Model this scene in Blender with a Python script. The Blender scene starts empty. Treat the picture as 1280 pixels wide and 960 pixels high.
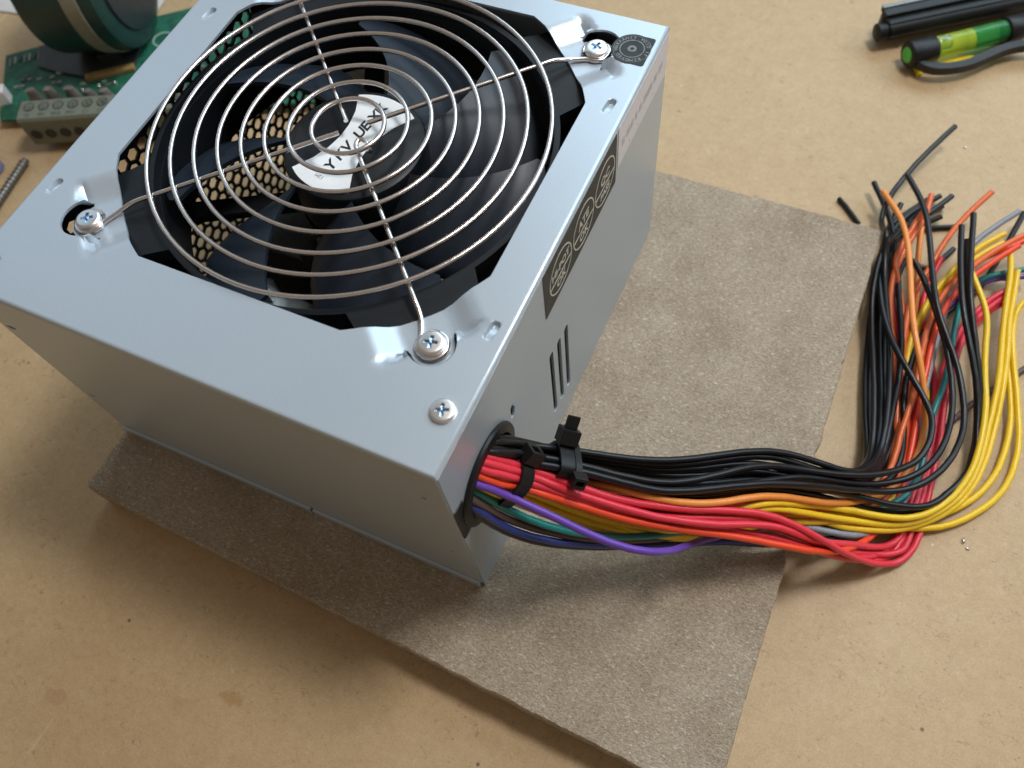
import bpy, bmesh, math, random
from mathutils import Vector, Matrix
from mathutils.geometry import delaunay_2d_cdt

S = bpy.context.scene
C = S.collection
MM = 0.001
random.seed(7)

# ------------------------------------------------------------------ camera
cam_d = bpy.data.cameras.new('camera')
cam = bpy.data.objects.new('camera', cam_d)
C.objects.link(cam)
CX = Vector((0.9071279, 0.4122557, -0.0846424))
CD = Vector((0.3312317, -0.8234320, -0.4607008))
CF = Vector((-0.2596237, 0.3898783, -0.8835103))
m = Matrix((CX, -CD, -CF)).transposed().to_4x4()
m.translation = Vector((54.3997, -45.7819, 274.9362)) * MM
cam.matrix_world = m
cam_d.sensor_width = 36.0
cam_d.lens = 29.09
cam_d.clip_start = 0.01
cam_d.clip_end = 20.0
cam_d.dof.use_dof = True
cam_d.dof.focus_distance = 0.235
cam_d.dof.aperture_fstop = 14.0
S.camera = cam

# ------------------------------------------------------------------ light
W = bpy.data.worlds.new("World")
S.world = W
W.use_nodes = True
bg = W.node_tree.nodes['Background']
bg.inputs[0].default_value = (1.0, 0.84, 0.66, 1)
bg.inputs[1].default_value = 0.215


def area(name, loc, target, sx, sy, power, col):
    d = bpy.data.lights.new(name, 'AREA')
    d.shape = 'RECTANGLE'
    d.size, d.size_y, d.energy, d.color = sx, sy, power, col
    o = bpy.data.objects.new(name, d)
    C.objects.link(o)
    o.location = loc
    o.rotation_euler = (Vector(target) - Vector(loc)).to_track_quat('-Z', 'Y').to_euler()
    return o


area('ceiling_lamp', (0.17, 0.33, 0.82), (0.0, 0.05, 0.05), 0.20, 0.15, 4.2, (1.0, 0.99, 0.96))
area('window_light', (0.10, 1.30, 1.0), (0.0, 0.10, 0.05), 1.4, 0.7, 12.0, (0.62, 0.85, 1.0))
area('right_fill', (0.95, 0.95, 0.85), (0.0, 0.10, 0.05), 0.9, 0.7, 7.0, (0.74, 0.89, 1.0))  # added fill light that brightens the outlet panel
area('left_sheen_fill', (-1.25, 0.62, 1.0), (-0.1, 0.08, 0.08), 0.9, 0.8, 1.5, (0.46, 0.74, 1.0))  # added cool fill for the blue sheen on the top cover
S.view_settings.view_transform = 'Standard'
S.view_settings.look = 'None'
S.view_settings.gamma = 1.0
S.view_settings.exposure = 0.0
S.view_settings.use_curve_mapping = False


# ------------------------------------------------------------------ materials
def lin(r, g, b):
    f = lambda c: ((c / 255 + 0.055) / 1.055) ** 2.4 if c > 10 else c / 255 / 12.92
    return (f(r), f(g), f(b), 1)


class NT:
    def __init__(self, name):
        self.m = bpy.data.materials.new(name)
        self.m.use_nodes = True
        self.t = self.m.node_tree
        self.b = self.t.nodes['Principled BSDF']

    def n(self, typ, **kw):
        x = self.t.nodes.new(typ)
        for k, v in kw.items():
            if k.startswith('i_'):
                key = k[2:]
                x.inputs[int(key) if key.isdigit() else key].default_value = v
            else:
                setattr(x, k, v)
        return x

    def l(self, a, b):
        self.t.links.new(a, b)

    def coord(self, scale=(1, 1, 1), rot=(0, 0, 0)):
        tc = self.n('ShaderNodeTexCoord')
        mp = self.n('ShaderNodeMapping')
        mp.inputs['Scale'].default_value = scale
        mp.inputs['Rotation'].default_value = rot
        self.l(tc.outputs['Object'], mp.inputs[0])
        return mp.outputs[0]

    def noise(self, vec, scale, detail=4, rough=0.55):
        x = self.n('ShaderNodeTexNoise')
        x.inputs['Scale'].default_value = scale
        x.inputs['Detail'].default_value = detail
        x.inputs['Roughness'].default_value = rough
        self.l(vec, x.inputs['Vector'])
        return x.outputs['Fac']

    def ramp(self, fac, stops):
        x = self.n('ShaderNodeValToRGB')
        e = x.color_ramp.elements
        while len(e) < len(stops):
            e.new(0.5)
        for el, (p, c) in zip(e, stops):
            el.position = p
            el.color = c if len(c) == 4 else (*c, 1)
        self.l(fac, x.inputs[0])
        return x.outputs[0]

    def mix(self, fac, a, b, mode='MIX'):
        x = self.n('ShaderNodeMix', data_type='RGBA', blend_type=mode)
        for sock, v in ((x.inputs[0], fac), (x.inputs[6], a), (x.inputs[7], b)):
            if hasattr(v, 'is_output'):
                self.l(v, sock)
            else:
                sock.default_value = v
        return x.outputs[2]

    def bump(self, h, strength, dist):
        x = self.n('ShaderNodeBump')
        x.inputs['Strength'].default_value = strength
        x.inputs['Distance'].default_value = dist
        self.l(h, x.inputs['Height'])
        self.l(x.outputs[0], self.b.inputs['Normal'])


def simple(name, col, rough=0.5, metal=0.0, var=0.12, nscale=600, bump=0.0, rvar=0.1, spec=None, coat=0):
    t = NT(name)
    v = t.coord()
    f = t.noise(v, nscale, 3)
    c0 = tuple(c * (1 - var) for c in col[:3]) + (1,)
    c1 = tuple(min(1, c * (1 + var)) for c in col[:3]) + (1,)
    t.l(t.ramp(f, [(0.3, c0), (0.7, c1)]), t.b.inputs['Base Color'])
    f2 = t.noise(v, nscale * 0.23, 2)
    r = t.n('ShaderNodeMapRange')
    r.inputs[3].default_value = max(0.02, rough - rvar)
    r.inputs[4].default_value = min(1, rough + rvar)
    t.l(f2, r.inputs[0])
    t.l(r.outputs[0], t.b.inputs['Roughness'])
    t.b.inputs['Metallic'].default_value = metal
    if spec is not None:
        t.b.inputs['Specular IOR Level'].default_value = spec
    if coat:
        t.b.inputs['Coat Weight'].default_value = coat
    if bump:
        t.bump(f, bump, 0.0002)
    return t.m


def grey(v):
    return (v, v, v, 1)


M = {}


def case_paint():
    t = NT('silver_grey_paint')
    v = t.coord()
    fl = t.noise(v, 5200, 2, 0.6)
    big = t.noise(v, 14, 3)
    col = t.ramp(fl, [(0.3, (0.43, 0.492, 0.56)), (0.7, (0.51, 0.578, 0.65))])
    smudge = t.ramp(big, [(0.35, grey(0.97)), (0.7, grey(1.0))])
    t.l(t.mix(1.0, col, smudge, 'MULTIPLY'), t.b.inputs['Base Color'])
    t.b.inputs['Metallic'].default_value = 0.40
    r = t.n('ShaderNodeMapRange')
    r.inputs[3].default_value = 0.30
    r.inputs[4].default_value = 0.38
    t.l(big, r.inputs[0])
    t.l(r.outputs[0], t.b.inputs['Roughness'])
    t.bump(fl, 0.10, 0.0002)
    return t.m


M['case'] = case_paint()
M['chrome'] = simple('nickel_wire', (0.80, 0.74, 0.72, 1), 0.22, 1.0, 0.05, 900, 0, 0.05)
M['screw'] = simple('zinc_screw', (0.86, 0.85, 0.86, 1), 0.32, 1.0, 0.05, 1500, 0.05, 0.06)
M['screw_blue'] = simple('blue_passivated_zinc', (0.22, 0.38, 0.62, 1), 0.25, 1.0, 0.2, 2500)
M['fan'] = simple('black_fan_plastic', (0.008, 0.010, 0.013, 1), 0.45, 0, 0.15, 900, 0.03, 0.06, spec=0.3)
M['blade'] = simple('blue_black_fan_blade', (0.016, 0.024, 0.038, 1), 0.44, 0, 0.12, 500, 0.02, 0.05, spec=0.45)
M['black'] = simple('black_plastic', (0.008, 0.008, 0.009, 1), 0.40, 0, 0.2, 900, 0.05, 0.08, spec=0.3)
M['black_metal'] = simple('black_oxide_metal', (0.025, 0.026, 0.028, 1), 0.55, 0.2, 0.2, 700, 0.05)
M['label_black'] = simple('black_label_foil', (0.034, 0.033, 0.030, 1), 0.6, 0.0, 0.1, 1200)
M['print_silver'] = simple('silver_print', (0.50, 0.48, 0.42, 1), 0.5, 0.0, 0.15, 3000)
M['seal_print'] = simple('dim_seal_print', (0.17, 0.19, 0.20, 1), 0.5, 0, 0.5, 700)
M['seal_black'] = simple('black_seal_foil', (0.018, 0.022, 0.024, 1), 0.5, 0, 0.2, 900, spec=0.3)
M['label_white'] = simple('white_label_paper', (0.66, 0.63, 0.67, 1), 0.42, 0, 0.03, 900)
M['hub_label'] = simple('white_vinyl_label', (0.80, 0.83, 0.86, 1), 0.35, 0, 0.02, 900)
M['print_grey'] = simple('faded_grey_print', (0.47, 0.45, 0.46, 1), 0.5, 0, 0.2, 2500)
M['print_black'] = simple('black_print', (0.015, 0.015, 0.016, 1), 0.4, 0, 0.2, 2500)
M['alu'] = simple('aluminium_heatsink', (0.50, 0.56, 0.60, 1), 0.38, 0.8, 0.08, 700, 0.05)
M['pcb_brown'] = simple('brown_circuit_board', (0.16, 0.10, 0.045, 1), 0.5, 0, 0.2, 300)
M['cream_tape'] = simple('cream_tape', (0.48, 0.44, 0.36, 1), 0.5, 0, 0.1, 400)
M['lime_tape'] = simple('yellow_green_tape', (0.50, 0.58, 0.05, 1), 0.4, 0, 0.1, 400)
M['ferrite'] = simple('dark_ferrite', (0.03, 0.03, 0.032, 1), 0.5, 0, 0.2, 900, 0.1)
M['pcb_green'] = None
M['terminal'] = simple('grey_green_terminal_plastic', (0.155, 0.17, 0.13, 1), 0.5, 0, 0.1, 500, 0.05)
M['terminal_dark'] = simple('dark_terminal_print_and_hole_shade', (0.02, 0.02, 0.018, 1), 0.6)  # dark screws and lettering; also the painted shade of the wire holes
M['steel'] = simple('dull_steel', (0.20, 0.195, 0.185, 1), 0.42, 1.0, 0.2, 1500, 0.1)
M['choke_green'] = simple('dark_green_core_coating', (0.010, 0.042, 0.036, 1), 0.42, 0, 0.2, 250, 0.1)
M['choke_band'] = simple('beige_cotton_tape', (0.27, 0.255, 0.19, 1), 0.75, 0, 0.12, 700, 0.2)
M['choke_end'] = simple('dark_blue_core_end', (0.012, 0.018, 0.026, 1), 0.4, 0, 0.3, 400, 0.1)
M['chip'] = simple('black_chip_resin', (0.028, 0.034, 0.034, 1), 0.5, 0, 0.15, 900)
M['solder'] = simple('bright_solder', (0.66, 0.66, 0.68, 1), 0.22, 1.0, 0.1, 1500, 0.15)
M['resistor'] = simple('grey_brown_component', (0.17, 0.15, 0.14, 1), 0.45, 0, 0.35, 350)
M['smd'] = simple('pale_chip_resistor', (0.30, 0.32, 0.29, 1), 0.55, 0, 0.3, 300)
M['tan_component'] = simple('tan_component', (0.30, 0.19, 0.07, 1), 0.5, 0, 0.2, 400)
M['white_plastic'] = simple('white_plastic', (0.80, 0.80, 0.83, 1), 0.4, 0, 0.03, 400)
M['paper'] = simple('pale_grey_paper', (0.60, 0.575, 0.55, 1), 0.8, 0, 0.05, 60, 0.1)
M['yellow_plastic'] = simple('bright_yellow_plastic', (0.80, 0.56, 0.01, 1), 0.4, 0, 0.08, 300)
M['blue_plastic'] = simple('faded_blue_plastic', (0.16, 0.18, 0.36, 1), 0.4, 0, 0.1, 300)
M['silkscreen'] = simple('white_silkscreen', (0.42, 0.52, 0.46, 1), 0.6, 0, 0.1, 900)


def green_board():
    t = NT('green_solder_mask')
    v = t.coord()
    tr = t.n('ShaderNodeTexVoronoi', feature='F1', distance='MANHATTAN')
    tr.inputs['Scale'].default_value = 190
    t.l(v, tr.inputs['Vector'])
    f = t.noise(v, 260, 3)
    c = t.ramp(f, [(0.35, (0.008, 0.10, 0.062)), (0.7, (0.014, 0.155, 0.09))])
    c2 = t.ramp(tr.outputs['Color'], [(0.45, grey(0.72)), (0.5, grey(1.0))])
    t.l(t.mix(1, c, c2, 'MULTIPLY'), t.b.inputs['Base Color'])
    t.b.inputs['Roughness'].default_value = 0.6
    return t.m


M['pcb_green'] = green_board()


def vial_mat(c0, c1):
    t = NT('green_vial_liquid')
    v = t.coord()
    f = t.noise(v, 120, 2)
    t.l(t.ramp(f, [(0.35, c0), (0.65, c1)]), t.b.inputs['Base Color'])
    t.b.inputs['Roughness'].default_value = 0.08
    t.b.inputs['Transmission Weight'].default_value = 0.7
    t.b.inputs['IOR'].default_value = 1.3
    return t.m


M['vial'] = vial_mat((0.50, 0.78, 0.08), (0.66, 0.86, 0.12))
M['vial_dark'] = vial_mat((0.04, 0.42, 0.12), (0.10, 0.52, 0.12))
t_ = NT('clear_acrylic')
t_v = t_.coord()
t_.l(t_.ramp(t_.noise(t_v, 80, 2), [(0.3, (0.86, 0.97, 0.84)), (0.7, (0.92, 1, 0.9))]), t_.b.inputs['Base Color'])
t_.b.inputs['Roughness'].default_value = 0.06
t_.b.inputs['Transmission Weight'].default_value = 0.9
M['acrylic'] = t_.m

WCOL = dict(black=(0.006, 0.006, 0.008), red=(0.70, 0.036, 0.062), red_orange=(0.80, 0.065, 0.020), orange=(0.72, 0.14, 0.035),
            light_orange=(0.80, 0.27, 0.055), yellow=(0.80, 0.52, 0.015), purple=(0.125, 0.050, 0.36), teal=(0.006, 0.19, 0.185),
            grey=(0.24, 0.26, 0.30), brown=(0.085, 0.05, 0.048), blue=(0.018, 0.034, 0.17), dark_blue=(0.012, 0.015, 0.04))
for k, c in WCOL.items():
    M['w_' + k] = simple(k + '_wire_insulation', (*c, 1), 0.33 if k != 'black' else 0.30, 0, 0.06, 900, 0.02, 0.05, spec=0.5 if k != 'black' else 0.38)
M['copper'] = simple('cut_copper', (0.62, 0.33, 0.17, 1), 0.35, 1.0, 0.15, 3000)


def mul(t, a, b):
    x = t.n('ShaderNodeMath', operation='MULTIPLY')
    for i, v in enumerate((a, b)):
        if hasattr(v, 'is_output'):
            t.l(v, x.inputs[i])
        else:
            x.inputs[i].default_value = v
    return x.outputs[0]


def lines(t, vec, scale, wid):
    """thin curved strokes: the half-level of a noise"""
    x = t.n('ShaderNodeMath', operation='SUBTRACT')
    t.l(t.noise(vec, scale, 2, 0.5), x.inputs[0])
    x.inputs[1].default_value = 0.5
    y = t.n('ShaderNodeMath', operation='ABSOLUTE')
    t.l(x.outputs[0], y.inputs[0])
    return t.ramp(y.outputs[0], [(0.0, grey(1)), (wid, grey(0))])


def specks(t, c, s, th, colr, amt, keep, stretch=(1, 1, 1)):
    vo = t.n('ShaderNodeTexVoronoi', feature='F1')
    vo.inputs['Scale'].default_value = s
    t.l(t.coord(stretch, (0, 0, s)), vo.inputs['Vector'])
    sp = t.ramp(vo.outputs['Distance'], [(th * 0.4, grey(1)), (th, grey(0))])
    sel = t.ramp(vo.outputs['Color'], [(keep, grey(0)), (keep + 0.05, grey(amt))])
    return t.mix(mul(t, sp, sel), c, colr)


def blob(t, c, x, y, sx, sy, rot, colr, amt, nsc=260):
    """one stain with an uneven outline, at its place on the wood"""
    tc = t.n('ShaderNodeTexCoord')
    mp = t.n('ShaderNodeMapping', vector_type='TEXTURE')
    mp.inputs['Location'].default_value = (x * MM, y * MM, 0)
    mp.inputs['Rotation'].default_value = (0, 0, rot)
    mp.inputs['Scale'].default_value = (sx * MM, sy * MM, 1000)
    t.l(tc.outputs['Object'], mp.inputs[0])
    ln = t.n('ShaderNodeVectorMath', operation='LENGTH')
    t.l(mp.outputs[0], ln.inputs[0])
    ad = t.n('ShaderNodeMath', operation='ADD')
    t.l(ln.outputs['Value'], ad.inputs[0])
    nz = t.n('ShaderNodeMath', operation='MULTIPLY_ADD')
    t.l(t.noise(t.coord(), nsc, 4, 0.65), nz.inputs[0])
    nz.inputs[1].default_value = 1.6
    nz.inputs[2].default_value = -0.8
    t.l(nz.outputs[0], ad.inputs[1])
    return t.mix(t.ramp(ad.outputs[0], [(0.65, grey(amt)), (1.0, grey(0))]), c, colr)


def hardboard():
    t = NT('hardboard_tabletop')
    v = t.coord()
    big = t.noise(v, 11, 5, 0.6)
    mid = t.noise(v, 120, 5, 0.65)
    sml = t.noise(v, 420, 4, 0.65)
    fine = t.noise(v, 1500, 3, 0.6)
    c = t.ramp(mid, [(0.25, (0.375, 0.245, 0.120)), (0.5, (0.470, 0.322, 0.170)), (0.75, (0.560, 0.405, 0.235))])
    c = t.mix(0.45, c, t.ramp(big, [(0.3, (0.40, 0.262, 0.130)), (0.7, (0.540, 0.385, 0.220))]))
    c = t.mix(0.22, c, t.ramp(sml, [(0.28, (0.30, 0.185, 0.085)), (0.5, (0.47, 0.325, 0.175)), (0.74, (0.64, 0.49, 0.31))]))
    c = t.mix(0.26, c, t.ramp(fine, [(0.3, (0.30, 0.19, 0.09)), (0.7, (0.62, 0.47, 0.30))]))
    # short dark and pale fibres
    for sc, rot, s, wid, keep, colr, amt in (((1, 2.4, 1), 0.5, 150, 0.016, 0.56, (0.17, 0.10, 0.045, 1), 0.75), ((2.2, 1, 1), 1.4, 170, 0.015, 0.57, (0.19, 0.115, 0.05, 1), 0.7),
                                             ((1, 1.8, 1), 2.3, 260, 0.020, 0.56, (0.24, 0.15, 0.07, 1), 0.5), ((1.6, 1, 1), 0.1, 190, 0.018, 0.58, (0.70, 0.56, 0.38, 1), 0.45)):
        msk = t.ramp(t.noise(t.coord((1, 1, 1), (0.3, 0, rot * 2)), s * 1.25, 2), [(keep + 0.04, grey(0)), (keep + 0.09, grey(amt * 0.8))])
        c = t.mix(mul(t, lines(t, t.coord(sc, (0, 0, rot)), s, wid), msk), c, colr)
    c = specks(t, c, 95, 0.075, (0.06, 0.045, 0.03, 1), 0.85, 0.62)
    c = specks(t, c, 230, 0.11, (0.15, 0.09, 0.04, 1), 0.65, 0.6, (1, 1.5, 1))
    c = specks(t, c, 85, 0.05, (0.8, 0.76, 0.68, 1), 0.6, 0.75)
    # pale scuffs, mostly running one way
    sf = t.ramp(t.noise(t.coord((1, 0.09, 1), (0, 0, -0.35)), 230, 3, 0.6), [(0.64, grey(0)), (0.74, grey(0.6))])
    ms = t.ramp(t.noise(v, 24, 3), [(0.55, grey(0)), (0.68, grey(1))])
    c = t.mix(mul(t, sf, ms), c, (0.66, 0.54, 0.38, 1))
    # stains
    st = t.ramp(t.noise(v, 34, 3, 0.6), [(0.67, grey(0)), (0.74, grey(0.28))])
    c = t.mix(st, c, (0.30, 0.175, 0.07, 1))
    c = blob(t, c, -63.4, -62.3, 5.0, 2.5, 0.15, (0.36, 0.20, 0.07, 1), 0.55, 420)
    c = blob(t, c, -118.0, -86.0, 5.0, 3.0, 0.2, (0.36, 0.19, 0.10, 1), 0.35)
    t.l(c, t.b.inputs['Base Color'])
    t.b.inputs['Roughness'].default_value = 0.50
    t.b.inputs['Specular IOR Level'].default_value = 0.4
    t.bump(sml, 0.04, 0.0002)
    return t.m


def chipboard():
    t = NT('particle_board')
    v = t.coord()
    big = t.noise(v, 22, 4, 0.6)
    mid = t.noise(v, 95, 4, 0.65)
    c = t.ramp(mid, [(0.28, (0.215, 0.160, 0.110)), (0.52, (0.315, 0.250, 0.182)), (0.75, (0.405, 0.340, 0.262))])
    c = t.mix(0.45, c, t.ramp(big, [(0.3, (0.25, 0.188, 0.132)), (0.7, (0.385, 0.325, 0.252))]))
    flakes = []
    # flakes of several sizes lying every way
    for sc, rot, s, amt in (((1, 2.2, 1), 0.25, 620, 0.36), ((1, 2.2, 1), 1.35, 780, 0.36), ((1, 2.0, 1), 2.3, 1000, 0.34), ((1, 1.5, 1), 0.8, 2000, 0.26)):
        f = t.noise(t.coord(sc, (0, 0, rot)), s, 3, 0.6)
        flakes.append(f)
        c = t.mix(amt, c, t.ramp(f, [(0.33, (0.10, 0.070, 0.046)), (0.43, (0.235, 0.176, 0.122)), (0.51, (0.330, 0.264, 0.195)), (0.60, (0.46, 0.39, 0.305)), (0.69, (0.74, 0.68, 0.59))]))
    for k, (sc, rot, s) in enumerate((((1, 2.6, 1), 0.6, 560), ((1, 2.8, 1), 1.9, 480))):
        f = t.noise(t.coord(sc, (0.2, 0, rot)), s, 3, 0.6)
        c = t.mix(t.ramp(f, [(0.63, grey(0)), (0.70, grey(0.6))]), c, (0.66, 0.60, 0.51, 1))
        f = t.noise(t.coord(sc, (0, 0.4, rot + 0.9)), s * 1.4, 3, 0.6)
        c = t.mix(t.ramp(f, [(0.63, grey(0)), (0.71, grey(0.6))]), c, (0.11, 0.076, 0.05, 1))
    blotch = t.noise(v, 48, 5, 0.65)
    c = t.mix(1.0, c, t.ramp(blotch, [(0.30, (0.84, 0.81, 0.77)), (0.50, (1.0, 0.99, 0.97)), (0.70, (1.10, 1.10, 1.09))]), 'MULTIPLY')
    t.l(c, t.b.inputs['Base Color'])
    t.b.inputs['Roughness'].default_value = 0.75
    t.b.inputs['Specular IOR Level'].default_value = 0.25
    ad = t.n('ShaderNodeMath', operation='ADD')
    t.l(flakes[0], ad.inputs[0])
    t.l(flakes[2], ad.inputs[1])
    t.bump(ad.outputs[0], 0.35, 0.0004)
    return t.m


M['table'] = hardboard()
M['chipboard'] = chipboard()


# ------------------------------------------------------------------ mesh helpers (all lengths in mm)
def tag(o, label=None, cat=None, group=None, kind=None):
    for k, v in (('label', label), ('category', cat), ('group', group), ('kind', kind)):
        if v:
            o[k] = v
    return o


def empty(name, loc, rz=0.0):
    o = bpy.data.objects.new(name, None)
    o.empty_display_size = 0.02
    o.location = Vector(loc) * MM
    o.rotation_euler = (0, 0, rz)
    C.objects.link(o)
    return o


class MB:
    def __init__(self):
        self.v, self.f = [], []

    def add(self, vs, fs):
        k = len(self.v)
        self.v += [tuple(x) for x in vs]
        self.f += [tuple(i + k for i in f) for f in fs]
        return self

    def box(self, x0, x1, y0, y1, z0, z1, mat=None):
        vs = [Vector((x, y, z)) for x in (x0, x1) for y in (y0, y1) for z in (z0, z1)]
        if mat:
            vs = [mat @ q for q in vs]
        return self.add(vs, [(0, 1, 3, 2), (4, 6, 7, 5), (0, 4, 5, 1), (2, 3, 7, 6), (0, 2, 6, 4), (1, 5, 7, 3)])

    def tube(self, pts, r, n=8, closed=False, caps=True):
        P = [Vector(p) for p in pts]
        k = len(P)
        T = []
        for i in range(k):
            a = P[(i - 1) % k] if closed or i else P[0]
            b = P[(i + 1) % k] if closed or i < k - 1 else P[-1]
            T.append((b - a).normalized())
        up = Vector((0, 0, 1))
        if abs(T[0].dot(up)) > 0.9:
            up = Vector((1, 0, 0))
        nn = (up - T[0] * up.dot(T[0])).normalized()
        vs, fs = [], []
        for i in range(k):
            nn = (nn - T[i] * nn.dot(T[i])).normalized()
            bb = T[i].cross(nn)
            rr = r[i] if hasattr(r, '__len__') else r
            for j in range(n):
                a = 2 * math.pi * j / n
                vs.append(P[i] + (nn * math.cos(a) + bb * math.sin(a)) * rr)
        for i in range(k if closed else k - 1):
            i2 = (i + 1) % k
            for j in range(n):
                j2 = (j + 1) % n
                fs.append((i * n + j, i * n + j2, i2 * n + j2, i2 * n + j))
        if caps and not closed:
            fs.append(tuple(range(n))[::-1])
            fs.append(tuple((k - 1) * n + j for j in range(n)))
        return self.add(vs, fs)

    def lathe(self, prof, n=32, mat=None, caps=True):
        vs, fs = [], []
        for r, z in prof:
            for j in range(n):
                a = 2 * math.pi * j / n
                q = Vector((r * math.cos(a), r * math.sin(a), z))
                vs.append(mat @ q if mat else q)
        for i in range(len(prof) - 1):
            for j in range(n):
                j2 = (j + 1) % n
                fs.append((i * n + j, i * n + j2, (i + 1) * n + j2, (i + 1) * n + j))
        if caps:
            fs.append(tuple(range(n))[::-1])
            fs.append(tuple((len(prof) - 1) * n + j for j in range(n)))
        return self.add(vs, fs)

    def prism(self, poly, z0, z1, mat=None):
        n = len(poly)
        vs = [Vector((x, y, z0)) for x, y in poly] + [Vector((x, y, z1)) for x, y in poly]
        if mat:
            vs = [mat @ q for q in vs]
        fs = [tuple(range(n))[::-1], tuple(range(n, 2 * n))]
        fs += [(i, (i + 1) % n, n + (i + 1) % n, n + i) for i in range(n)]
        return self.add(vs, fs)

    def plate(self, outer, holes, thick, fmap, extra=(), zf=None):
        """sheet with holes: the outline in its own plane (a, b); fmap(a, b, depth) -> point; zf(a, b) = local height"""
        loops = [outer] + list(holes)
        pts, edges, seen = [], [], []
        for lp in loops:
            k = len(pts)
            pts += [Vector(p) for p in lp]
            edges += [(k + i, k + (i + 1) % len(lp)) for i in range(len(lp))]

        def inside(p, lp):
            c = False
            j = len(lp) - 1
            for i in range(len(lp)):
                a, b = lp[i], lp[j]
                if (a[1] > p[1]) != (b[1] > p[1]) and p[0] < (b[0] - a[0]) * (p[1] - a[1]) / (b[1] - a[1]) + a[0]:
                    c = not c
                j = i
            return c
        for p in extra:
            if inside(p, outer) and not any(inside(p, h) for h in holes):
                pts.append(Vector(p))
        V, E, F, *_ = delaunay_2d_cdt(pts, edges, [], 0, 1e-4)
        tris = []
        for f in F:
            c = sum((V[i] for i in f), Vector((0, 0))) / len(f)
            if inside(c, outer) and not any(inside(c, h) for h in holes):
                a, b, d = (V[i] for i in f[:3])
                tris.append(tuple(f) if (b - a).cross(d - a) > 0 else tuple(f)[::-1])
        zz = [zf(p[0], p[1]) if zf else 0.0 for p in V]
        n = len(V)
        vs = [fmap(p[0], p[1], z) for p, z in zip(V, zz)] + [fmap(p[0], p[1], z - thick) for p, z in zip(V, zz)]
        fs = list(tris) + [tuple(i + n for i in f[::-1]) for f in tris]
        cnt = {}
        for f in tris:
            for i in range(len(f)):
                e = (f[i], f[(i + 1) % len(f)])
                cnt[e] = 1
        for (a, b) in cnt:
            if (b, a) not in cnt:
                fs.append((b, a, a + n, b + n))
        used = set(i for f in fs for i in f)
        idx = {}
        v2 = []
        for i in sorted(used):
            idx[i] = len(v2)
            v2.append(vs[i])
        return self.add(v2, [tuple(idx[i] for i in f) for f in fs])

    def build(self, name, mat, parent=None, smooth=None, label=None, loc=None, bevel=0.0):
        me = bpy.data.meshes.new(name)
        me.from_pydata([(x * MM, y * MM, z * MM) for x, y, z in self.v], [], self.f)
        bm = bmesh.new()
        bm.from_mesh(me)
        bmesh.ops.recalc_face_normals(bm, faces=bm.faces)
        if bevel:
            es = [e for e in bm.edges if len(e.link_faces) == 2 and e.calc_face_angle(0) > 0.6]
            bmesh.ops.bevel(bm, geom=es, offset=bevel * MM, segments=2, profile=0.6, affect='EDGES')
        bm.to_mesh(me)
        bm.free()
        me.materials.append(M[mat] if isinstance(mat, str) else mat)
        if smooth is not None:
            me.shade_smooth()
            me.set_sharp_from_angle(angle=math.radians(smooth))
        o = bpy.data.objects.new(name, me)
        if parent:
            o.parent = parent
        if loc:
            o.location = Vector(loc) * MM
        C.objects.link(o)
        if label:
            o['label'] = label
        return o


def circ(cx, cy, r, n=32, a0=0.0, a1=360.0, close=True):
    k = n if close else n - 1
    return [(cx + r * math.cos(math.radians(a0 + (a1 - a0) * i / k)), cy + r * math.sin(math.radians(a0 + (a1 - a0) * i / k))) for i in range(n)]


def capsule(cx, cy, length, wid, ang=90, n=6):
    r = wid / 2
    h = length / 2 - r
    c, s = math.cos(math.radians(ang)), math.sin(math.radians(ang))
    p = [(h + r * math.cos(math.radians(-90 + 180 * i / n)), r * math.sin(math.radians(-90 + 180 * i / n))) for i in range(n + 1)]
    p += [(-a, -b) for a, b in p]
    return [(cx + a * c - b * s, cy + a * s + b * c) for a, b in p]


def rrect(x0, x1, y0, y1, r, n=4):
    out = []
    for cx, cy, a in ((x1 - r, y1 - r, 0), (x0 + r, y1 - r, 90), (x0 + r, y0 + r, 180), (x1 - r, y0 + r, 270)):
        out += [(cx + r * math.cos(math.radians(a + 90 * i / n)), cy + r * math.sin(math.radians(a + 90 * i / n))) for i in range(n + 1)]
    return out


def lettering(txt, size, mat, parent, matrix, name='lettering', shear=0.0, bold=0.0, squash=1.0):
    cu = bpy.data.curves.new(name, 'FONT')
    cu.body = txt
    cu.size = size * MM
    cu.align_x = 'CENTER'
    cu.align_y = 'CENTER'
    cu.shear = shear
    cu.offset = bold * MM
    cu.resolution_u = 3
    cu.extrude = 0.01 * MM
    tmp = bpy.data.objects.new(name, cu)
    C.objects.link(tmp)
    dg = bpy.context.evaluated_depsgraph_get()
    me = bpy.data.meshes.new_from_object(tmp.evaluated_get(dg))
    bpy.data.objects.remove(tmp)
    bpy.data.curves.remove(cu)
    me.transform(Matrix.Diagonal((squash, 1, 1, 1)))
    mt = matrix.copy()
    mt.translation = mt.translation * MM
    me.transform(mt)
    me.materials.clear()
    me.materials.append(M[mat])
    o = bpy.data.objects.new(name, me)
    o.parent = parent
    C.objects.link(o)
    return o


def basis(o, x, y):
    x = Vector(x).normalized()
    z = x.cross(Vector(y)).normalized()
    y = z.cross(x)
    mt = Matrix((x, y, z)).transposed().to_4x4()
    mt.translation = Vector(o)
    return mt


# ------------------------------------------------------------------ the tabletop and the board
mb = MB()
mb.box(-900, 700, -600, 1000, -18, 0)
o = mb.build('tabletop', 'table')
tag(o, kind='structure', label='tan hardboard worktop with dark specks and scuffs')

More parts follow.
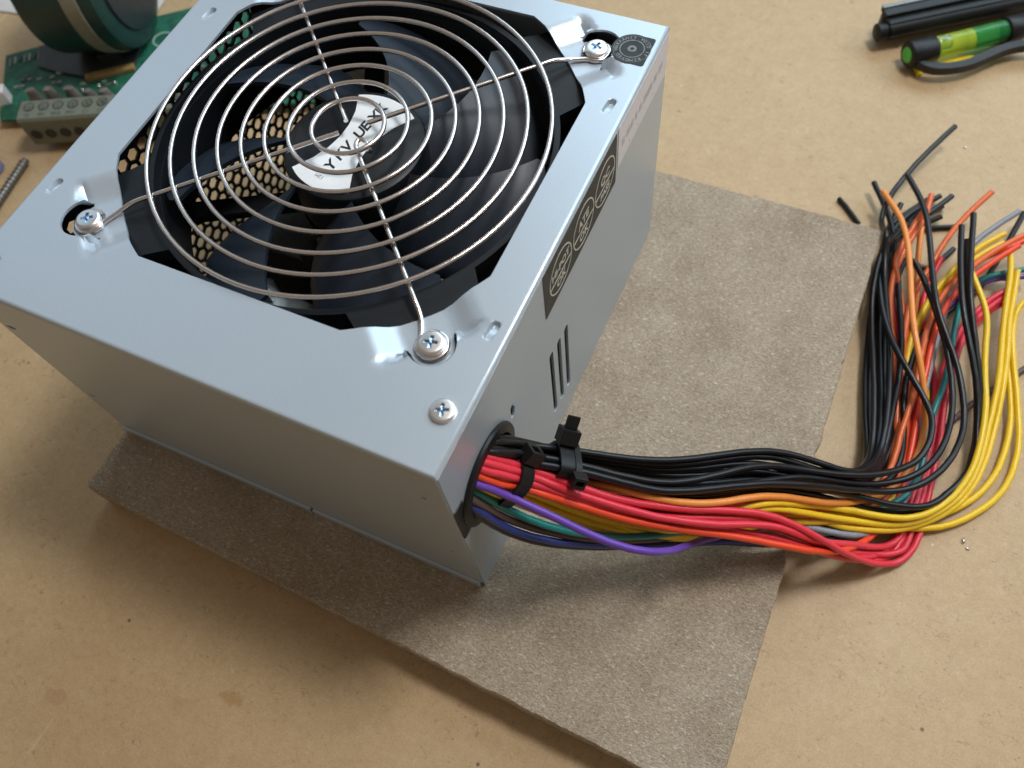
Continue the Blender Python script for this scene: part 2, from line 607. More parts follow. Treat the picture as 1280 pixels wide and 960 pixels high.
ZB = 15.0                                     # board thickness = height of the supply's underside
corners = [(-144.6, -23.8), (84.6, -29.6), (80.8, 180.6), (-143.0, 177.6)]
rnd = random.Random(3)
edge = []
for i in range(4):
    a, b = Vector(corners[i]), Vector(corners[(i + 1) % 4])
    L = (b - a).length
    n = int(L / 1.6)
    nrm = Vector(((b - a).y, -(b - a).x)).normalized()
    wob = 0
    for k in range(n):
        t = k / n
        wob = 0.5 * wob + rnd.uniform(-0.2, 0.2)
        j = (rnd.random() < 0.07) * rnd.uniform(-0.5, 0.15)
        if k == 0:
            p = a + (b - a).normalized() * 1.2
        else:
            p = a + (b - a) * t + nrm * (wob + j)
        edge.append((p.x, p.y))
        if k == 0:
            prev = Vector(corners[i - 1])
            edge.insert(-1, tuple(a + (prev - a).normalized() * 1.2))
mb = MB()
n = len(edge)
cen = Vector((-30, 76))
rings = [(0.0, 0.0), (0.0, 7.0), (0.0, 14.4), (0.5, 15.0)]
vs, fs = [], []
for q, (ins, z) in enumerate(rings):
    for (x, y) in edge:
        d = (Vector((x, y)) - cen).normalized()
        j = rnd.uniform(-0.25, 0.25) if q in (1,) else 0
        vs.append((x - d.x * (ins - j), y - d.y * (ins - j), z))
for q in range(3):
    for i in range(n):
        i2 = (i + 1) % n
        fs.append((q * n + i, q * n + i2, (q + 1) * n + i2, (q + 1) * n + i))
fs.append(tuple(range(n))[::-1])
fs.append(tuple(3 * n + i for i in range(n)))
mb.add(vs, fs)
o = mb.build('particle_board', 'chipboard')
tag(o, 'rough grey brown particle board lying under the metal power supply', 'board')

# ------------------------------------------------------------------ the power supply
WX, LY, H = 143.3, 150.0, 94.0
psu = empty('power_supply', (0, 0, ZB))
tag(psu, 'silver computer power supply with fan guard and cut coloured wires', 'power supply')
FX, FY = -69.5, 83.2                          # fan centre

# --- top cover
op = []
HF, RO = 58.0, 65.6
a0 = math.degrees(math.acos(HF / RO))
for q in range(4):
    op += [(FX + RO * math.cos(math.radians(t)), FY + RO * math.sin(math.radians(t)))
           for t in [90 * q + a0 + (90 - 2 * a0) * i / 14 for i in range(15)]]
screws = [(FX + sx * 52.5, FY + sy * 52.5) for sx, sy in ((-1, -1), (1, -1), (1, 1), (-1, 1))]


def loc_uv(x, y, sx, sy):
    """tab frame: u towards the fan centre, v across"""
    dx, dy = FX - sx, FY - sy
    l = math.hypot(dx, dy)
    ux, uy = dx / l, dy / l
    return (x - sx) * ux + (y - sy) * uy, -(x - sx) * uy + (y - sy) * ux


def sstep(a, b, x):
    t = min(1, max(0, (x - a) / (b - a)))
    return t * t * (3 - 2 * t)


nubs = [(-4.6, 38.6, 84), (-5.0, 114.8, 84), (-137.6, 36.2, 84), (-135.6, 110.2, 84), (-136.6, 8.5, 84), (-5.0, 144.0, 84)][:5]


def top_z(x, y):
    z = 0.0
    for sx, sy in screws:
        u, v = loc_uv(x, y, sx, sy)
        if -12 < u < 16 and abs(v) < 22:
            rr = math.hypot(u, v)
            if u < 1.0:
                f = 1.0 if rr < 5.8 else 0.0
                if abs(v) > 5.8 and u > -4.5:
                    f = max(f, (1 - sstep(7.5, 15, abs(v))) * sstep(-3.0, 1.0, u) * (1 if rr > 7.0 else 0))
            else:
                f = 1 - sstep(5.6, 14, abs(v))
            z -= 3.0 * f
    for nx, ny, an in nubs:
        if abs(x - nx) < 4 and abs(y - ny) < 6:
            c, s = math.cos(math.radians(an)), math.sin(math.radians(an))
            u, v = (x - nx) * c + (y - ny) * s, -(x - nx) * s + (y - ny) * c
            q = max(abs(u) - 1.7, 0)
            dd = math.hypot(q, v)
            z -= (0.9 + 0.5 * sstep(-1, 2, u)) * (1 - sstep(0.75, 1.25, dd))
    return z


BI = 1.15
outline = []
for (xa, ya, xb, yb) in ((-WX + BI, BI, -BI, BI), (-BI, BI, -BI, LY - BI), (-BI, LY - BI, -WX + BI, LY - BI), (-WX + BI, LY - BI, -WX + BI, BI)):
    for i in range(30):
        outline.append((xa + (xb - xa) * i / 30, ya + (yb - ya) * i / 30))
slits, extra = [], []
for sx, sy in screws:
    dx, dy = FX - sx, FY - sy
    l = math.hypot(dx, dy)
    ux, uy = dx / l, dy / l
    P = lambda u, v: (sx + ux * u - uy * v, sy + uy * u + ux * v)
    outer_arc = [(-7.0 * math.cos(math.radians(a)), 6.25 * math.sin(math.radians(a))) for a in range(-92, 93, 8)]
    inner_arc = [(-5.2 * math.cos(math.radians(a)), 5.45 * math.sin(math.radians(a))) for a in range(92, -93, -8)]
    tail0 = [(1.6, 6.7), (1.5, 5.9)]
    tail1 = [(1.5, -5.9), (1.6, -6.7)]
    slits.append([P(u, v) for u, v in outer_arc + tail0 + inner_arc + tail1])
    for iu in range(-11, 17):
        for iv in range(-20, 21):
            if (iu + iv) % 1 == 0:
                extra.append(P(iu * 1.0 + 0.13, iv * 1.0 + 0.17))
    for rr in (8.2, 9.2):
        extra += [P(rr * math.cos(math.radians(a)), rr * math.sin(math.radians(a))) for a in range(90, 271, 10)]
for nx, ny, an in nubs:
    c, s = math.cos(math.radians(an)), math.sin(math.radians(an))
    for i in range(-12, 13):
        for j in range(-7, 8):
            u, v = i * 0.32, j * 0.26
            extra.append((nx + u * c - v * s, ny + u * s + v * c))
for i in range(1, 29):
    for j in range(1, 30):
        extra.append((-WX + i * 5 + 0.01 * j, j * 5 + 0.013 * i))
mb = MB()
extra = [p for p in extra if min(p[0] + WX, -p[0], p[1], LY - p[1]) > 2.2]
mb.plate(outline, [op] + slits, 0.8, lambda a, b, z: Vector((a, b, H + z)), extra, top_z)
prof = [(BI - 1.1 + 1.1 * (1 - math.sin(math.radians(t))), -1.1 * (1 - math.cos(math.radians(t)))) for t in range(0, 91, 15)]
prof = [(BI, 0.0)] + prof[1:] + [(0.05, -1.35), (0.85, -1.35), (0.9, -0.8), (BI, -0.8)]
vs, fs = [], []
for ins, z in prof:
    vs += [(-WX + ins, ins, H + z), (-ins, ins, H + z), (-ins, LY - ins, H + z), (-WX + ins, LY - ins, H + z)]
for i in range(len(prof) - 1):
    for j in range(4):
        fs.append((i * 4 + j, i * 4 + (j + 1) % 4, i * 4 + 4 + (j + 1) % 4, i * 4 + 4 + j))
mb.add(vs, fs)
mb.build('top_cover', 'case', psu, smooth=32)

# --- front panel (faces the viewer, y = 0)
mb = MB()
hole = lambda a, b, r: circ(a, b, r, 12)
mb.plate(rrect(-WX + 0.2, -0.35, 4.0, H - 1.35, 0.4), [hole(-6.8, 75.0, 0.75), hole(-6.6, 30.5, 0.6), capsule(-139.2, 73.5, 4.2, 1.6, 15), capsule(-138.6, 31.2, 3.4, 1.0, 15)],
         0.8, lambda a, b, z: Vector((a, -z, b)))
mb.build('front_panel', 'case', psu, smooth=30)
# a folded lip along the bottom of the front, standing proud
mb = MB()
prof = [(0.0, 0.1), (-0.75, 0.15), (-1.0, 0.6), (-1.0, 4.3), (-0.8, 4.65), (-0.1, 4.7)]
for xa, xb in ((-WX + 0.5, -63.6), (-62.6, -1.2)):
    vs = [(x, y, z) for x in (xa, xb) for y, z in prof]
    k = len(prof)
    mb.add(vs, [tuple(range(k)), tuple(range(k, 2 * k))[::-1]] + [(i, (i + 1) % k, k + (i + 1) % k, k + i) for i in range(k)])
mb.build('bottom_lip', 'case', psu, smooth=40)
mb = MB()
mb.box(-WX + 0.8, -0.8, 0.9, LY - 0.9, 0.0, 0.9)
mb.build('bottom_panel', 'case', psu)

# --- side panel with the cable outlet (x = 0)
slots = [capsule(58.7, 34.2, 37.5, 2.6, 90), capsule(64.2, 33.4, 37.5, 2.6, 90), capsule(69.5, 32.8, 37.5, 2.6, 90)]
GY, GZ = 17.0, 57.5
notch = [(1.0, H - 1.2), (1.0, 68.8), (2.6, 68.8), (2.6, 49.8), (1.0, 49.8), (0.5, 0.2)]
side_out = [(0.5, 0.2), (LY - 0.6, 0.2), (LY - 0.6, H - 1.15), (0.5, H - 1.15), (0.5, 69.0), (2.8, 68.4), (2.8, 50.0), (0.5, 49.5)]
outlet = [(GY + 12.6 * math.cos(math.radians(a)), GZ + 14.2 * math.sin(math.radians(a))) for a in range(0, 360, 9)]
side_holes = slots + [outlet, [(32.6, 60.4), (34.2, 59.8), (35.3, 63.0), (34.2, 66.2), (33.0, 65.4)]]
mb = MB()
mb.plate(side_out, side_holes, 0.8, lambda a, b, z: Vector((z, a, b)))
mb.build('outlet_panel', 'case', psu, smooth=30)
# back panel
mb = MB()
mb.box(-WX + 0.4, -0.4, LY - 0.8, LY, 0.2, H - 1.2)
mb.build('back_panel', 'case', psu)
# --- honeycomb vent panel (x = -WX)
mb = MB()
hexes = []
pit = 5.0
for j in range(17):
    for i in range(29):
        y = 4.5 + i * pit + (pit / 2 if j % 2 else 0)
        z = 6.5 + j * pit * 0.866
        if y > 146 or z > 88.5:
            continue
        hexes.append([(y + 2.28 * math.cos(math.radians(30 + 60 * k)), z + 2.28 * math.sin(math.radians(30 + 60 * k))) for k in range(6)])
mb.plate([(0.6, 0.2), (LY - 0.9, 0.2), (LY - 0.9, H - 1.2), (0.6, H - 1.2)], hexes, 0.8, lambda a, b, z: Vector((-WX + 0.8 + z, a, b)))
mb.build('honeycomb_vent', 'black_metal', psu)

# --- small screw on the cover, four fan screws


def cross(rw, rl):
    return [(rl, -rw), (rl, rw), (rw, rw), (rw, rl), (-rw, rl), (-rw, rw), (-rl, rw), (-rl, -rw), (-rw, -rw), (-rw, -rl), (rw, -rl), (rw, -rw)]


def make_screw(x, y, z, r, rot, parent, name='screw'):
    mb = MB()
    rt = math.radians(rot)
    R = lambda p: (p[0] * math.cos(rt) - p[1] * math.sin(rt), p[0] * math.sin(rt) + p[1] * math.cos(rt))
    cr = [R(p) for p in cross(0.10 * r + 0.12, 0.52 * r)]
    dome = lambda a, b: -0.20 * (math.hypot(a, b) / r) ** 2 - (0.35 * sstep(0.86, 1.0, math.hypot(a, b) / r))
    ext = [(q * r * math.cos(a * 0.2618), q * r * math.sin(a * 0.2618)) for q in (0.66, 0.8, 0.88, 0.95) for a in range(24)]
    mb.plate(circ(0, 0, r, 36), [cr], 1.1, lambda a, b, h: Vector((a, b, 1.6 + h)), ext, dome)
    s = mb.build(name, 'screw', parent, smooth=35, loc=(x, y, z))
    mb = MB()
    mb.prism([R(p) for p in cross(0.10 * r + 0.2, 0.56 * r)], 0.3, 0.75)
    mb.lathe([(1.6, -6.0), (1.6, 0.3)], 12)
    mb.build('recess', 'screw_blue', s)
    return s


make_screw(-5.9, 15.2, H - 0.35, 3.1, 20, psu)
make_screw(-137.2, 137.5, H - 0.35, 3.1, 50, psu)

# --- fan: frame, blades on a hub, hub label
fan = empty('cooling_fan', (FX, FY, 0))
fan.parent = psu
TZ = H - 0.8 - 3.05
mb = MB()
hol = [circ(0, 0, 56.8, 72)]
fo = []
for q in range(4):
    fo += [(58.4 * math.cos(math.radians(t)), 58.4 * math.sin(math.radians(t))) for t in [90 * q - 28 + 56 * i / 16 for i in range(17)]]
    c, sn = math.cos(math.radians(90 * q + 45)), math.sin(math.radians(90 * q + 45))
    fo += [(u * c - v * sn, u * sn + v * c) for u, v in ((62, -16), (72.5, -15), (77, -9), (79.5, -3), (79.5, 3), (77, 9), (72.5, 15), (62, 16))]
mb.plate(fo, hol, 4.0, lambda a, b, z: Vector((a, b, TZ + z)))
mb.plate(fo, hol, 4.0, lambda a, b, z: Vector((a, b, TZ - 21 + z)))
mb.plate(circ(0, 0, 58.2, 72), [circ(0, 0, 56.6, 72)], 17.0, lambda a, b, z: Vector((a, b, TZ - 4 + z)))
fr = mb.build('fan_frame', 'fan', fan, smooth=30)
for ang in (-152, -62, 28, 118):
    mb = MB()
    mt = Matrix.Rotation(math.radians(ang), 4, 'Z')
    mb.box(14, 57.4, -3.2, 3.2, TZ - 25, TZ - 22, mt)
    mb.build('strut', 'fan', fan, bevel=0.5)
mb = MB()
mb.lathe([(21, TZ - 25), (21, TZ - 21)], 40)
mb.build('motor_base', 'fan', fan, smooth=30)
HT = 88.4
mb = MB()
mb.lathe([(20.6, 70.5), (20.6, HT - 1.6), (20.2, HT - 0.5), (19.3, HT), (0.5, HT)], 64)
hub = mb.build('fan_hub', 'fan', fan, smooth=35)
for k in range(7):
    ac = math.radians(189 + k * 360 / 7)
    vs, fs = [], []
    NR, NC = 12, 10
    for side in (0, 1):
        for i in range(NR + 1):
            r = 20 + 35.2 * i / NR
            w = math.radians(19.5) * (1 if i < NR else 0.82)
            swp = math.radians(0.85 * (r - 37))
            for j in range(NC + 1):
                t = j / NC * 2 - 1
                a = ac + swp + w * t
                cam_ = 1.6 * (1 - t * t)
                z = 79.0 + 8.6 * t * (1 - 0.18 * i / NR) + cam_ - side * 1.5
                rr = r - (0.9 if i == NR and abs(t) > 0.9 else 0)
                vs.append((rr * math.cos(a), rr * math.sin(a), z))
    nc = NC + 1
    off = (NR + 1) * nc
    for i in range(NR):
        for j in range(NC):
            q = (i * nc + j, i * nc + j + 1, (i + 1) * nc + j + 1, (i + 1) * nc + j)
            fs += [q, tuple(x + off for x in q[::-1])]
    rim = [i * nc for i in range(NR + 1)] + [NR * nc + j for j in range(1, nc)] + [i * nc + NC for i in range(NR - 1, -1, -1)] + [j for j in range(NC - 1, 0, -1)]
    for i in range(len(rim)):
        a, b = rim[i], rim[(i + 1) % len(rim)]
        fs.append((a, b, b + off, a + off))
    mb = MB()
    mb.add(vs, fs)
    mb.build('fan_blade', 'blade', fan, smooth=50)
# label on the hub: a waisted white strip
lab = []
axis = 82.0
for s in (0, 180):
    lab += [(18.6 * math.cos(math.radians(axis + s + a)), 18.6 * math.sin(math.radians(axis + s + a))) for a in range(-33, 34, 6)]
    for q in (0.62, 0.3, 0.0, -0.3, -0.62):
        hw = 5.0 + 5.2 * q * q
        u = 18.6 * q * 0.86
        c, sn = math.cos(math.radians(axis + s)), math.sin(math.radians(axis + s))
        lab.append((u * c - hw * sn, u * sn + hw * c))
mb = MB()
mb.prism(lab, HT + 0.02, HT + 0.14)
lb = mb.build('hub_label', 'hub_label', fan)
AX = Vector((math.cos(math.radians(axis)), math.sin(math.radians(axis)), 0))
AY = Vector((-AX.y, AX.x, 0))


def hubtext(txt, u, v, size, rot=0, **kw):
    c, s = math.cos(math.radians(rot)), math.sin(math.radians(rot))
    x = AX * c + AY * s
    y = AY * c - AX * s
    return lettering(txt, size, 'print_black', lb, basis(Vector((0, 0, HT + 0.16)) + AX * u + AY * v, x, y), **kw)


for ch, u in (('Y', -10.2), ('K', -5.9), ('V', -2.6), ('U', 3.4), ('E', 6.2), ('X', 10.4), ('K', 13.6)):
    hubtext(ch, u, 0.6, 4.6, shear=0.25, bold=0.12, squash=1.1)
hubtext('12H', -14.6, 1.0, 1.7, 90)

# --- wire fan guard: eight rings over four spokes with eyes round the screws
guard = empty('fan_guard', (FX, FY, 0))
guard.parent = psu
ZR = H + 1.0
WR = 0.68
for r in (10.2, 16.8, 23.4, 30.0, 36.6, 43.2, 49.8, 56.4):
    mb = MB()
    mb.tube([(r * math.cos(a * math.tau / 96), r * math.sin(a * math.tau / 96), ZR + 0.05 * math.sin(a * 0.4 + r)) for a in range(96)], WR, 10, closed=True)
    mb.build('ring', 'chrome', guard, smooth=60)
for k, (sx, sy) in enumerate(((-1, -1), (1, -1), (1, 1), (-1, 1))):
    d = Vector((sx, sy, 0)).normalized()
    pr = Vector((-d.y, d.x, 0))
    ZE = TZ + 0.8 + 0.75
    r0 = 74.25
    er = 3.75
    path = []
    inner = (3.0, 8.6, 5.5, 3.5)[k]
    path.append(d * inner + Vector((0, 0, ZR - 1.35)))
    for q in (16, 30, 44, 56):
        path.append(d * q + Vector((0, 0, ZR - 1.35)))
    path.append(d * 61 + Vector((0, 0, ZR - 1.45)))
    path.append(d * 65 + Vector((0, 0, ZE + 0.6)))
    path.append(d * 67.8 + pr * 0.6 + Vector((0, 0, ZE + 0.15)))
    sgn = -1 if k in (1, 2) else 1
    for a in range(150, -190, -20):
        aa = math.radians(a)
        path.append(d * (r0 + er * math.cos(aa)) + pr * sgn * (er * math.sin(aa)) + Vector((0, 0, ZE + (0.15 if a < -150 else 0))))
    path = [path[0]] + path[1:8] + path[8:] if sgn == 1 else path[:7] + [d * 67.8 - pr * 0.6 + Vector((0, 0, ZE + 0.15))] + path[8:]
    if k == 1:                                # its inner end is turned back in a hook
        hook = []
        c = d * 8.2 + pr * 1.6
        for a in range(80, -100, -20):
            aa = math.radians(a)
            hook.append(c - d * (3.2 * math.cos(aa)) + pr * (1.6 * math.sin(aa)) + Vector((0, 0, ZR - 1.35)))
        path = [c + d * 2.4 + pr * 1.5 + Vector((0, 0, ZR - 1.35))] + hook + path[1:]
    # smooth the polyline
    P = [Vector(p) for p in path]
    Q = []
    for i in range(len(P) - 1):
        a, b, c, e = P[max(0, i - 1)], P[i], P[i + 1], P[min(len(P) - 1, i + 2)]
        for tt in (0, 0.25, 0.5, 0.75):
            Q.append(0.5 * ((2 * b) + (c - a) * tt + (2 * a - 5 * b + 4 * c - e) * tt ** 2 + (3 * b - a - 3 * c + e) * tt ** 3))
    Q.append(P[-1])
    mb = MB()
    mb.tube(Q, WR, 10)
    mb.build('spoke', 'chrome', guard, smooth=60)
for k, (sx, sy) in enumerate(screws):
    make_screw(sx, sy, TZ + 0.8 + 1.15, 3.35, (30, 12, 75, 40)[k], psu, 'fan_screw')

# --- what shows inside
mb = MB()
mb.box(-138, -6, 5, 144, 6.5, 8.1)
mb.build('inner_circuit_board', 'pcb_brown', psu)
mb = MB()
mb.box(-106, -103.5, 44, 84, 8, 50)
mb.box(-106, -88, 62, 84, 50, 52)
mb.build('heatsink', 'alu', psu, bevel=0.4)
mb = MB()
mb.plate([(-96, 30), (-62, 30), (-62, 38), (-72, 50), (-92, 50), (-96, 44)], [circ(-77, 38, 2.2, 16)], 2.0, lambda a, b, z: Vector((a, b, 48 + z)))
mb.box(-96, -62, 28, 30, 8, 48)
mb.box(-92, -90, 46, 50, 48, 55)
mb.build('heatsink', 'alu', psu)
mb = MB()
mb.box(-52, -22, 62, 92, 8, 44)
tr = mb.build('transformer', 'ferrite', psu, bevel=0.8)
mb = MB()
mb.box(-47, -27, 60, 94, 12, 46)
mb.build('tape_wrap', 'cream_tape', tr, bevel=1.5)
mb = MB()
mb.box(-26, -18, 60, 96, 10, 49)
mb.build('insulation_tape', 'lime_tape', tr, bevel=1.5)
mb = MB()
mb.box(-44, -36, 52, 61, 40, 47.5)
mb.build('terminal_strip', 'black', tr, bevel=0.5)
for x, y, r, h in ((-118, 44, 7, 34), (-112, 26, 8, 36), (-30, 30, 9, 40), (-54, 34, 6, 30), (-70, 110, 11, 42), (-45, 118, 9, 34)):
    mb = MB()
    mb.lathe([(r, 8), (r, 8 + h - 0.8), (r - 0.8, 8 + h), (r * 0.3, 8 + h)], 24, Matrix.Translation((x, y, 0)))
    mb.build('capacitor', 'black', psu, smooth=40)

mb = MB()
mb.prism([(-24, 37), (-6, 37), (-6, 63), (-12.5, 57.5), (-18.5, 47)], 8, 74)
fl = mb.build('filter_choke', 'cream_tape', psu, bevel=0.6)
mb = MB()
mb.prism([(-13.5, 55.4), (-5.5, 51), (-5.5, 64), (-12.2, 58.3)], 20, 76)
mb.build('insulation_tape', 'lime_tape', fl, bevel=0.4)
mb = MB()
mb.prism([(-19.5, 45.0), (-6, 41), (-5.6, 44.5), (-18.0, 48.0)], 20, 75.5)
mb.build('clamp', 'black', fl, bevel=0.3)

# --- grommet round the outlet
mb = MB()
mt = basis((0, GY, GZ), (0, 1, 0), (0, 0, 1))
prof = [(11.6, -1.6), (11.4, 0.9), (11.9, 1.5), (14.3, 1.2), (14.6, 0.5), (14.4, 0.05), (12.5, 0.05), (12.4, -1.6)]
vs, fs = [], []
for r, z in prof:
    for j in range(48):
        a = math.tau * j / 48
        vs.append(mt @ Vector((r * math.cos(a), r * 1.13 * math.sin(a), z)))
k = len(prof)
for i in range(k):
    for j in range(48):
        fs.append((i * 48 + j, i * 48 + (j + 1) % 48, ((i + 1) % k) * 48 + (j + 1) % 48, ((i + 1) % k) * 48 + j))
mb.add(vs, fs)
gr = mb.build('grommet', 'black', psu, smooth=40)
mb = MB()
mb.box(-3, 0.35, 0.6, 4.6, 49.4, 69.4)
mb.build('grommet_key', 'black', psu, bevel=0.3)

# --- stickers on the outlet panel
XS = 0.06


def side_pt(y, z, x=XS):
    return Vector((x, y, z))


mb = MB()
mb.plate(rrect(57.4, 107.8, 73.2, 92.4, 0.4), [], 0.08, lambda a, b, z: Vector((0.12 + z, a, b)))
st = mb.build('black_label', 'label_black', psu)
for cy, t1, t2, s1, s2 in ((68.0, 'HI-POT', 'OK', 3.5, 3.9), (83.7, 'ATE', 'OK', 4.0, 3.9), (99.2, 'QC', 'PASS', 4.2, 3.2)):
    mb = MB()
    mb.plate(circ(cy, 82.4, 7.35, 48), [circ(cy, 82.4, 6.9, 48)], 0.06, lambda a, b, z: Vector((0.2 + z, a, b)))
    mb.plate([(cy - 6.75, 80.9), (cy + 6.75, 80.9), (cy + 6.75, 81.4), (cy - 6.75, 81.4)], [], 0.06, lambda a, b, z: Vector((0.2 + z, a, b)))
    mb.build('emblem', 'print_silver', st)
    lettering(t1, s1, 'print_silver', st, basis((0.2, cy, 84.3), (0, 1, 0), (0, 0, 1)), bold=0.13)
    lettering(t2, s2, 'print_silver', st, basis((0.2, cy, 78.6), (0, 1, 0), (0, 0, 1)), bold=0.13)
mb = MB()
mb.plate(rrect(109.2, LY - 1.0, 77.2, 92.6, 0.6), [], 0.08, lambda a, b, z: Vector((0.12 + z, a, b)))
st = mb.build('white_label', 'label_white', psu)
mb = MB()
rnd = random.Random(11)
y = 112
while y < 145.5:
    w_ = rnd.uniform(1.0, 3.2)
    mb.plate([(y, 83.2), (y + w_, 83.2), (y + w_, 86.0), (y, 86.0)], [], 0.04, lambda a, b, z: Vector((0.18 + z, a, b)))
    y += w_ + rnd.choice((0.5, 0.6, 1.6))
y = 118
while y < 138:
    w_ = rnd.uniform(0.3, 0.7)
    mb.plate([(y, 79.3), (y + w_, 79.3), (y + w_, 80.0), (y, 80.0)], [], 0.04, lambda a, b, z: Vector((0.18 + z, a, b)))
    y += w_ + rnd.choice((0.4, 0.8, 6))
mb.build('faded_print', 'print_grey', st)

# --- round seal on the top cover
mb = MB()
qx, qy = -6.9, 137.4
seal = circ(qx, qy, 5.9, 28, 75, 285, False) + [(-2.2, qy - 5.7), (-1.7, qy - 5.2), (-1.7, qy + 5.2), (-2.2, qy + 5.7)]
mb.prism(seal, H + 0.04, H + 0.12)
sl = mb.build('warranty_seal', 'seal_black', psu)
mb = MB()
mb.plate(circ(qx, qy, 3.6, 32), [circ(qx, qy, 3.3, 32)], 0.05, lambda a, b, z: Vector((a, b, H + 0.17 + z)))
mb.plate(circ(qx, qy, 5.4, 32), [circ(qx, qy, 5.3, 32)], 0.05, lambda a, b, z: Vector((a, b, H + 0.17 + z)))
mb.plate(circ(qx, qy, 1.3, 16), [circ(qx, qy, 0.6, 12)], 0.05, lambda a, b, z: Vector((a, b, H + 0.17 + z)))
mb.build('emblem', 'seal_print', sl)
for i, ch in enumerate('WARRANTY VOID IF REMOVED '):
    if ch == ' ':
        continue
    a = math.radians(200 - i * 360 / 25)
    rad = Vector((math.cos(a), math.sin(a), 0))
    lettering(ch, 1.4, 'seal_print', sl, basis(Vector((qx, qy, H + 0.15)) + rad * 4.5, Vector((rad.y, -rad.x, 0)), rad), bold=0.04)

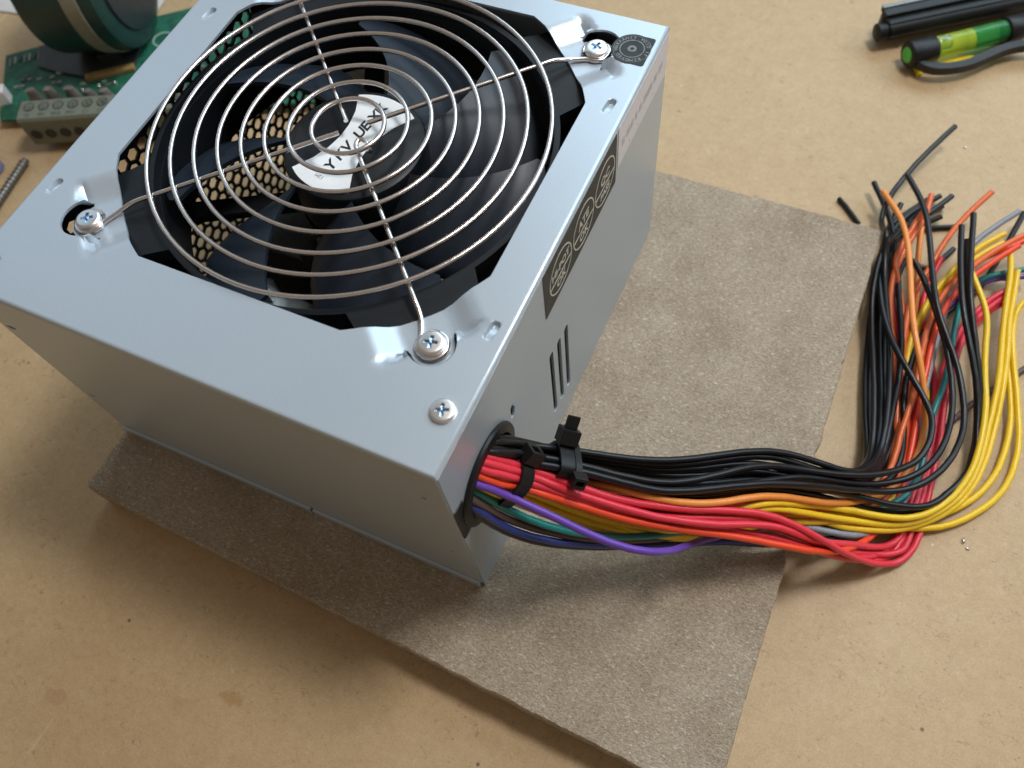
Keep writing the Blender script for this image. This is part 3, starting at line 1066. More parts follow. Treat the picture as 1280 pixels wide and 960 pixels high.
# ------------------------------------------------------------------ wires and cable ties
WIRES=[
('black','-9.0 20.6 68.7 -6.3 20.5 68.9 -3.5 20.3 69.3 -0.9 20.2 69.3 0.5 21.9 68.1 1.7 23.2 66.5 2.8 24.3 64.6 3.9 25.5 62.7 5.0 26.6 60.8 6.4 27.8 59.0 8.1 28.9 57.4 10.2 30.1 55.9 12.5 31.3 54.6 15.0 32.5 53.2 17.7 33.8 51.8 20.5 35.0 50.5 23.3 36.3 49.0 26.2 37.6 47.5 29.0 39.0 46.0 31.9 40.4 44.5 34.7 42.0 42.9 37.5 43.7 41.3 40.3 45.5 39.7 43.0 47.5 38.1 45.6 49.5 36.6 48.2 51.6 35.1 50.7 53.8 33.6 53.1 55.9 32.1 55.5 58.0 30.6 57.8 60.0 29.2 60.1 61.9 27.8 62.4 63.6 26.4 64.7 65.3 25.0 66.9 66.8 23.6 69.3 68.1 22.2 71.7 69.3 20.8 74.3 70.3 19.4 77.0 71.2 18.0 79.7 72.0 16.6 82.4 72.7 15.3 85.0 73.4 14.0 87.3 74.1 12.6 89.5 74.9 11.3 91.4 75.8 10.0 93.1 77.0 8.6 94.7 78.3 7.1 96.1 79.8 5.6 97.3 81.5 4.1 98.4 83.4 2.7 99.3 85.5 1.3 100.0 87.7 0.0 100.6 89.9 -1.1 100.9 92.2 -2.1 101.2 94.5 -2.9 101.3 97.0 -3.5 101.2 99.6 -4.0 101.1 102.6 -4.4 100.8 105.8 -4.6 100.4 109.3 -4.8 99.9 113.0 -4.9 99.3 116.9 -5.0 98.6 120.9 -5.0 97.8 125.0 -5.0 96.8 129.2 -5.0 95.7 133.5 -5.0 94.5 138.1 -5.0 93.2 142.8 -5.0 91.7 147.6 -5.0 90.2 152.6 -5.0 88.7 157.6 -4.9 87.2 162.5 -4.6 85.9 167.2 -3.9 84.6 171.4 -2.7 83.4 175.2 -1.0 82.3 178.5 1.1 81.5 181.5 -1.0 80.8 184.3 -2.7 80.2 186.9 -3.9 79.8 189.5 -4.6 79.6 192.1 -4.8 79.5 194.6 -5.0 79.7 197.1 -5.0 79.9 199.6 -5.0 80.4 202.2 -5.0 80.9 204.8 -5.0 81.5 207.5 -5.1 82.3 210.3 -5.1 83.1 213.3 -5.2 84.1 216.4 -5.2 85.2 219.7 -5.2 86.3 223.1 -5.2 87.7 226.7 -5.2 89.1 230.4 -5.0 90.7 234.1 -4.8 92.3 237.9 -4.6 94.0 241.7 -4.3 95.8 245.6 -4.0'),
('black','-9.0 23.1 66.5 -6.3 23.0 66.7 -3.5 22.8 67.0 -1.0 22.8 67.1 -0.0 23.9 66.0 1.0 25.0 64.7 2.0 25.9 63.1 3.2 26.9 61.3 4.5 27.9 59.4 6.1 28.9 57.5 8.0 29.9 55.7 10.1 30.8 54.1 12.4 31.7 52.6 14.9 32.6 51.3 17.6 33.6 49.9 20.4 34.8 48.5 23.3 36.0 47.1 26.2 37.2 45.6 29.2 38.6 44.1 32.1 40.1 42.5 35.0 41.6 41.0 37.8 43.3 39.4 40.6 45.1 37.7 43.4 47.0 36.2 46.0 49.0 34.6 48.6 51.1 33.1 51.1 53.2 31.6 53.6 55.4 30.1 56.0 57.4 28.7 58.3 59.4 27.3 60.6 61.2 25.9 62.8 62.9 24.6 65.0 64.3 23.3 67.1 65.6 22.0 69.1 66.7 20.7 71.2 67.6 19.5 73.2 68.4 18.3 75.4 69.0 17.2 77.6 69.7 16.0 79.8 70.3 14.8 82.1 71.0 13.6 84.4 71.9 12.4 86.5 72.9 11.2 88.6 74.1 9.7 90.6 75.5 8.3 92.4 77.2 6.8 94.0 78.9 5.2 95.4 80.7 3.6 96.6 82.7 1.9 97.5 85.0 0.3 98.1 87.4 -1.1 98.5 89.9 -2.5 98.6 92.6 -3.6 98.6 95.4 -4.6 98.3 98.4 -5.3 97.9 101.7 -5.9 97.2 105.3 -6.3 96.5 109.3 -6.6 95.5 113.6 -6.8 94.5 118.3 -6.9 93.2 123.1 -7.0 91.9 128.1 -7.0 90.6 133.0 -7.0 89.2 137.7 -6.9 88.0 142.2 -6.6 86.8 146.4 -6.3 85.8 150.3 -5.9 85.0 153.9 -5.4 84.3 157.4 -4.9 83.9 160.8 -4.4 83.5 164.1 -4.0 83.3 167.3 -3.7 83.3 170.5 -3.6 83.6 173.6 -3.7 84.1 176.6 -4.0 84.6 179.4 -4.4 85.4 182.0 -4.9 86.3 184.4 -5.4 87.4 186.8 -5.9 88.6 189.0 -6.3 89.9 191.2 -6.6 91.3 193.4 -6.8 92.7 195.7 -7.0 94.2 198.1 -7.0 95.8 200.6 -7.0 97.3 203.3 -7.0 98.9 206.2 -7.0 100.6 209.2 -7.0 102.2 212.2 -7.0'),
('black','-9.0 19.1 69.2 -6.3 18.9 69.5 -3.5 18.6 69.9 -0.9 18.6 70.0 0.6 20.1 68.3 1.8 21.4 66.1 2.8 22.8 63.6 3.9 24.3 61.3 5.1 25.7 59.1 6.5 26.9 57.0 8.4 28.1 55.0 10.6 29.3 53.0 13.1 30.7 51.2 15.7 32.1 49.6 18.4 33.5 48.1 21.2 34.9 46.7 24.0 36.1 45.3 26.8 37.3 43.7 29.6 38.5 42.2 32.3 39.7 40.6 35.0 41.1 39.1 37.5 42.4 37.7 40.0 43.9 36.2 42.4 45.5 34.8 44.8 47.2 33.4 47.2 49.0 32.0 49.7 50.8 30.7 52.0 52.8 29.3 54.4 54.7 28.0 56.6 56.5 26.7 58.8 58.2 25.4 61.0 59.8 24.1 63.1 61.2 22.9 65.2 62.5 21.6 67.3 63.6 20.3 69.4 64.6 19.1 71.5 65.5 17.8 73.7 66.4 16.5 76.0 67.3 15.1 78.4 68.3 13.8 81.0 69.4 12.4 83.7 70.7 11.0 86.6 72.1 9.5 89.6 73.7 7.9 92.3 75.5 6.2 94.8 77.4 4.4 96.8 79.5 2.6 98.5 81.8 1.0 99.9 84.0 -0.5 101.0 86.3 -2.0 101.8 88.7 -3.3 102.4 91.1 -4.5 102.7 93.5 -5.6 103.0 96.1 -6.4 103.0 98.7 -7.2 103.1 101.5 -7.7 103.0 104.4 -8.2 102.9 107.5 -8.5 102.8 110.8 -8.7 102.6 114.2 -8.8 102.4 117.9 -8.9 102.1 121.7 -9.0 101.8 125.6 -9.0 101.4 129.5 -9.0 100.9 133.4 -9.0 100.2 137.2 -9.0 99.5 140.9 -8.9 98.5 144.7 -8.9 97.5 148.6 -8.8 96.3 152.7 -8.8 95.1 156.8 -8.7 93.8 161.0 -8.6 92.8 165.3 -8.7 91.8 169.2 -8.9 90.7 172.9 -9.0 89.4 176.3 -9.0 88.3 179.7 -9.0 87.4 183.1 -9.0 86.4 186.3 -9.0 85.3 189.3 -9.0 84.2 192.1 -9.0 83.0 194.6 -9.0 81.8 197.0 -9.0 80.5 199.3 -9.0 79.1 201.5 -9.0 77.7 203.7 -9.0 76.2 206.0 -9.0 74.6 208.3 -9.0 73.1 210.7 -9.0'),
('black','-9.0 21.4 67.6 -6.3 21.3 67.8 -3.5 21.1 68.2 -0.9 21.1 68.3 0.1 22.1 66.4 1.0 23.2 64.5 2.0 24.1 62.4 3.2 25.1 59.9 4.9 26.1 57.4 6.8 27.4 55.2 8.9 28.5 53.2 11.4 29.7 51.3 14.2 30.9 49.6 17.2 32.1 47.8 20.2 33.4 45.9 23.2 34.8 44.1 26.0 36.1 42.4 28.8 37.4 40.8 31.5 38.7 39.2 34.1 40.0 37.7 36.8 41.3 36.2 39.4 42.6 34.8 42.0 44.1 33.3 44.6 45.6 31.9 47.0 47.3 30.5 49.5 49.0 29.1 51.8 50.8 27.7 54.2 52.7 26.4 56.5 54.5 25.0 58.9 56.4 23.6 61.3 58.1 22.2 63.7 59.7 20.8 66.2 61.1 19.4 68.7 62.4 17.9 71.2 63.5 16.5 73.7 64.7 15.1 76.3 65.9 13.7 79.0 67.2 12.3 81.7 68.6 10.8 84.3 70.1 9.3 86.8 71.6 7.7 89.1 73.3 6.2 91.2 75.1 4.8 93.1 77.1 3.4 94.7 79.2 2.0 96.1 81.5 0.4 97.1 84.0 -1.3 97.7 86.6 -3.0 98.0 89.2 -4.6 98.0 91.9 -6.0 97.8 94.7 -7.2 97.4 97.7 -8.3 96.8 100.9 -9.1 96.0 104.2 -9.8 95.1 107.7 -10.3 94.2 111.4 -10.6 93.2 115.4 -10.8 92.2 119.8 -10.9 91.2 124.4 -11.0 90.3 129.2 -11.0 89.4 134.2 -11.0 88.6 139.3 -11.0 87.8 144.4 -11.0 87.1 149.6 -11.0 86.4 154.6 -11.0 85.8 159.5 -11.0 85.3 164.2 -11.0 84.9 168.5 -11.0 84.6 172.6 -11.0 84.4 176.3 -11.0 84.4 179.7 -11.0 84.5 183.0 -10.9 84.8 186.2 -10.8 85.4 189.3 -10.9 86.1 192.3 -11.0 86.9 195.2 -11.0 88.0 198.0 -11.0 89.1 200.5 -11.0 90.4 202.7 -11.0 91.8 204.8 -11.0 93.1 206.8 -11.0 94.5 208.8 -11.0 95.9 210.7 -11.0 97.3 212.6 -11.0 98.7 214.5 -11.0'),
('black','-9.0 23.4 63.7 -6.3 23.3 63.9 -3.6 23.2 64.3 -1.0 23.1 64.3 0.3 24.3 63.0 1.7 25.4 61.2 3.0 26.6 59.4 4.3 27.6 57.6 5.6 28.5 55.8 7.3 29.4 53.9 9.3 30.4 52.0 11.6 31.4 50.2 14.1 32.6 48.4 16.9 33.8 46.6 19.8 35.1 44.8 22.8 36.5 43.1 25.9 37.9 41.3 29.0 39.3 39.6 32.1 40.8 37.9 35.0 42.4 36.2 37.9 44.1 34.5 40.7 45.9 32.9 43.3 47.8 31.3 45.9 49.7 29.8 48.5 51.8 28.2 51.0 53.8 26.8 53.6 55.8 25.3 56.1 57.7 23.9 58.5 59.6 22.5 61.0 61.2 21.1 63.4 62.7 19.6 65.8 64.0 18.2 68.2 65.2 16.9 70.6 66.2 15.5 73.1 67.2 14.1 75.6 68.2 12.7 78.1 69.2 11.2 80.6 70.3 9.8 83.1 71.6 8.3 85.6 73.0 6.8 88.0 74.6 5.3 90.3 76.3 3.6 92.5 78.2 2.0 94.5 80.3 0.4 96.2 82.4 -1.2 97.8 84.8 -2.8 99.0 87.4 -4.3 99.8 90.0 -5.7 100.5 92.8 -7.0 100.8 95.7 -8.2 101.0 98.8 -9.3 100.8 102.1 -10.1 100.5 105.8 -10.8 99.8 109.9 -11.2 99.0 114.2 -11.6 98.0 118.8 -11.8 96.9 123.5 -11.9 95.7 128.3 -12.0 94.5 133.1 -12.0 93.2 137.9 -12.0 92.1 142.5 -12.0 91.0 147.1 -12.0 90.1 151.5 -11.9 89.2 155.9 -11.9 88.5 160.3 -11.9 87.8 164.5 -11.9 87.3 168.7 -11.9 86.8 172.6 -11.7 86.5 176.3 -11.5 86.4 179.6 -11.2 86.7 182.7 -11.2 87.1 185.4 -11.4 87.6 187.8 -11.7 88.2 189.8 -11.8 89.0 191.4 -11.9 89.9 192.9 -11.9 91.0 194.2 -11.9 92.2 195.5 -12.0 93.4 196.8 -12.0 94.7 198.2 -12.0 96.0 199.5 -12.0 97.3 200.9 -12.0 98.6 202.3 -12.0 99.9 203.7 -12.0 101.2 205.2 -12.0'),
('black','-9.0 24.9 61.6 -6.4 24.8 61.8 -3.6 24.7 62.1 -1.1 24.7 62.1 -0.1 25.6 61.0 1.1 26.4 59.5 2.4 27.3 57.8 3.8 28.2 55.9 5.5 29.0 54.0 7.4 30.0 52.0 9.7 30.9 50.2 12.2 31.9 48.4 14.9 32.9 46.6 17.9 34.1 44.6 21.1 35.3 42.6 24.4 36.6 40.7 27.8 38.0 38.7 31.2 39.4 36.8 34.5 40.8 34.9 37.7 42.3 33.2 40.7 43.7 31.5 43.7 45.3 29.8 46.4 46.9 28.2 49.1 48.7 26.7 51.8 50.5 25.1 54.4 52.5 23.6 56.9 54.5 22.1 59.4 56.5 20.7 61.9 58.4 19.2 64.3 60.3 17.8 66.7 61.9 16.4 69.0 63.4 14.9 71.4 64.8 13.5 73.9 66.1 12.1 76.3 67.3 10.8 78.9 68.4 9.4 81.4 69.6 8.1 83.9 70.9 6.6 86.3 72.2 5.2 88.7 73.7 3.7 90.9 75.3 2.1 93.1 77.1 0.5 95.0 79.3 -1.2 96.5 81.7 -2.9 97.7 84.5 -4.6 98.5 87.4 -6.3 98.9 90.6 -7.9 99.0 93.8 -9.4 98.9 97.2 -10.6 98.5 100.6 -11.7 97.8 104.1 -12.5 97.0 107.7 -13.0 96.1 111.6 -13.4 95.2 115.8 -13.6 94.2 120.2 -13.8 93.2 124.9 -13.8 92.3 129.8 -13.8 91.4 134.8 -13.8 90.6 139.9 -13.9 89.9 144.9 -13.9 89.2 149.8 -13.9 88.5 154.7 -13.9 87.8 159.4 -13.9 87.2 164.0 -13.9 86.6 168.3 -13.9 86.1 172.5 -13.9 85.9 176.2 -13.9 85.9 179.5 -13.9 85.9 182.4 -13.9 86.1 185.4 -13.9 86.9 188.3 -13.9 88.5 190.8 -13.9 90.3 193.0 -13.9 92.0 194.9 -13.9 93.9 196.6 -13.9 96.1 198.1 -13.9 98.3 199.4 -13.9 100.6 200.6 -13.9 102.8 201.7 -13.9 104.9 202.6 -13.9 107.0 203.5 -13.8'),
('black','-9.0 25.6 57.9 -6.4 25.5 58.1 -3.6 25.4 58.3 -1.1 25.4 58.4 -0.2 26.3 57.3 1.0 27.1 56.1 2.4 27.7 54.7 4.0 28.3 53.3 5.8 28.9 51.8 7.8 29.4 50.2 10.2 30.0 48.5 12.7 30.6 46.9 15.1 31.3 45.3 17.6 32.4 43.7 20.4 33.6 41.9 23.4 35.0 40.1 26.5 36.4 38.2 29.6 37.9 36.3 32.8 39.3 34.4 36.0 40.9 32.5 39.3 42.4 30.6 42.5 44.0 28.7 45.7 45.7 26.9 48.8 47.5 25.2 51.8 49.4 23.5 54.7 51.4 21.8 57.5 53.4 20.2 60.3 55.5 18.6 63.0 57.5 16.9 65.8 59.4 15.2 68.7 61.3 13.6 71.7 63.1 11.9 74.7 64.7 10.3 77.7 66.3 8.6 80.7 67.9 6.9 83.7 69.5 5.3 86.6 71.1 3.6 89.4 72.8 2.1 92.0 74.7 0.5 94.4 76.7 -1.0 96.6 78.9 -2.5 98.6 81.2 -3.9 100.3 83.7 -5.3 101.8 86.2 -6.7 102.8 88.9 -8.0 103.6 91.7 -9.2 104.0 94.7 -10.3 104.0 98.0 -11.3 103.7 101.5 -12.1 103.1 105.5 -12.7 102.3 109.7 -13.2 101.3 114.2 -13.5 100.1 118.9 -13.7 98.9 123.7 -13.8 97.7 128.5 -13.8 96.6 133.5 -13.8 95.5 138.5 -13.8 94.6 143.6 -13.8 93.8 148.6 -13.8 93.1 153.6 -13.8 92.8 158.4 -13.8 92.9 163.1 -13.8 92.8 167.2 -13.8 92.7 171.0 -13.8 92.7 174.5 -13.8 92.9 177.5 -13.8 93.2 179.9 -13.8 93.8 181.5 -13.8 94.6 182.2 -13.8 95.7 182.1 -13.8 97.1 181.4 -13.8 98.5 180.6 -13.8 100.0 180.1 -13.8 101.4 180.2 -13.8 102.6 181.0 -13.8 103.8 182.4 -13.8 104.9 184.2 -13.8 106.0 186.2 -13.8 107.0 188.5 -13.8 108.1 190.8 -13.8 109.1 193.1 -13.8'),
('black','-9.0 21.6 64.5 -6.3 21.5 64.7 -3.5 21.3 65.1 -1.0 21.3 65.1 0.2 21.8 63.6 1.2 22.6 61.8 2.1 24.0 59.7 3.2 25.5 57.5 4.8 26.6 55.4 6.8 27.5 53.4 9.2 28.4 51.3 11.7 29.4 49.5 14.3 30.5 47.7 16.8 31.6 46.1 19.3 32.7 44.6 21.9 33.7 43.2 24.5 34.9 41.8 27.2 36.0 40.3 29.9 37.1 38.7 32.6 38.1 37.2 35.3 39.2 35.6 37.9 40.4 34.1 40.6 41.7 32.5 43.3 43.0 31.0 45.9 44.5 29.6 48.5 46.1 28.1 51.1 47.7 26.7 53.6 49.5 25.4 56.0 51.3 24.0 58.3 53.1 22.7 60.6 54.9 21.3 62.8 56.6 20.0 65.0 58.3 18.6 67.2 59.8 17.3 69.5 61.3 15.9 71.8 62.7 14.5 74.2 64.1 13.1 76.6 65.3 11.7 79.0 66.6 10.4 81.4 67.9 9.0 83.7 69.2 7.7 86.1 70.6 6.3 88.4 72.1 4.9 90.6 73.9 3.5 92.8 75.8 2.0 94.9 77.9 0.5 96.7 80.2 -1.0 98.2 82.6 -2.6 99.5 85.1 -4.2 100.3 87.8 -5.8 100.9 90.6 -7.3 101.1 93.6 -8.7 101.0 96.8 -9.8 100.7 100.1 -10.7 100.2 103.7 -11.4 99.4 107.5 -12.0 98.6 111.7 -12.4 97.6 116.0 -12.7 96.6 120.6 -12.8 95.5 125.3 -12.9 94.6 130.3 -13.0 93.7 135.3 -13.0 92.8 140.3 -13.0 92.1 145.4 -13.0 91.4 150.3 -13.0 90.8 155.1 -12.9 90.2 159.7 -12.8 89.7 164.2 -12.6 89.2 168.5 -12.4 88.6 172.6 -12.4 88.0 176.4 -12.5 87.2 180.0 -12.5 86.3 183.2 -12.5 85.4 185.9 -12.5 84.7 188.2 -12.4 84.2 190.3 -12.2 84.1 192.4 -12.2 84.6 194.5 -12.3 85.4 196.8 -12.5 86.6 199.4 -12.7 88.1 202.0 -12.8 89.9 204.8 -12.8 91.7 207.6 -12.7 93.7 210.5 -12.4 95.8 213.4 -12.1'),
('black','-9.0 18.3 69.4 -6.3 18.2 69.6 -3.6 18.0 69.9 -1.0 18.0 70.0 0.8 18.9 68.8 2.3 20.0 67.3 3.5 21.1 65.7 4.7 22.3 63.9 6.0 23.6 62.2 7.5 24.7 60.4 9.3 25.8 58.8 11.4 26.7 57.3 13.7 27.7 56.0 16.2 28.6 54.8 18.7 29.4 53.6 21.2 30.2 52.5 23.7 31.0 51.4 26.3 31.8 50.2 28.9 32.5 49.0 31.6 33.4 47.8 34.2 34.4 46.5 36.8 35.4 45.1 39.3 36.6 43.6 41.8 38.0 42.2 44.3 39.6 40.7 46.6 41.4 39.3 49.0 43.4 37.9 51.2 45.5 36.5 53.3 47.6 35.2 55.4 49.7 33.9 57.4 51.8 32.6 59.3 53.8 31.4 61.2 55.7 30.1 63.0 57.4 28.9 64.9 59.0 27.6 66.8 60.5 26.3 68.7 61.8 25.0 70.7 63.1 23.6 73.0 64.4 22.1 75.5 65.7 20.5 78.4 67.1 18.8 81.7 68.7 17.0 85.2 70.4 15.2 88.9 72.3 13.2 92.5 74.4 11.3 96.1 76.6 9.4 99.3 78.9 7.6 102.3 81.3 6.0 104.9 83.7 4.5 107.2 86.0 3.2 109.1 88.3 2.2 110.8 90.5 1.3 112.1 92.7 0.6 113.1 95.0 0.1 113.8 97.2 -0.3 114.3 99.5 -0.7 114.6 101.7 -1.0 114.6 104.0 -1.2 114.5 106.2 -1.4 114.2 108.3 -1.5 113.7 110.2 -1.6 113.1 111.9 -1.7 112.3 113.5 -1.7 111.2 115.2 -1.7 109.9 116.9 -1.6 108.3 118.9 -1.5 106.4 121.0 -1.4 104.5 123.2 -1.2 102.6 125.4 -1.1 100.7 127.6 -1.0 98.9 129.7 -1.0 97.3 131.9 -1.1 95.9 134.1 -1.3 94.5 136.5 -1.6 93.3 139.0 -2.0 92.1 141.7 -2.5 90.9 144.7 -3.1 89.7 148.0 -3.7 88.6 151.5 -4.4 87.6 155.2 -5.0 86.7 159.0 -5.7 85.9 163.0 -6.3 85.3 167.1 -6.9 84.8 171.3 -7.4 84.4 175.4 -8.0'),
('black','-9.0 19.6 67.9 -6.3 19.5 68.1 -3.6 19.3 68.4 -1.0 19.3 68.5 0.2 19.4 66.7 1.6 20.0 65.1 3.2 21.0 63.6 4.7 22.2 62.0 6.1 23.5 60.3 7.9 24.4 58.6 10.0 25.1 57.1 12.2 25.8 55.8 14.6 26.6 54.5 17.0 27.3 53.4 19.4 28.1 52.3 21.9 28.9 51.2 24.4 29.7 50.0 27.0 30.5 48.8 29.5 31.3 47.6 31.9 32.1 46.3 34.2 32.9 45.1 36.5 33.8 44.0 38.7 34.7 43.0 40.8 35.7 41.9 42.8 36.7 40.8 44.8 37.9 39.6 46.9 39.3 38.4 49.0 40.7 37.2 51.2 42.3 36.0 53.5 44.0 34.6 55.8 45.8 33.2 58.1 47.7 31.9 60.4 49.6 30.5 62.6 51.5 29.1 64.8 53.3 27.8 66.9 55.2 26.4 69.0 57.0 25.0 71.2 58.9 23.5 73.3 60.7 22.0 75.6 62.6 20.5 78.0 64.3 18.9 80.5 65.9 17.2 83.2 67.4 15.5 86.0 69.0 13.6 88.9 70.5 11.7 91.9 72.1 9.7 95.0 73.8 7.8 98.0 75.6 6.0 100.9 77.5 4.3 103.7 79.5 2.9 106.2 81.5 1.7 108.6 83.5 0.8 110.7 85.5 0.0 112.6 87.6 -0.5 114.2 89.7 -0.8 115.6 92.0 -1.1 116.8 94.3 -1.3 117.7 96.8 -1.4 118.5 99.5 -1.5 119.0 102.2 -1.6 119.4 104.9 -1.7 119.5 107.6 -1.7 119.5 110.3 -1.7 119.4 113.0 -1.7 119.1 115.8 -1.6 118.6 118.7 -1.5 118.0 121.6 -1.4 117.2 124.6 -1.2 116.4 127.5 -1.0 115.4 130.3 -0.8 114.4 133.1 -0.6 113.3 135.9 -0.4 112.1 138.7 -0.1 110.8 141.5 0.1 109.4 144.4 0.3 107.9 147.4 0.5 106.3 150.3 0.7 104.7 153.2 0.9 103.1 156.1 1.0 101.6 158.7 1.1 100.0 161.2 1.3 98.6 163.4 1.5 97.1 165.4 1.6 95.7 167.3 1.8 94.2 169.0 2.0'),
('black','-9.0 20.6 64.5 -6.3 20.6 64.6 -3.6 20.5 64.8 -1.0 20.5 64.8 0.2 20.3 63.9 1.4 20.6 62.8 2.5 21.0 61.8 3.7 21.6 60.7 5.3 22.2 59.9 7.3 22.9 59.2 9.6 23.8 58.4 12.0 24.7 57.4 14.4 25.7 56.3 16.9 26.6 55.2 19.4 27.5 54.2 22.0 28.4 53.1 24.5 29.2 52.0 27.1 29.9 50.9 29.6 30.7 49.7 32.1 31.4 48.5 34.5 32.2 47.4 36.8 32.9 46.2 39.0 33.8 44.9 41.2 34.7 43.7 43.5 35.9 42.4 45.8 37.3 41.2 48.1 38.9 39.8 50.5 40.6 38.4 52.9 42.5 37.0 55.3 44.4 35.6 57.8 46.4 34.1 60.1 48.3 32.7 62.5 50.1 31.2 64.8 51.9 29.8 67.0 53.6 28.4 69.2 55.2 27.0 71.4 56.7 25.6 73.6 58.1 24.2 75.8 59.5 22.8 78.1 60.9 21.4 80.3 62.2 20.0 82.5 63.5 18.4 84.7 64.8 16.8 86.9 66.2 15.1 89.3 67.6 13.3 91.7 69.0 11.5 94.2 70.5 9.6 96.7 72.1 7.9 99.2 73.6 6.2 101.7 75.0 4.7 104.1 76.5 3.4 106.3 77.9 2.4 108.5 79.4 1.5 110.6 81.0 0.7 112.6 82.7 0.2 114.5 84.6 -0.3 116.3 86.7 -0.7 117.9 89.0 -1.0 119.4 91.5 -1.2 120.7 94.1 -1.5 121.7 96.8 -1.6 122.6 99.5 -1.8 123.1 102.2 -1.9 123.5 104.8 -1.9 123.7 107.2 -1.9 123.8 109.5 -1.9 123.7 111.6 -1.9 123.4 113.7 -1.8 123.0 115.8 -1.7 122.5 118.0 -1.5 121.8 120.3 -1.4 121.1 122.6 -1.2 120.2 124.9 -0.9 119.3 127.2 -0.6 118.3 129.4 -0.3 117.3 131.5 0.0 116.1 133.6 0.4 114.9 135.6 0.8 113.6 137.6 1.2 112.2 139.6 1.6 110.9 141.6 2.1 109.5 143.7 2.5 108.1 145.9 2.9 106.8 148.2 3.3 105.6 150.5 3.6 104.4 153.0 4.0 103.4 155.6 4.2 102.4 158.3 4.4 101.5 161.1 4.6 100.6 164.1 4.7 99.7 167.3 4.7 98.8 170.5 4.7 98.0 173.8 4.6 97.1 177.2 4.4 96.2 180.6 4.2 95.3 183.9 4.0 94.4 187.1 3.6 93.4 190.2 3.3 92.3 193.1 2.9 91.1 196.0 2.4 89.8 198.8 2.0 88.3 201.6 1.5 86.7 204.4 1.0 85.1 207.2 0.5 83.4 209.9 0.0'),
('black','-9.0 22.7 60.9 -6.4 22.7 61.0 -3.7 22.6 61.2 -1.1 22.6 61.2 0.4 22.2 60.2 2.1 22.3 59.3 3.8 22.8 58.5 5.5 23.5 57.7 7.1 24.5 56.8 8.8 25.4 55.8 10.7 26.2 54.8 12.8 26.9 53.8 15.1 27.6 52.8 17.4 28.3 51.7 19.7 29.1 50.6 22.0 29.8 49.4 24.4 30.6 48.2 26.8 31.3 47.0 29.3 32.0 45.7 31.8 32.8 44.5 34.4 33.7 43.2 37.0 34.6 41.8 39.7 35.7 40.4 42.5 36.9 38.9 45.3 38.3 37.4 48.2 40.0 35.8 51.2 41.8 34.1 54.1 43.7 32.5 56.9 45.8 30.9 59.6 47.9 29.3 62.2 50.1 27.7 64.6 52.1 26.2 66.9 54.0 24.7 69.1 55.7 23.3 71.3 57.3 22.0 73.3 58.8 20.6 75.4 60.2 19.2 77.5 61.5 17.7 79.8 62.8 16.2 82.1 64.1 14.5 84.6 65.5 12.8 87.2 66.8 11.1 89.9 68.1 9.3 92.7 69.4 7.6 95.5 70.5 5.9 98.4 71.6 4.3 101.2 72.6 2.9 104.1 73.5 1.5 107.0 74.4 0.3 109.8 75.5 -0.8 112.4 76.6 -1.8 114.9 77.8 -2.8 117.2 79.2 -3.6 119.2 80.7 -4.4 120.9 82.4 -5.2 122.4 84.3 -5.9 123.7 86.3 -6.5 124.9 88.5 -7.1 126.2 90.7 -7.6 127.4 93.0 -8.1 128.5 95.4 -8.5 129.3 97.6 -8.7 130.0 99.8 -8.8 130.4 102.0 -8.8 130.6 104.4 -8.7 130.6 106.8 -8.4 130.4 109.4 -8.0 130.0 112.1 -7.6 129.4 114.7 -7.1 128.8 117.2 -6.6 128.3 119.8 -6.0 127.6 122.3 -5.4 126.8 124.8 -4.7 125.8 127.2 -3.9 124.9 129.6 -3.2 123.9 132.1 -2.4 122.7 134.6 -1.7 121.5 137.2 -0.9 120.1 139.9 -0.1 118.8 142.6 0.6 117.5 145.3 1.3 116.2 147.9 2.0 115.0 150.5 2.6 113.9 153.3 3.1 112.8 156.3 3.6 111.8 159.5 4.0 110.8 163.0 4.4 109.8 166.7 4.7 108.9 170.6 5.0 108.0 174.6 5.2 107.2 178.8 5.5 106.4 182.9 5.8 105.7 187.1 6.0'),
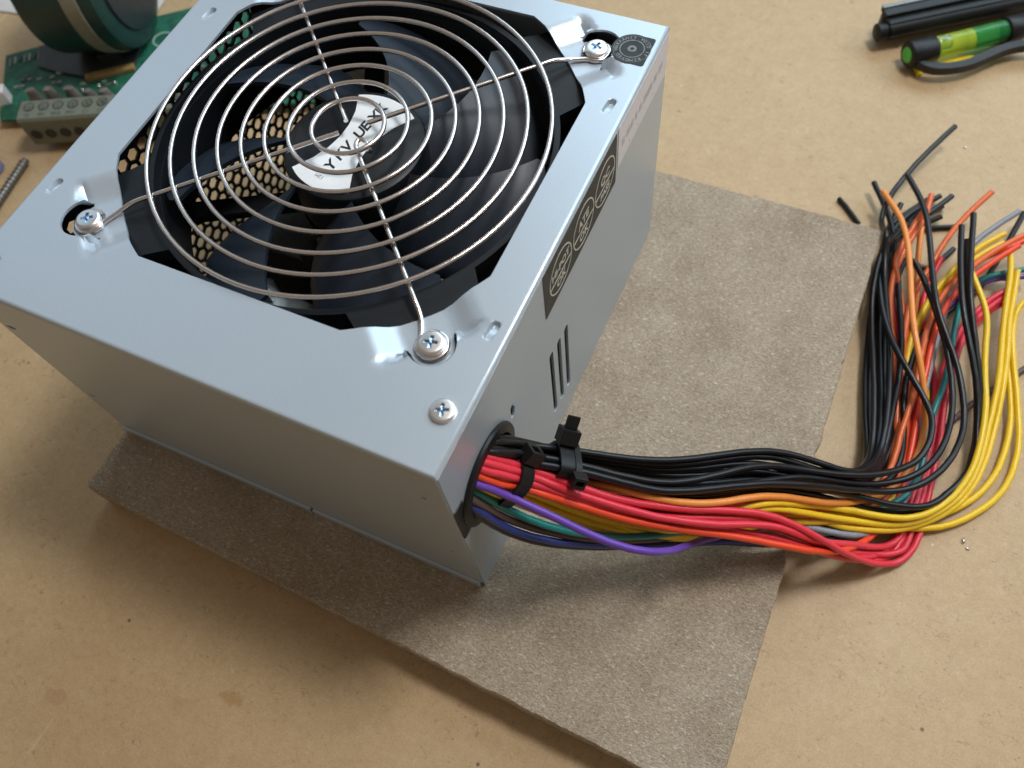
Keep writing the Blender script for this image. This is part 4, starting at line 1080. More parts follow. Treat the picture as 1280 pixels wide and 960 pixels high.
('black','-9.0 24.2 58.3 -6.4 24.1 58.4 -3.7 24.0 58.5 -1.2 24.0 58.6 0.2 24.1 57.8 1.8 24.0 57.0 3.6 24.1 56.4 5.4 24.7 55.8 7.2 25.5 55.0 9.0 26.4 54.1 11.0 27.3 53.2 13.2 28.1 52.3 15.4 28.8 51.2 17.8 29.4 50.1 20.1 30.0 48.9 22.4 30.6 47.7 24.8 31.3 46.4 27.2 31.9 45.2 29.7 32.6 43.9 32.2 33.4 42.6 34.8 34.1 41.3 37.4 35.0 39.9 40.0 35.9 38.5 42.6 36.9 37.0 45.2 38.0 35.5 47.8 39.3 34.1 50.4 40.8 32.7 53.0 42.5 31.4 55.6 44.4 30.0 58.1 46.4 28.5 60.6 48.5 27.0 63.0 50.5 25.5 65.4 52.4 24.0 67.7 54.2 22.6 70.1 55.9 21.1 72.4 57.4 19.5 74.7 58.8 17.9 77.1 60.1 16.3 79.5 61.4 14.5 81.9 62.7 12.7 84.2 63.8 10.8 86.5 65.0 8.9 88.7 66.1 7.0 90.9 67.1 5.1 93.2 68.0 3.3 95.6 68.9 1.7 98.1 69.9 0.3 100.7 70.8 -0.9 103.3 71.8 -2.1 105.7 72.8 -3.2 108.1 73.9 -4.2 110.4 75.0 -5.1 112.7 76.3 -5.9 115.1 77.7 -6.7 117.4 79.2 -7.4 119.5 80.9 -8.0 121.6 82.7 -8.6 123.4 84.7 -9.0 124.9 86.7 -9.5 126.3 88.9 -9.8 127.5 91.1 -10.1 128.5 93.4 -10.3 129.3 95.7 -10.4 130.0 98.1 -10.5 130.6 100.6 -10.4 130.9 103.2 -10.3 131.1 105.8 -10.0 131.2 108.5 -9.6 131.1 111.5 -9.0 130.8 114.6 -8.4 130.2 117.9 -7.6 129.3 121.2 -6.8 128.3 124.4 -6.0 127.3 127.6 -5.0 126.1 130.8 -3.9 124.8 134.0 -2.8 123.5 137.2 -1.7 122.0 140.5 -0.7 120.7 143.8 0.3 119.3 146.9 1.2 118.1 149.9 2.0 116.9 152.8 2.8 115.9 155.6 3.5 114.9 158.5 4.0 114.0 161.6 4.6 113.2 165.1 5.0 112.4 169.0 5.4 111.6 173.0 5.7 110.9 177.1 6.0 110.2 181.2 6.2 109.6 185.2 6.5 109.0 189.2 6.8 108.3 193.1 7.0'),
('black','-9.0 24.6 55.7 -6.4 24.6 55.8 -3.7 24.5 55.9 -1.2 24.5 55.9 0.3 24.6 55.3 1.9 24.7 54.7 3.6 24.9 54.1 5.3 25.1 53.6 7.1 25.6 53.0 8.9 26.2 52.2 10.9 26.9 51.3 13.1 27.6 50.3 15.4 28.3 49.3 17.8 29.0 48.2 20.2 29.8 47.0 22.6 30.6 45.7 25.2 31.4 44.4 27.9 32.2 42.9 30.6 33.1 41.4 33.4 34.1 39.9 36.2 35.1 38.3 39.0 36.2 36.8 41.8 37.3 35.3 44.5 38.6 33.8 47.2 39.9 32.3 49.8 41.2 30.9 52.4 42.7 29.5 54.9 44.3 28.1 57.3 45.9 26.8 59.6 47.6 25.6 61.8 49.2 24.3 63.9 50.9 23.1 65.9 52.4 21.8 68.0 53.8 20.6 70.0 55.1 19.3 72.0 56.3 17.9 74.1 57.5 16.5 76.3 58.7 15.0 78.4 59.8 13.4 80.6 61.0 11.7 82.9 62.3 10.0 85.1 63.5 8.1 87.4 64.7 6.3 89.8 65.7 4.3 92.3 66.8 2.3 95.0 67.9 0.3 97.7 69.1 -1.3 100.3 70.3 -2.7 102.9 71.4 -3.9 105.5 72.5 -5.1 108.0 73.6 -6.2 110.3 74.7 -7.1 112.6 75.9 -7.9 114.8 77.3 -8.6 117.0 78.7 -9.2 119.1 80.3 -9.8 121.1 82.0 -10.4 123.0 83.9 -10.8 124.6 85.8 -11.2 126.1 87.9 -11.5 127.4 90.0 -11.7 128.4 92.2 -11.9 129.3 94.5 -12.0 130.0 96.8 -12.0 130.5 99.3 -12.0 130.7 101.9 -11.8 130.9 104.6 -11.6 130.8 107.3 -11.2 130.7 110.1 -10.7 130.4 112.9 -10.2 129.9 115.7 -9.7 129.4 118.5 -9.2 128.7 121.4 -8.6 127.8 124.3 -7.8 126.9 127.4 -6.8 125.8 130.6 -5.8 124.6 133.8 -4.7 123.3 137.0 -3.7 122.0 140.1 -2.7 120.7 143.1 -1.8 119.4 146.1 -1.0 118.1 149.0 -0.2 117.0 151.8 0.5 115.9 154.6 1.0 114.9 157.5 1.5 114.0 160.5 1.9 113.1 163.6 2.2 112.4 166.8 2.5 111.7 170.1 2.6 111.1 173.5 2.8 110.5 176.9 2.9 109.9 180.4 2.9 109.4 184.0 3.0'),
('black','-9.0 23.2 58.4 -6.4 23.1 58.6 -3.6 23.0 58.8 -1.1 23.0 58.9 0.3 22.7 57.4 1.6 22.8 55.8 2.9 23.3 54.2 4.3 24.2 52.5 5.9 25.3 50.9 7.9 26.3 49.2 10.1 27.4 47.5 12.5 28.4 45.8 15.2 29.6 44.0 18.0 30.8 42.1 21.0 32.2 40.1 24.2 33.6 38.0 27.6 35.1 35.9 31.0 36.7 33.7 34.6 38.4 31.6 38.3 40.2 29.4 42.1 42.1 27.2 45.9 44.1 25.0 49.7 46.3 22.9 53.4 48.8 20.8 56.9 51.3 18.8 60.4 53.9 16.8 63.8 56.3 14.8 67.3 58.8 12.8 70.7 61.1 10.8 74.2 63.4 8.8 77.7 65.4 6.9 81.2 67.3 5.0 84.7 69.2 3.1 88.1 71.0 1.3 91.3 72.8 -0.4 94.3 74.6 -2.0 97.1 76.4 -3.5 99.6 78.4 -4.8 101.8 80.4 -5.8 103.9 82.5 -6.6 105.7 84.7 -7.4 107.2 87.1 -8.2 108.3 89.6 -9.1 108.9 92.3 -9.7 109.3 95.2 -10.2 109.4 98.1 -10.6 109.2 101.2 -10.7 108.8 104.4 -10.8 108.2 107.8 -10.8 107.4 111.2 -10.6 106.5 114.7 -10.5 105.6 118.4 -10.3 105.0 122.3 -10.1 104.5 126.3 -9.9 104.4 130.5 -9.7 104.5 134.7 -9.7 104.6 139.1 -9.9 105.0 143.4 -10.2 105.7 147.6 -10.5 106.9 151.4 -10.9 108.4 154.9 -11.1 110.0 158.0 -11.2 111.9 160.9 -11.3 113.8 163.8 -11.5 115.5 166.7 -11.7 117.1 169.4 -11.9 118.6 172.1 -12.0 120.0 174.8 -12.1 121.1 177.6 -12.3 122.0 180.6 -12.1 122.8 183.6 -11.7 123.4 186.5 -11.2 124.0 189.4 -10.7 124.6 192.1 -10.3 125.1 194.8 -9.9 125.6 197.5 -9.4 126.2 200.3 -9.0 126.7 203.3 -8.5 127.3 206.5 -8.0 127.9 209.8 -7.5 128.4 213.2 -7.0'),
('light_orange','-9.0 16.7 64.3 -6.4 16.6 64.5 -3.7 16.4 64.9 -1.2 16.3 65.0 0.5 17.7 62.8 2.2 19.0 60.6 3.9 20.3 58.5 5.4 21.4 56.4 6.9 22.4 54.5 8.6 23.2 52.8 10.5 24.1 51.3 12.3 24.8 49.9 14.1 25.5 48.7 15.8 26.2 47.7 17.5 26.8 46.9 19.2 27.4 46.2 21.0 28.0 45.8 22.8 28.6 45.4 24.7 29.1 45.1 26.7 29.7 44.8 28.8 30.2 44.5 30.9 30.7 44.1 33.1 31.2 43.7 35.2 31.7 43.1 37.3 32.3 42.4 39.5 32.9 41.6 41.6 33.6 40.7 43.8 34.4 39.8 45.9 35.2 38.7 48.0 36.1 37.7 50.1 37.2 36.6 52.1 38.3 35.5 54.2 39.6 34.4 56.2 41.0 33.2 58.2 42.5 32.1 60.2 44.1 30.9 62.1 45.8 29.7 64.1 47.6 28.4 66.2 49.3 27.1 68.3 51.1 25.6 70.6 52.8 23.9 73.0 54.4 22.1 75.5 56.1 20.0 78.1 57.7 17.7 80.9 59.3 15.3 83.9 61.1 12.7 87.0 62.9 10.0 90.1 65.0 7.5 93.3 67.4 4.9 96.5 69.9 2.5 99.3 72.5 0.0 102.0 75.1 -2.1 104.4 77.8 -3.9 106.5 80.6 -5.4 108.4 83.4 -6.5 109.9 86.2 -7.4 111.2 89.1 -8.1 112.2 92.0 -8.6 113.0 95.0 -8.9 113.6 97.9 -9.1 113.9 100.8 -9.1 114.1 103.6 -8.9 114.0 106.1 -8.5 113.7 108.6 -8.0 113.3 110.9 -7.3 112.6 113.0 -6.4 111.9 115.1 -5.5 111.0 117.1 -4.4 110.0 119.2 -3.3 108.9 121.4 -2.1 107.8 123.6 -1.0 106.6 125.8 -0.0 105.4 128.2 0.9 104.2 130.5 1.7 103.0 132.9 2.3 101.8 135.4 2.8 100.7 137.9 3.2 99.7 140.6 3.4 98.7 143.4 3.6 97.8 146.5 3.6 96.9 150.0 3.6 95.9 153.8 3.4 95.0 157.8 3.2 94.0 162.1 3.0 92.9 166.5 2.6 91.8 170.9 2.3 90.7 175.0 1.9 89.5 178.9 1.4 88.3 182.3 1.0 87.1 185.3 0.5 86.0 187.9 -0.0 84.7 190.2 -0.5 83.4 192.5 -1.0 81.9 194.7 -1.5 80.4 197.0 -2.0 78.7 199.4 -2.5 77.1 201.8 -3.0'),
('orange','-9.0 15.1 65.3 -6.4 14.9 65.6 -3.8 14.7 66.1 -1.2 14.7 66.2 0.8 15.5 64.3 2.6 16.4 62.1 4.1 17.5 59.7 5.8 18.7 57.1 7.7 19.9 54.6 9.7 21.3 52.0 12.0 22.6 49.6 14.5 23.9 47.5 17.1 25.1 45.7 19.7 26.3 44.1 22.1 27.4 42.6 24.5 28.4 41.0 27.2 29.2 39.4 29.9 30.2 38.0 32.5 31.2 36.7 35.1 32.2 35.4 37.7 33.1 34.4 40.3 34.0 33.4 42.9 35.0 32.7 45.6 36.1 32.1 48.2 37.3 31.5 50.7 38.6 30.9 53.2 40.1 30.2 55.7 41.6 29.3 58.2 43.3 28.3 60.5 45.1 26.9 62.9 46.9 25.2 65.2 48.7 23.3 67.6 50.6 21.1 70.1 52.5 18.7 72.6 54.6 16.2 75.3 56.6 13.6 78.1 58.8 11.1 81.1 61.0 8.6 84.2 63.2 6.2 87.3 65.4 3.9 90.4 67.5 1.8 93.3 69.7 -0.1 96.2 71.9 -1.8 98.8 74.2 -3.3 101.0 76.5 -4.5 102.8 78.6 -5.6 104.2 80.6 -6.8 105.1 82.7 -8.0 105.6 84.7 -8.9 106.0 86.4 -9.4 106.4 88.1 -9.8 106.8 89.9 -10.0 107.1 91.7 -10.2 107.4 93.6 -10.4 107.5 95.7 -10.5 107.5 97.8 -10.4 107.6 100.1 -10.3 107.5 102.4 -10.2 107.3 104.8 -9.9 107.3 107.2 -9.5 107.4 109.6 -9.3 107.5 112.0 -9.0 107.5 114.3 -8.8 107.6 116.4 -8.6 107.6 118.5 -8.3 107.6 120.4 -7.9 107.5 122.2 -7.6 107.4 124.1 -7.3 107.3 125.9 -7.0 107.2 127.9 -6.8 107.0 130.0 -6.5 106.8 132.2 -6.2 106.6 134.5 -6.0 106.4 136.9 -5.7 106.2 139.4 -5.5 106.0 142.0 -5.2 105.8 144.5 -5.0 105.8 147.1 -4.7 105.8 149.6 -4.5 105.8 152.1 -4.2 106.0 154.6 -4.0 106.4 157.1 -3.7 106.9 159.7 -3.5 107.6 162.3 -3.2 108.6 165.1 -3.0 109.8 168.1 -2.7 111.2 171.2 -2.5 112.9 174.4 -2.2 114.7 177.6 -1.8 116.7 180.8 -1.5 118.7 183.8 -1.1 120.7 186.7 -0.8 122.7 189.3 -0.6 124.6 191.7 -0.5 126.5 194.0 -0.3 128.5 196.1 -0.2 130.6 198.0 0.0'),
('red_orange','-9.0 12.4 68.2 -6.4 12.3 68.5 -3.7 12.1 68.9 -1.1 12.1 69.0 0.5 12.6 67.0 2.1 13.2 65.0 3.6 13.9 62.9 5.1 14.7 60.7 6.8 15.9 58.5 8.9 17.1 56.4 11.3 18.1 54.3 14.1 18.9 52.4 17.0 19.7 50.6 19.9 20.5 49.0 22.9 21.2 47.5 25.9 22.0 46.0 28.8 22.7 44.4 31.7 23.5 42.9 34.5 24.3 41.4 37.2 25.2 39.9 39.9 26.2 38.4 42.5 27.2 36.9 45.2 28.3 35.4 47.9 29.4 33.8 50.6 30.6 32.3 53.5 31.9 30.7 56.4 33.2 29.1 59.3 34.6 27.5 62.3 35.9 25.8 65.4 37.3 24.1 68.5 38.5 22.5 71.6 39.8 20.8 74.7 40.9 19.1 77.8 42.1 17.4 80.8 43.3 15.7 83.7 44.5 13.9 86.5 45.7 12.1 89.2 47.2 10.2 91.8 48.7 8.2 94.4 50.5 6.1 96.8 52.5 4.0 99.0 54.9 1.5 101.2 57.5 -1.1 103.2 60.3 -3.6 105.2 63.3 -5.9 107.0 66.7 -7.9 108.3 70.2 -9.2 109.4 73.7 -10.1 110.5 77.3 -10.7 111.3 80.8 -11.0 111.9 84.2 -10.9 112.3 87.3 -10.6 112.4 90.2 -10.6 112.4 92.9 -10.7 112.3 95.6 -10.8 112.1 98.3 -10.7 112.0 101.0 -10.5 111.8 103.6 -10.3 111.6 106.2 -10.1 111.4 108.8 -9.9 111.1 111.5 -9.6 110.9 114.3 -9.3 110.6 117.2 -8.9 110.4 120.2 -8.4 110.1 123.2 -8.0 109.8 126.2 -7.6 109.5 129.2 -7.1 109.3 132.2 -6.7 109.0 135.2 -6.3 108.8 138.0 -6.0 108.7 140.8 -5.6 108.6 143.4 -5.3 108.5 146.0 -5.0 108.6 148.4 -4.8 108.7 150.8 -4.5 108.9 153.2 -4.2 109.2 155.6 -4.0 109.7 158.1 -3.7 110.3 160.6 -3.5 111.0 163.1 -3.2 111.9 165.6 -3.0 112.9 168.0 -2.7 114.1 170.3 -2.5 115.3 172.6 -2.2 116.5 174.7 -2.0 117.8 176.8 -1.7 119.0 178.7 -1.5 120.3 180.7 -1.2 121.6 182.6 -1.0 123.0 184.6 -0.7 124.5 186.6 -0.4 125.9 188.6 -0.2 127.4 190.5 0.0'),
('orange','-9.0 13.9 66.4 -6.4 13.8 66.6 -3.8 13.6 67.1 -1.3 13.6 67.2 0.6 14.3 65.6 2.6 15.3 63.4 4.8 16.3 60.6 6.9 17.4 57.7 8.9 18.5 54.9 10.9 19.7 52.2 13.1 20.9 49.8 15.5 22.1 47.6 18.1 23.3 45.5 20.9 24.4 43.5 23.9 25.6 41.5 27.1 26.9 39.5 30.3 28.3 37.5 33.7 29.8 35.5 37.2 31.4 33.4 40.8 33.2 31.3 44.5 35.1 29.2 48.1 37.2 27.1 51.7 39.4 25.1 55.3 41.8 23.1 58.7 44.3 21.1 62.2 46.8 19.0 65.5 49.3 17.0 68.9 51.8 14.9 72.2 54.3 13.0 75.5 56.8 11.0 78.9 59.2 9.0 82.3 61.5 7.0 85.6 63.8 4.9 88.8 66.1 2.9 92.0 68.4 1.1 94.9 70.6 -0.7 97.5 72.9 -2.6 99.8 75.1 -4.7 102.0 77.6 -6.7 103.9 80.3 -8.5 105.4 83.2 -9.9 106.5 86.2 -11.0 107.0 89.2 -11.7 107.3 92.1 -12.1 107.3 95.0 -12.3 107.2 97.8 -12.3 107.1 100.7 -12.0 107.0 103.5 -11.8 107.0 106.6 -11.7 106.9 109.9 -11.8 106.6 113.5 -11.9 106.1 117.2 -11.9 105.4 121.0 -11.7 104.5 124.7 -11.5 103.5 128.5 -11.2 102.4 132.1 -10.9 101.5 135.6 -10.7 100.9 139.1 -10.4 100.3 142.4 -10.1 99.8 145.7 -9.9 99.4 149.0 -9.6 99.0 152.1 -9.2 98.7 155.2 -8.8 98.7 158.0 -8.4 98.7 160.8 -7.9 99.0 163.3 -7.5 99.3 165.6 -7.0 99.7 167.7 -6.5 100.1 169.6 -6.0 100.5 171.4 -5.5 100.9 173.1 -5.0 101.2 174.9 -4.5 101.6 176.8 -4.0 102.0 178.9 -3.5 102.4 181.2 -3.0 103.0 183.8 -2.5 103.7 186.6 -2.0 104.5 189.5 -1.5 105.5 192.5 -1.0 106.7 195.6 -0.5 107.9 198.7 0.0 109.3 201.7 0.5 110.7 204.6 1.0 112.2 207.5 1.5 113.7 210.4 2.0'),
('orange','-9.0 15.5 63.2 -6.4 15.3 63.5 -3.8 15.2 63.9 -1.2 15.1 64.0 0.7 15.8 62.3 2.5 16.6 60.2 4.5 17.6 57.9 6.6 18.7 55.4 8.8 19.9 52.9 11.1 21.1 50.6 13.6 22.3 48.4 16.2 23.5 46.3 19.0 24.6 44.1 22.0 25.8 42.0 25.1 27.1 39.8 28.4 28.5 37.7 31.7 29.9 35.6 35.2 31.4 33.6 38.8 33.0 31.6 42.5 34.5 29.7 46.1 36.2 27.7 49.7 37.8 25.7 53.1 39.5 23.7 56.5 41.3 21.7 59.8 43.3 19.7 63.0 45.5 17.9 66.3 47.8 16.0 69.6 50.2 14.2 72.9 52.6 12.3 76.3 55.1 10.4 79.7 57.5 8.4 83.1 59.9 6.4 86.5 62.1 4.3 89.8 64.4 2.3 92.9 66.8 0.3 95.9 69.3 -1.6 98.9 71.9 -3.4 101.6 74.7 -5.1 103.9 77.5 -6.7 105.8 80.3 -8.0 107.3 83.1 -9.2 108.2 85.8 -10.2 108.7 88.4 -11.0 108.9 90.9 -11.5 109.0 93.3 -11.9 109.0 95.8 -12.2 108.7 98.8 -12.6 108.1 102.4 -13.1 107.2 106.3 -13.3 105.9 110.7 -13.1 104.8 115.3 -12.6 103.7 120.1 -12.3 102.5 124.8 -12.2 101.3 129.2 -12.0 100.0 133.4 -11.8 98.7 137.5 -11.6 97.3 141.5 -11.3 95.8 145.5 -11.0 94.4 149.6 -10.6 93.1 153.7 -10.1 91.9 157.9 -9.6 91.0 162.0 -9.0 90.4 166.1 -8.4 90.2 169.9 -7.8 90.5 173.1 -7.2 90.7 175.6 -6.6 90.9 177.8 -6.0 91.2 180.0 -5.4 91.6 182.2 -4.7 92.2 184.5 -4.1 92.8 187.0 -3.6 93.4 189.7 -3.0 93.9 192.5 -2.5 94.1 195.3 -1.9 94.1 198.1 -1.3 93.9 200.9 -0.6 93.7 203.6 0.0'),
('light_orange','-9.0 15.5 65.3 -6.4 15.4 65.6 -3.8 15.2 66.1 -1.2 15.2 66.2 0.2 16.6 64.0 1.8 17.7 61.6 3.4 18.7 58.9 5.2 19.8 56.0 7.4 21.1 53.2 9.8 22.5 50.6 12.4 24.0 48.1 15.3 25.6 45.7 18.4 27.1 43.3 21.9 28.5 40.9 25.5 29.8 38.7 29.2 31.2 36.4 33.0 32.5 34.3 36.8 33.9 32.2 40.6 35.5 30.0 44.4 37.3 27.9 48.2 39.2 25.7 51.9 41.3 23.6 55.7 43.6 21.5 59.3 46.0 19.4 62.9 48.4 17.3 66.5 50.8 15.3 70.0 53.1 13.2 73.5 55.4 11.1 77.0 57.7 8.9 80.6 60.0 6.7 84.1 62.2 4.4 87.6 64.4 2.1 90.9 66.6 -0.1 94.2 68.9 -2.3 97.3 71.4 -4.4 100.2 73.9 -6.4 102.8 76.6 -8.1 105.2 79.2 -9.6 107.5 81.9 -10.6 109.5 84.7 -11.2 111.2 87.3 -11.8 112.6 90.1 -12.1 113.5 92.9 -12.3 113.9 95.7 -12.6 114.2 98.2 -12.8 114.6 100.9 -12.9 114.8 103.6 -12.9 114.3 106.6 -12.8 113.3 110.2 -12.5 112.1 114.2 -12.2 110.9 118.5 -11.9 109.5 122.9 -11.6 108.0 127.5 -11.2 106.4 132.2 -10.9 105.1 137.0 -10.8 103.9 141.9 -10.7 102.8 146.9 -10.5 101.9 151.7 -10.1 101.1 156.4 -9.8 100.4 160.9 -9.4 99.6 165.0 -9.0 98.8 168.8 -8.5 98.0 172.3 -8.0 97.3 175.5 -7.5 96.6 178.6 -7.0 96.0 181.8 -6.5 95.4 184.9 -6.0 94.9 188.1 -5.5 94.4 191.3 -5.0'),
('red','-9.0 17.0 69.5 -6.4 16.9 69.7 -3.6 16.7 70.1 -1.1 16.7 70.2 0.3 17.5 68.7 1.8 18.4 66.9 3.2 19.3 64.7 4.7 20.3 62.4 6.4 21.1 60.2 8.2 21.9 58.2 10.3 22.7 56.5 12.7 23.4 55.1 15.2 23.9 53.7 17.8 24.4 52.5 20.4 24.8 51.3 22.9 25.3 50.1 25.3 25.9 48.8 27.7 26.4 47.6 30.0 27.1 46.2 32.5 27.9 44.8 35.2 28.9 43.3 38.2 30.1 41.6 41.5 31.6 39.9 45.0 33.2 38.1 48.6 35.0 36.2 52.2 36.9 34.2 55.8 39.0 32.3 59.3 41.0 30.5 62.7 42.9 28.6 65.9 44.6 26.8 69.0 46.1 25.1 71.9 47.2 23.4 74.8 48.2 21.7 77.6 48.8 20.1 80.4 49.3 18.5 83.1 49.6 16.9 85.9 49.9 15.2 88.7 50.2 13.2 91.4 50.6 11.0 94.1 51.1 8.5 96.8 51.7 5.9 99.6 52.6 3.0 102.2 53.5 0.2 104.8 54.6 -2.5 107.3 55.7 -5.1 109.7 57.0 -7.3 111.8 58.2 -9.1 113.7 59.5 -10.5 115.4 60.7 -11.5 116.7 62.0 -12.2 117.9 63.3 -12.7 118.8 64.7 -12.9 119.5 66.1 -13.0 120.2 67.8 -13.0 120.7 69.6 -13.1 121.0 71.5 -13.1 121.3 73.5 -13.1 121.4 75.7 -13.2 121.5 77.9 -13.1 121.5 80.2 -13.1 121.4 82.5 -13.0 121.3 84.9 -12.9 121.2 87.4 -12.9 121.1 89.8 -12.8 121.0 92.4 -12.6 121.0 95.0 -12.5 120.8 97.7 -12.3 120.6 100.4 -12.1 120.3 103.3 -11.9 120.2 106.3 -11.7 120.0 109.3 -11.5 119.7 112.4 -11.5 119.4 115.8 -11.5 119.1 119.2 -11.4 118.8 122.8 -11.2 118.6 126.6 -11.0 118.5 130.4 -10.7 118.4 134.3 -10.4 118.4 138.1 -10.1 118.5 141.9 -9.7 118.5 145.4 -9.4 118.6 148.5 -9.2 118.9 151.1 -9.0 119.3 153.3 -8.9 119.8 155.3 -8.8 120.4 157.2 -8.6 121.1 159.1 -8.4 122.0 161.1 -8.1 123.1 163.2 -7.9 124.3 165.4 -7.7 125.7 167.7 -7.5 127.2 170.1 -7.3 128.7 172.7 -7.2'),
('red','-9.0 15.6 69.3 -6.4 15.5 69.6 -3.7 15.3 70.0 -1.1 15.3 70.1 0.5 15.8 68.9 2.1 16.6 67.1 3.7 17.6 64.9 5.3 18.5 62.7 7.1 19.5 60.5 9.0 20.3 58.4 11.1 21.0 56.5 13.4 21.6 54.9 16.0 22.1 53.4 18.6 22.6 51.9 21.2 23.1 50.6 23.7 23.6 49.3 26.1 24.2 48.1 28.5 24.7 47.0 30.8 25.3 45.8 33.0 25.9 44.6 35.3 26.6 43.4 37.6 27.3 42.1 40.0 28.1 40.7 42.5 28.9 39.3 45.1 29.9 37.9 47.7 31.0 36.6 50.4 32.1 35.2 53.0 33.3 33.8 55.6 34.6 32.4 58.0 35.8 31.1 60.3 37.1 29.7 62.5 38.5 28.4 64.6 39.8 27.2 66.7 41.2 25.9 68.8 42.4 24.6 70.8 43.6 23.4 72.8 44.7 22.2 74.8 45.6 21.0 76.8 46.4 19.8 78.8 47.0 18.5 80.9 47.6 17.1 83.1 48.1 15.5 85.3 48.8 13.7 87.7 49.7 11.7 90.2 50.9 9.6 92.7 52.3 7.4 95.2 53.9 5.1 97.6 55.5 2.7 100.1 57.1 0.4 102.6 58.6 -1.8 104.8 59.9 -3.9 106.8 61.1 -5.7 108.6 62.3 -7.3 110.2 63.5 -8.6 111.6 64.7 -9.6 112.8 66.0 -10.4 113.9 67.3 -10.9 114.7 68.8 -11.3 115.3 70.3 -11.6 115.7 72.0 -11.8 116.1 73.8 -12.0 116.4 75.8 -12.1 116.8 78.1 -12.2 117.2 80.5 -12.3 117.7 82.7 -12.5 118.0 84.8 -12.7 118.0 87.3 -12.9 118.0 90.1 -12.9 118.1 93.1 -12.8 118.1 96.3 -12.7 118.0 99.5 -12.5 117.9 102.7 -12.2 117.8 105.9 -11.9 117.7 108.9 -11.7 117.5 111.9 -11.7 117.2 115.0 -11.7 116.9 118.1 -11.5 116.6 121.3 -11.3 116.3 124.3 -11.1 116.1 127.3 -10.9 115.9 130.2 -10.7 115.7 133.1 -10.6 115.6 136.0 -10.4 115.7 139.0 -10.2 115.8 141.9 -10.0 116.1 145.0 -9.8 116.5 148.0 -9.7 116.9 150.8 -9.4 117.4 153.6 -9.1 118.0 156.1 -8.8 118.8 158.4 -8.5 119.7 160.6 -8.2 120.6 162.5 -8.0 121.6 164.4 -7.7 122.5 166.3 -7.5 123.5 168.0 -7.2 124.6 169.7 -7.0 125.7 171.2 -6.7 126.8 172.6 -6.4 128.0 173.9 -6.0 129.3 175.0 -5.7'),
('red','-9.0 14.1 69.0 -6.4 13.9 69.2 -3.7 13.8 69.6 -1.2 13.7 69.7 0.7 14.1 68.2 2.4 14.8 66.3 4.2 15.9 64.2 5.9 16.9 61.9 7.6 17.9 59.6 9.5 18.8 57.3 11.7 19.7 55.2 13.9 20.5 53.4 16.4 21.2 51.7 18.9 21.8 50.2 21.5 22.4 48.8 24.1 23.1 47.4 26.7 23.8 46.0 29.3 24.6 44.6 31.9 25.4 43.1 34.6 26.4 41.6 37.4 27.4 40.0 40.3 28.7 38.4 43.3 30.1 36.8 46.3 31.7 35.2 49.4 33.4 33.5 52.5 35.2 31.8 55.5 37.1 30.1 58.5 38.9 28.4 61.5 40.7 26.7 64.4 42.4 25.0 67.2 44.0 23.4 69.9 45.3 21.8 72.6 46.4 20.2 75.3 47.3 18.7 77.9 48.0 17.1 80.5 48.5 15.5 83.1 49.0 13.8 85.7 49.5 11.9 88.4 50.1 9.8 91.1 50.9 7.5 93.7 52.0 5.0 96.2 53.1 2.4 98.7 54.4 -0.1 101.1 55.8 -2.4 103.4 57.2 -4.5 105.5 58.6 -6.4 107.5 59.9 -8.1 109.8 61.0 -9.5 112.0 62.1 -10.6 113.7 63.2 -11.3 115.1 64.3 -11.8 116.3 65.4 -12.2 117.3 66.6 -12.5 117.9 67.9 -12.8 118.3 69.5 -12.9 118.5 71.3 -13.0 118.7 73.3 -13.0 118.9 75.5 -13.0 119.0 77.9 -13.0 119.2 80.4 -13.0 119.4 83.1 -13.0 119.5 85.8 -13.0 119.5 88.5 -13.0 119.4 91.5 -13.1 119.2 94.6 -13.1 119.2 98.0 -13.1 119.2 101.6 -13.1 119.2 105.5 -13.0 119.0 109.6 -12.9 118.7 113.5 -12.7 118.5 117.3 -12.5 118.3 121.1 -12.3 118.0 124.9 -12.1 117.8 128.6 -11.9 117.6 132.3 -11.7 117.5 135.8 -11.5 117.5 139.1 -11.4 117.7 142.1 -11.4 118.1 145.0 -11.2 118.8 147.9 -11.0 119.5 150.8 -10.8 120.3 153.7 -10.6 121.1 156.6 -10.3 122.0 159.3 -10.1 123.1 161.8 -9.8 124.3 164.2 -9.6 125.7 166.3 -9.4 127.1 168.2 -9.2 128.6 170.0 -9.0'),
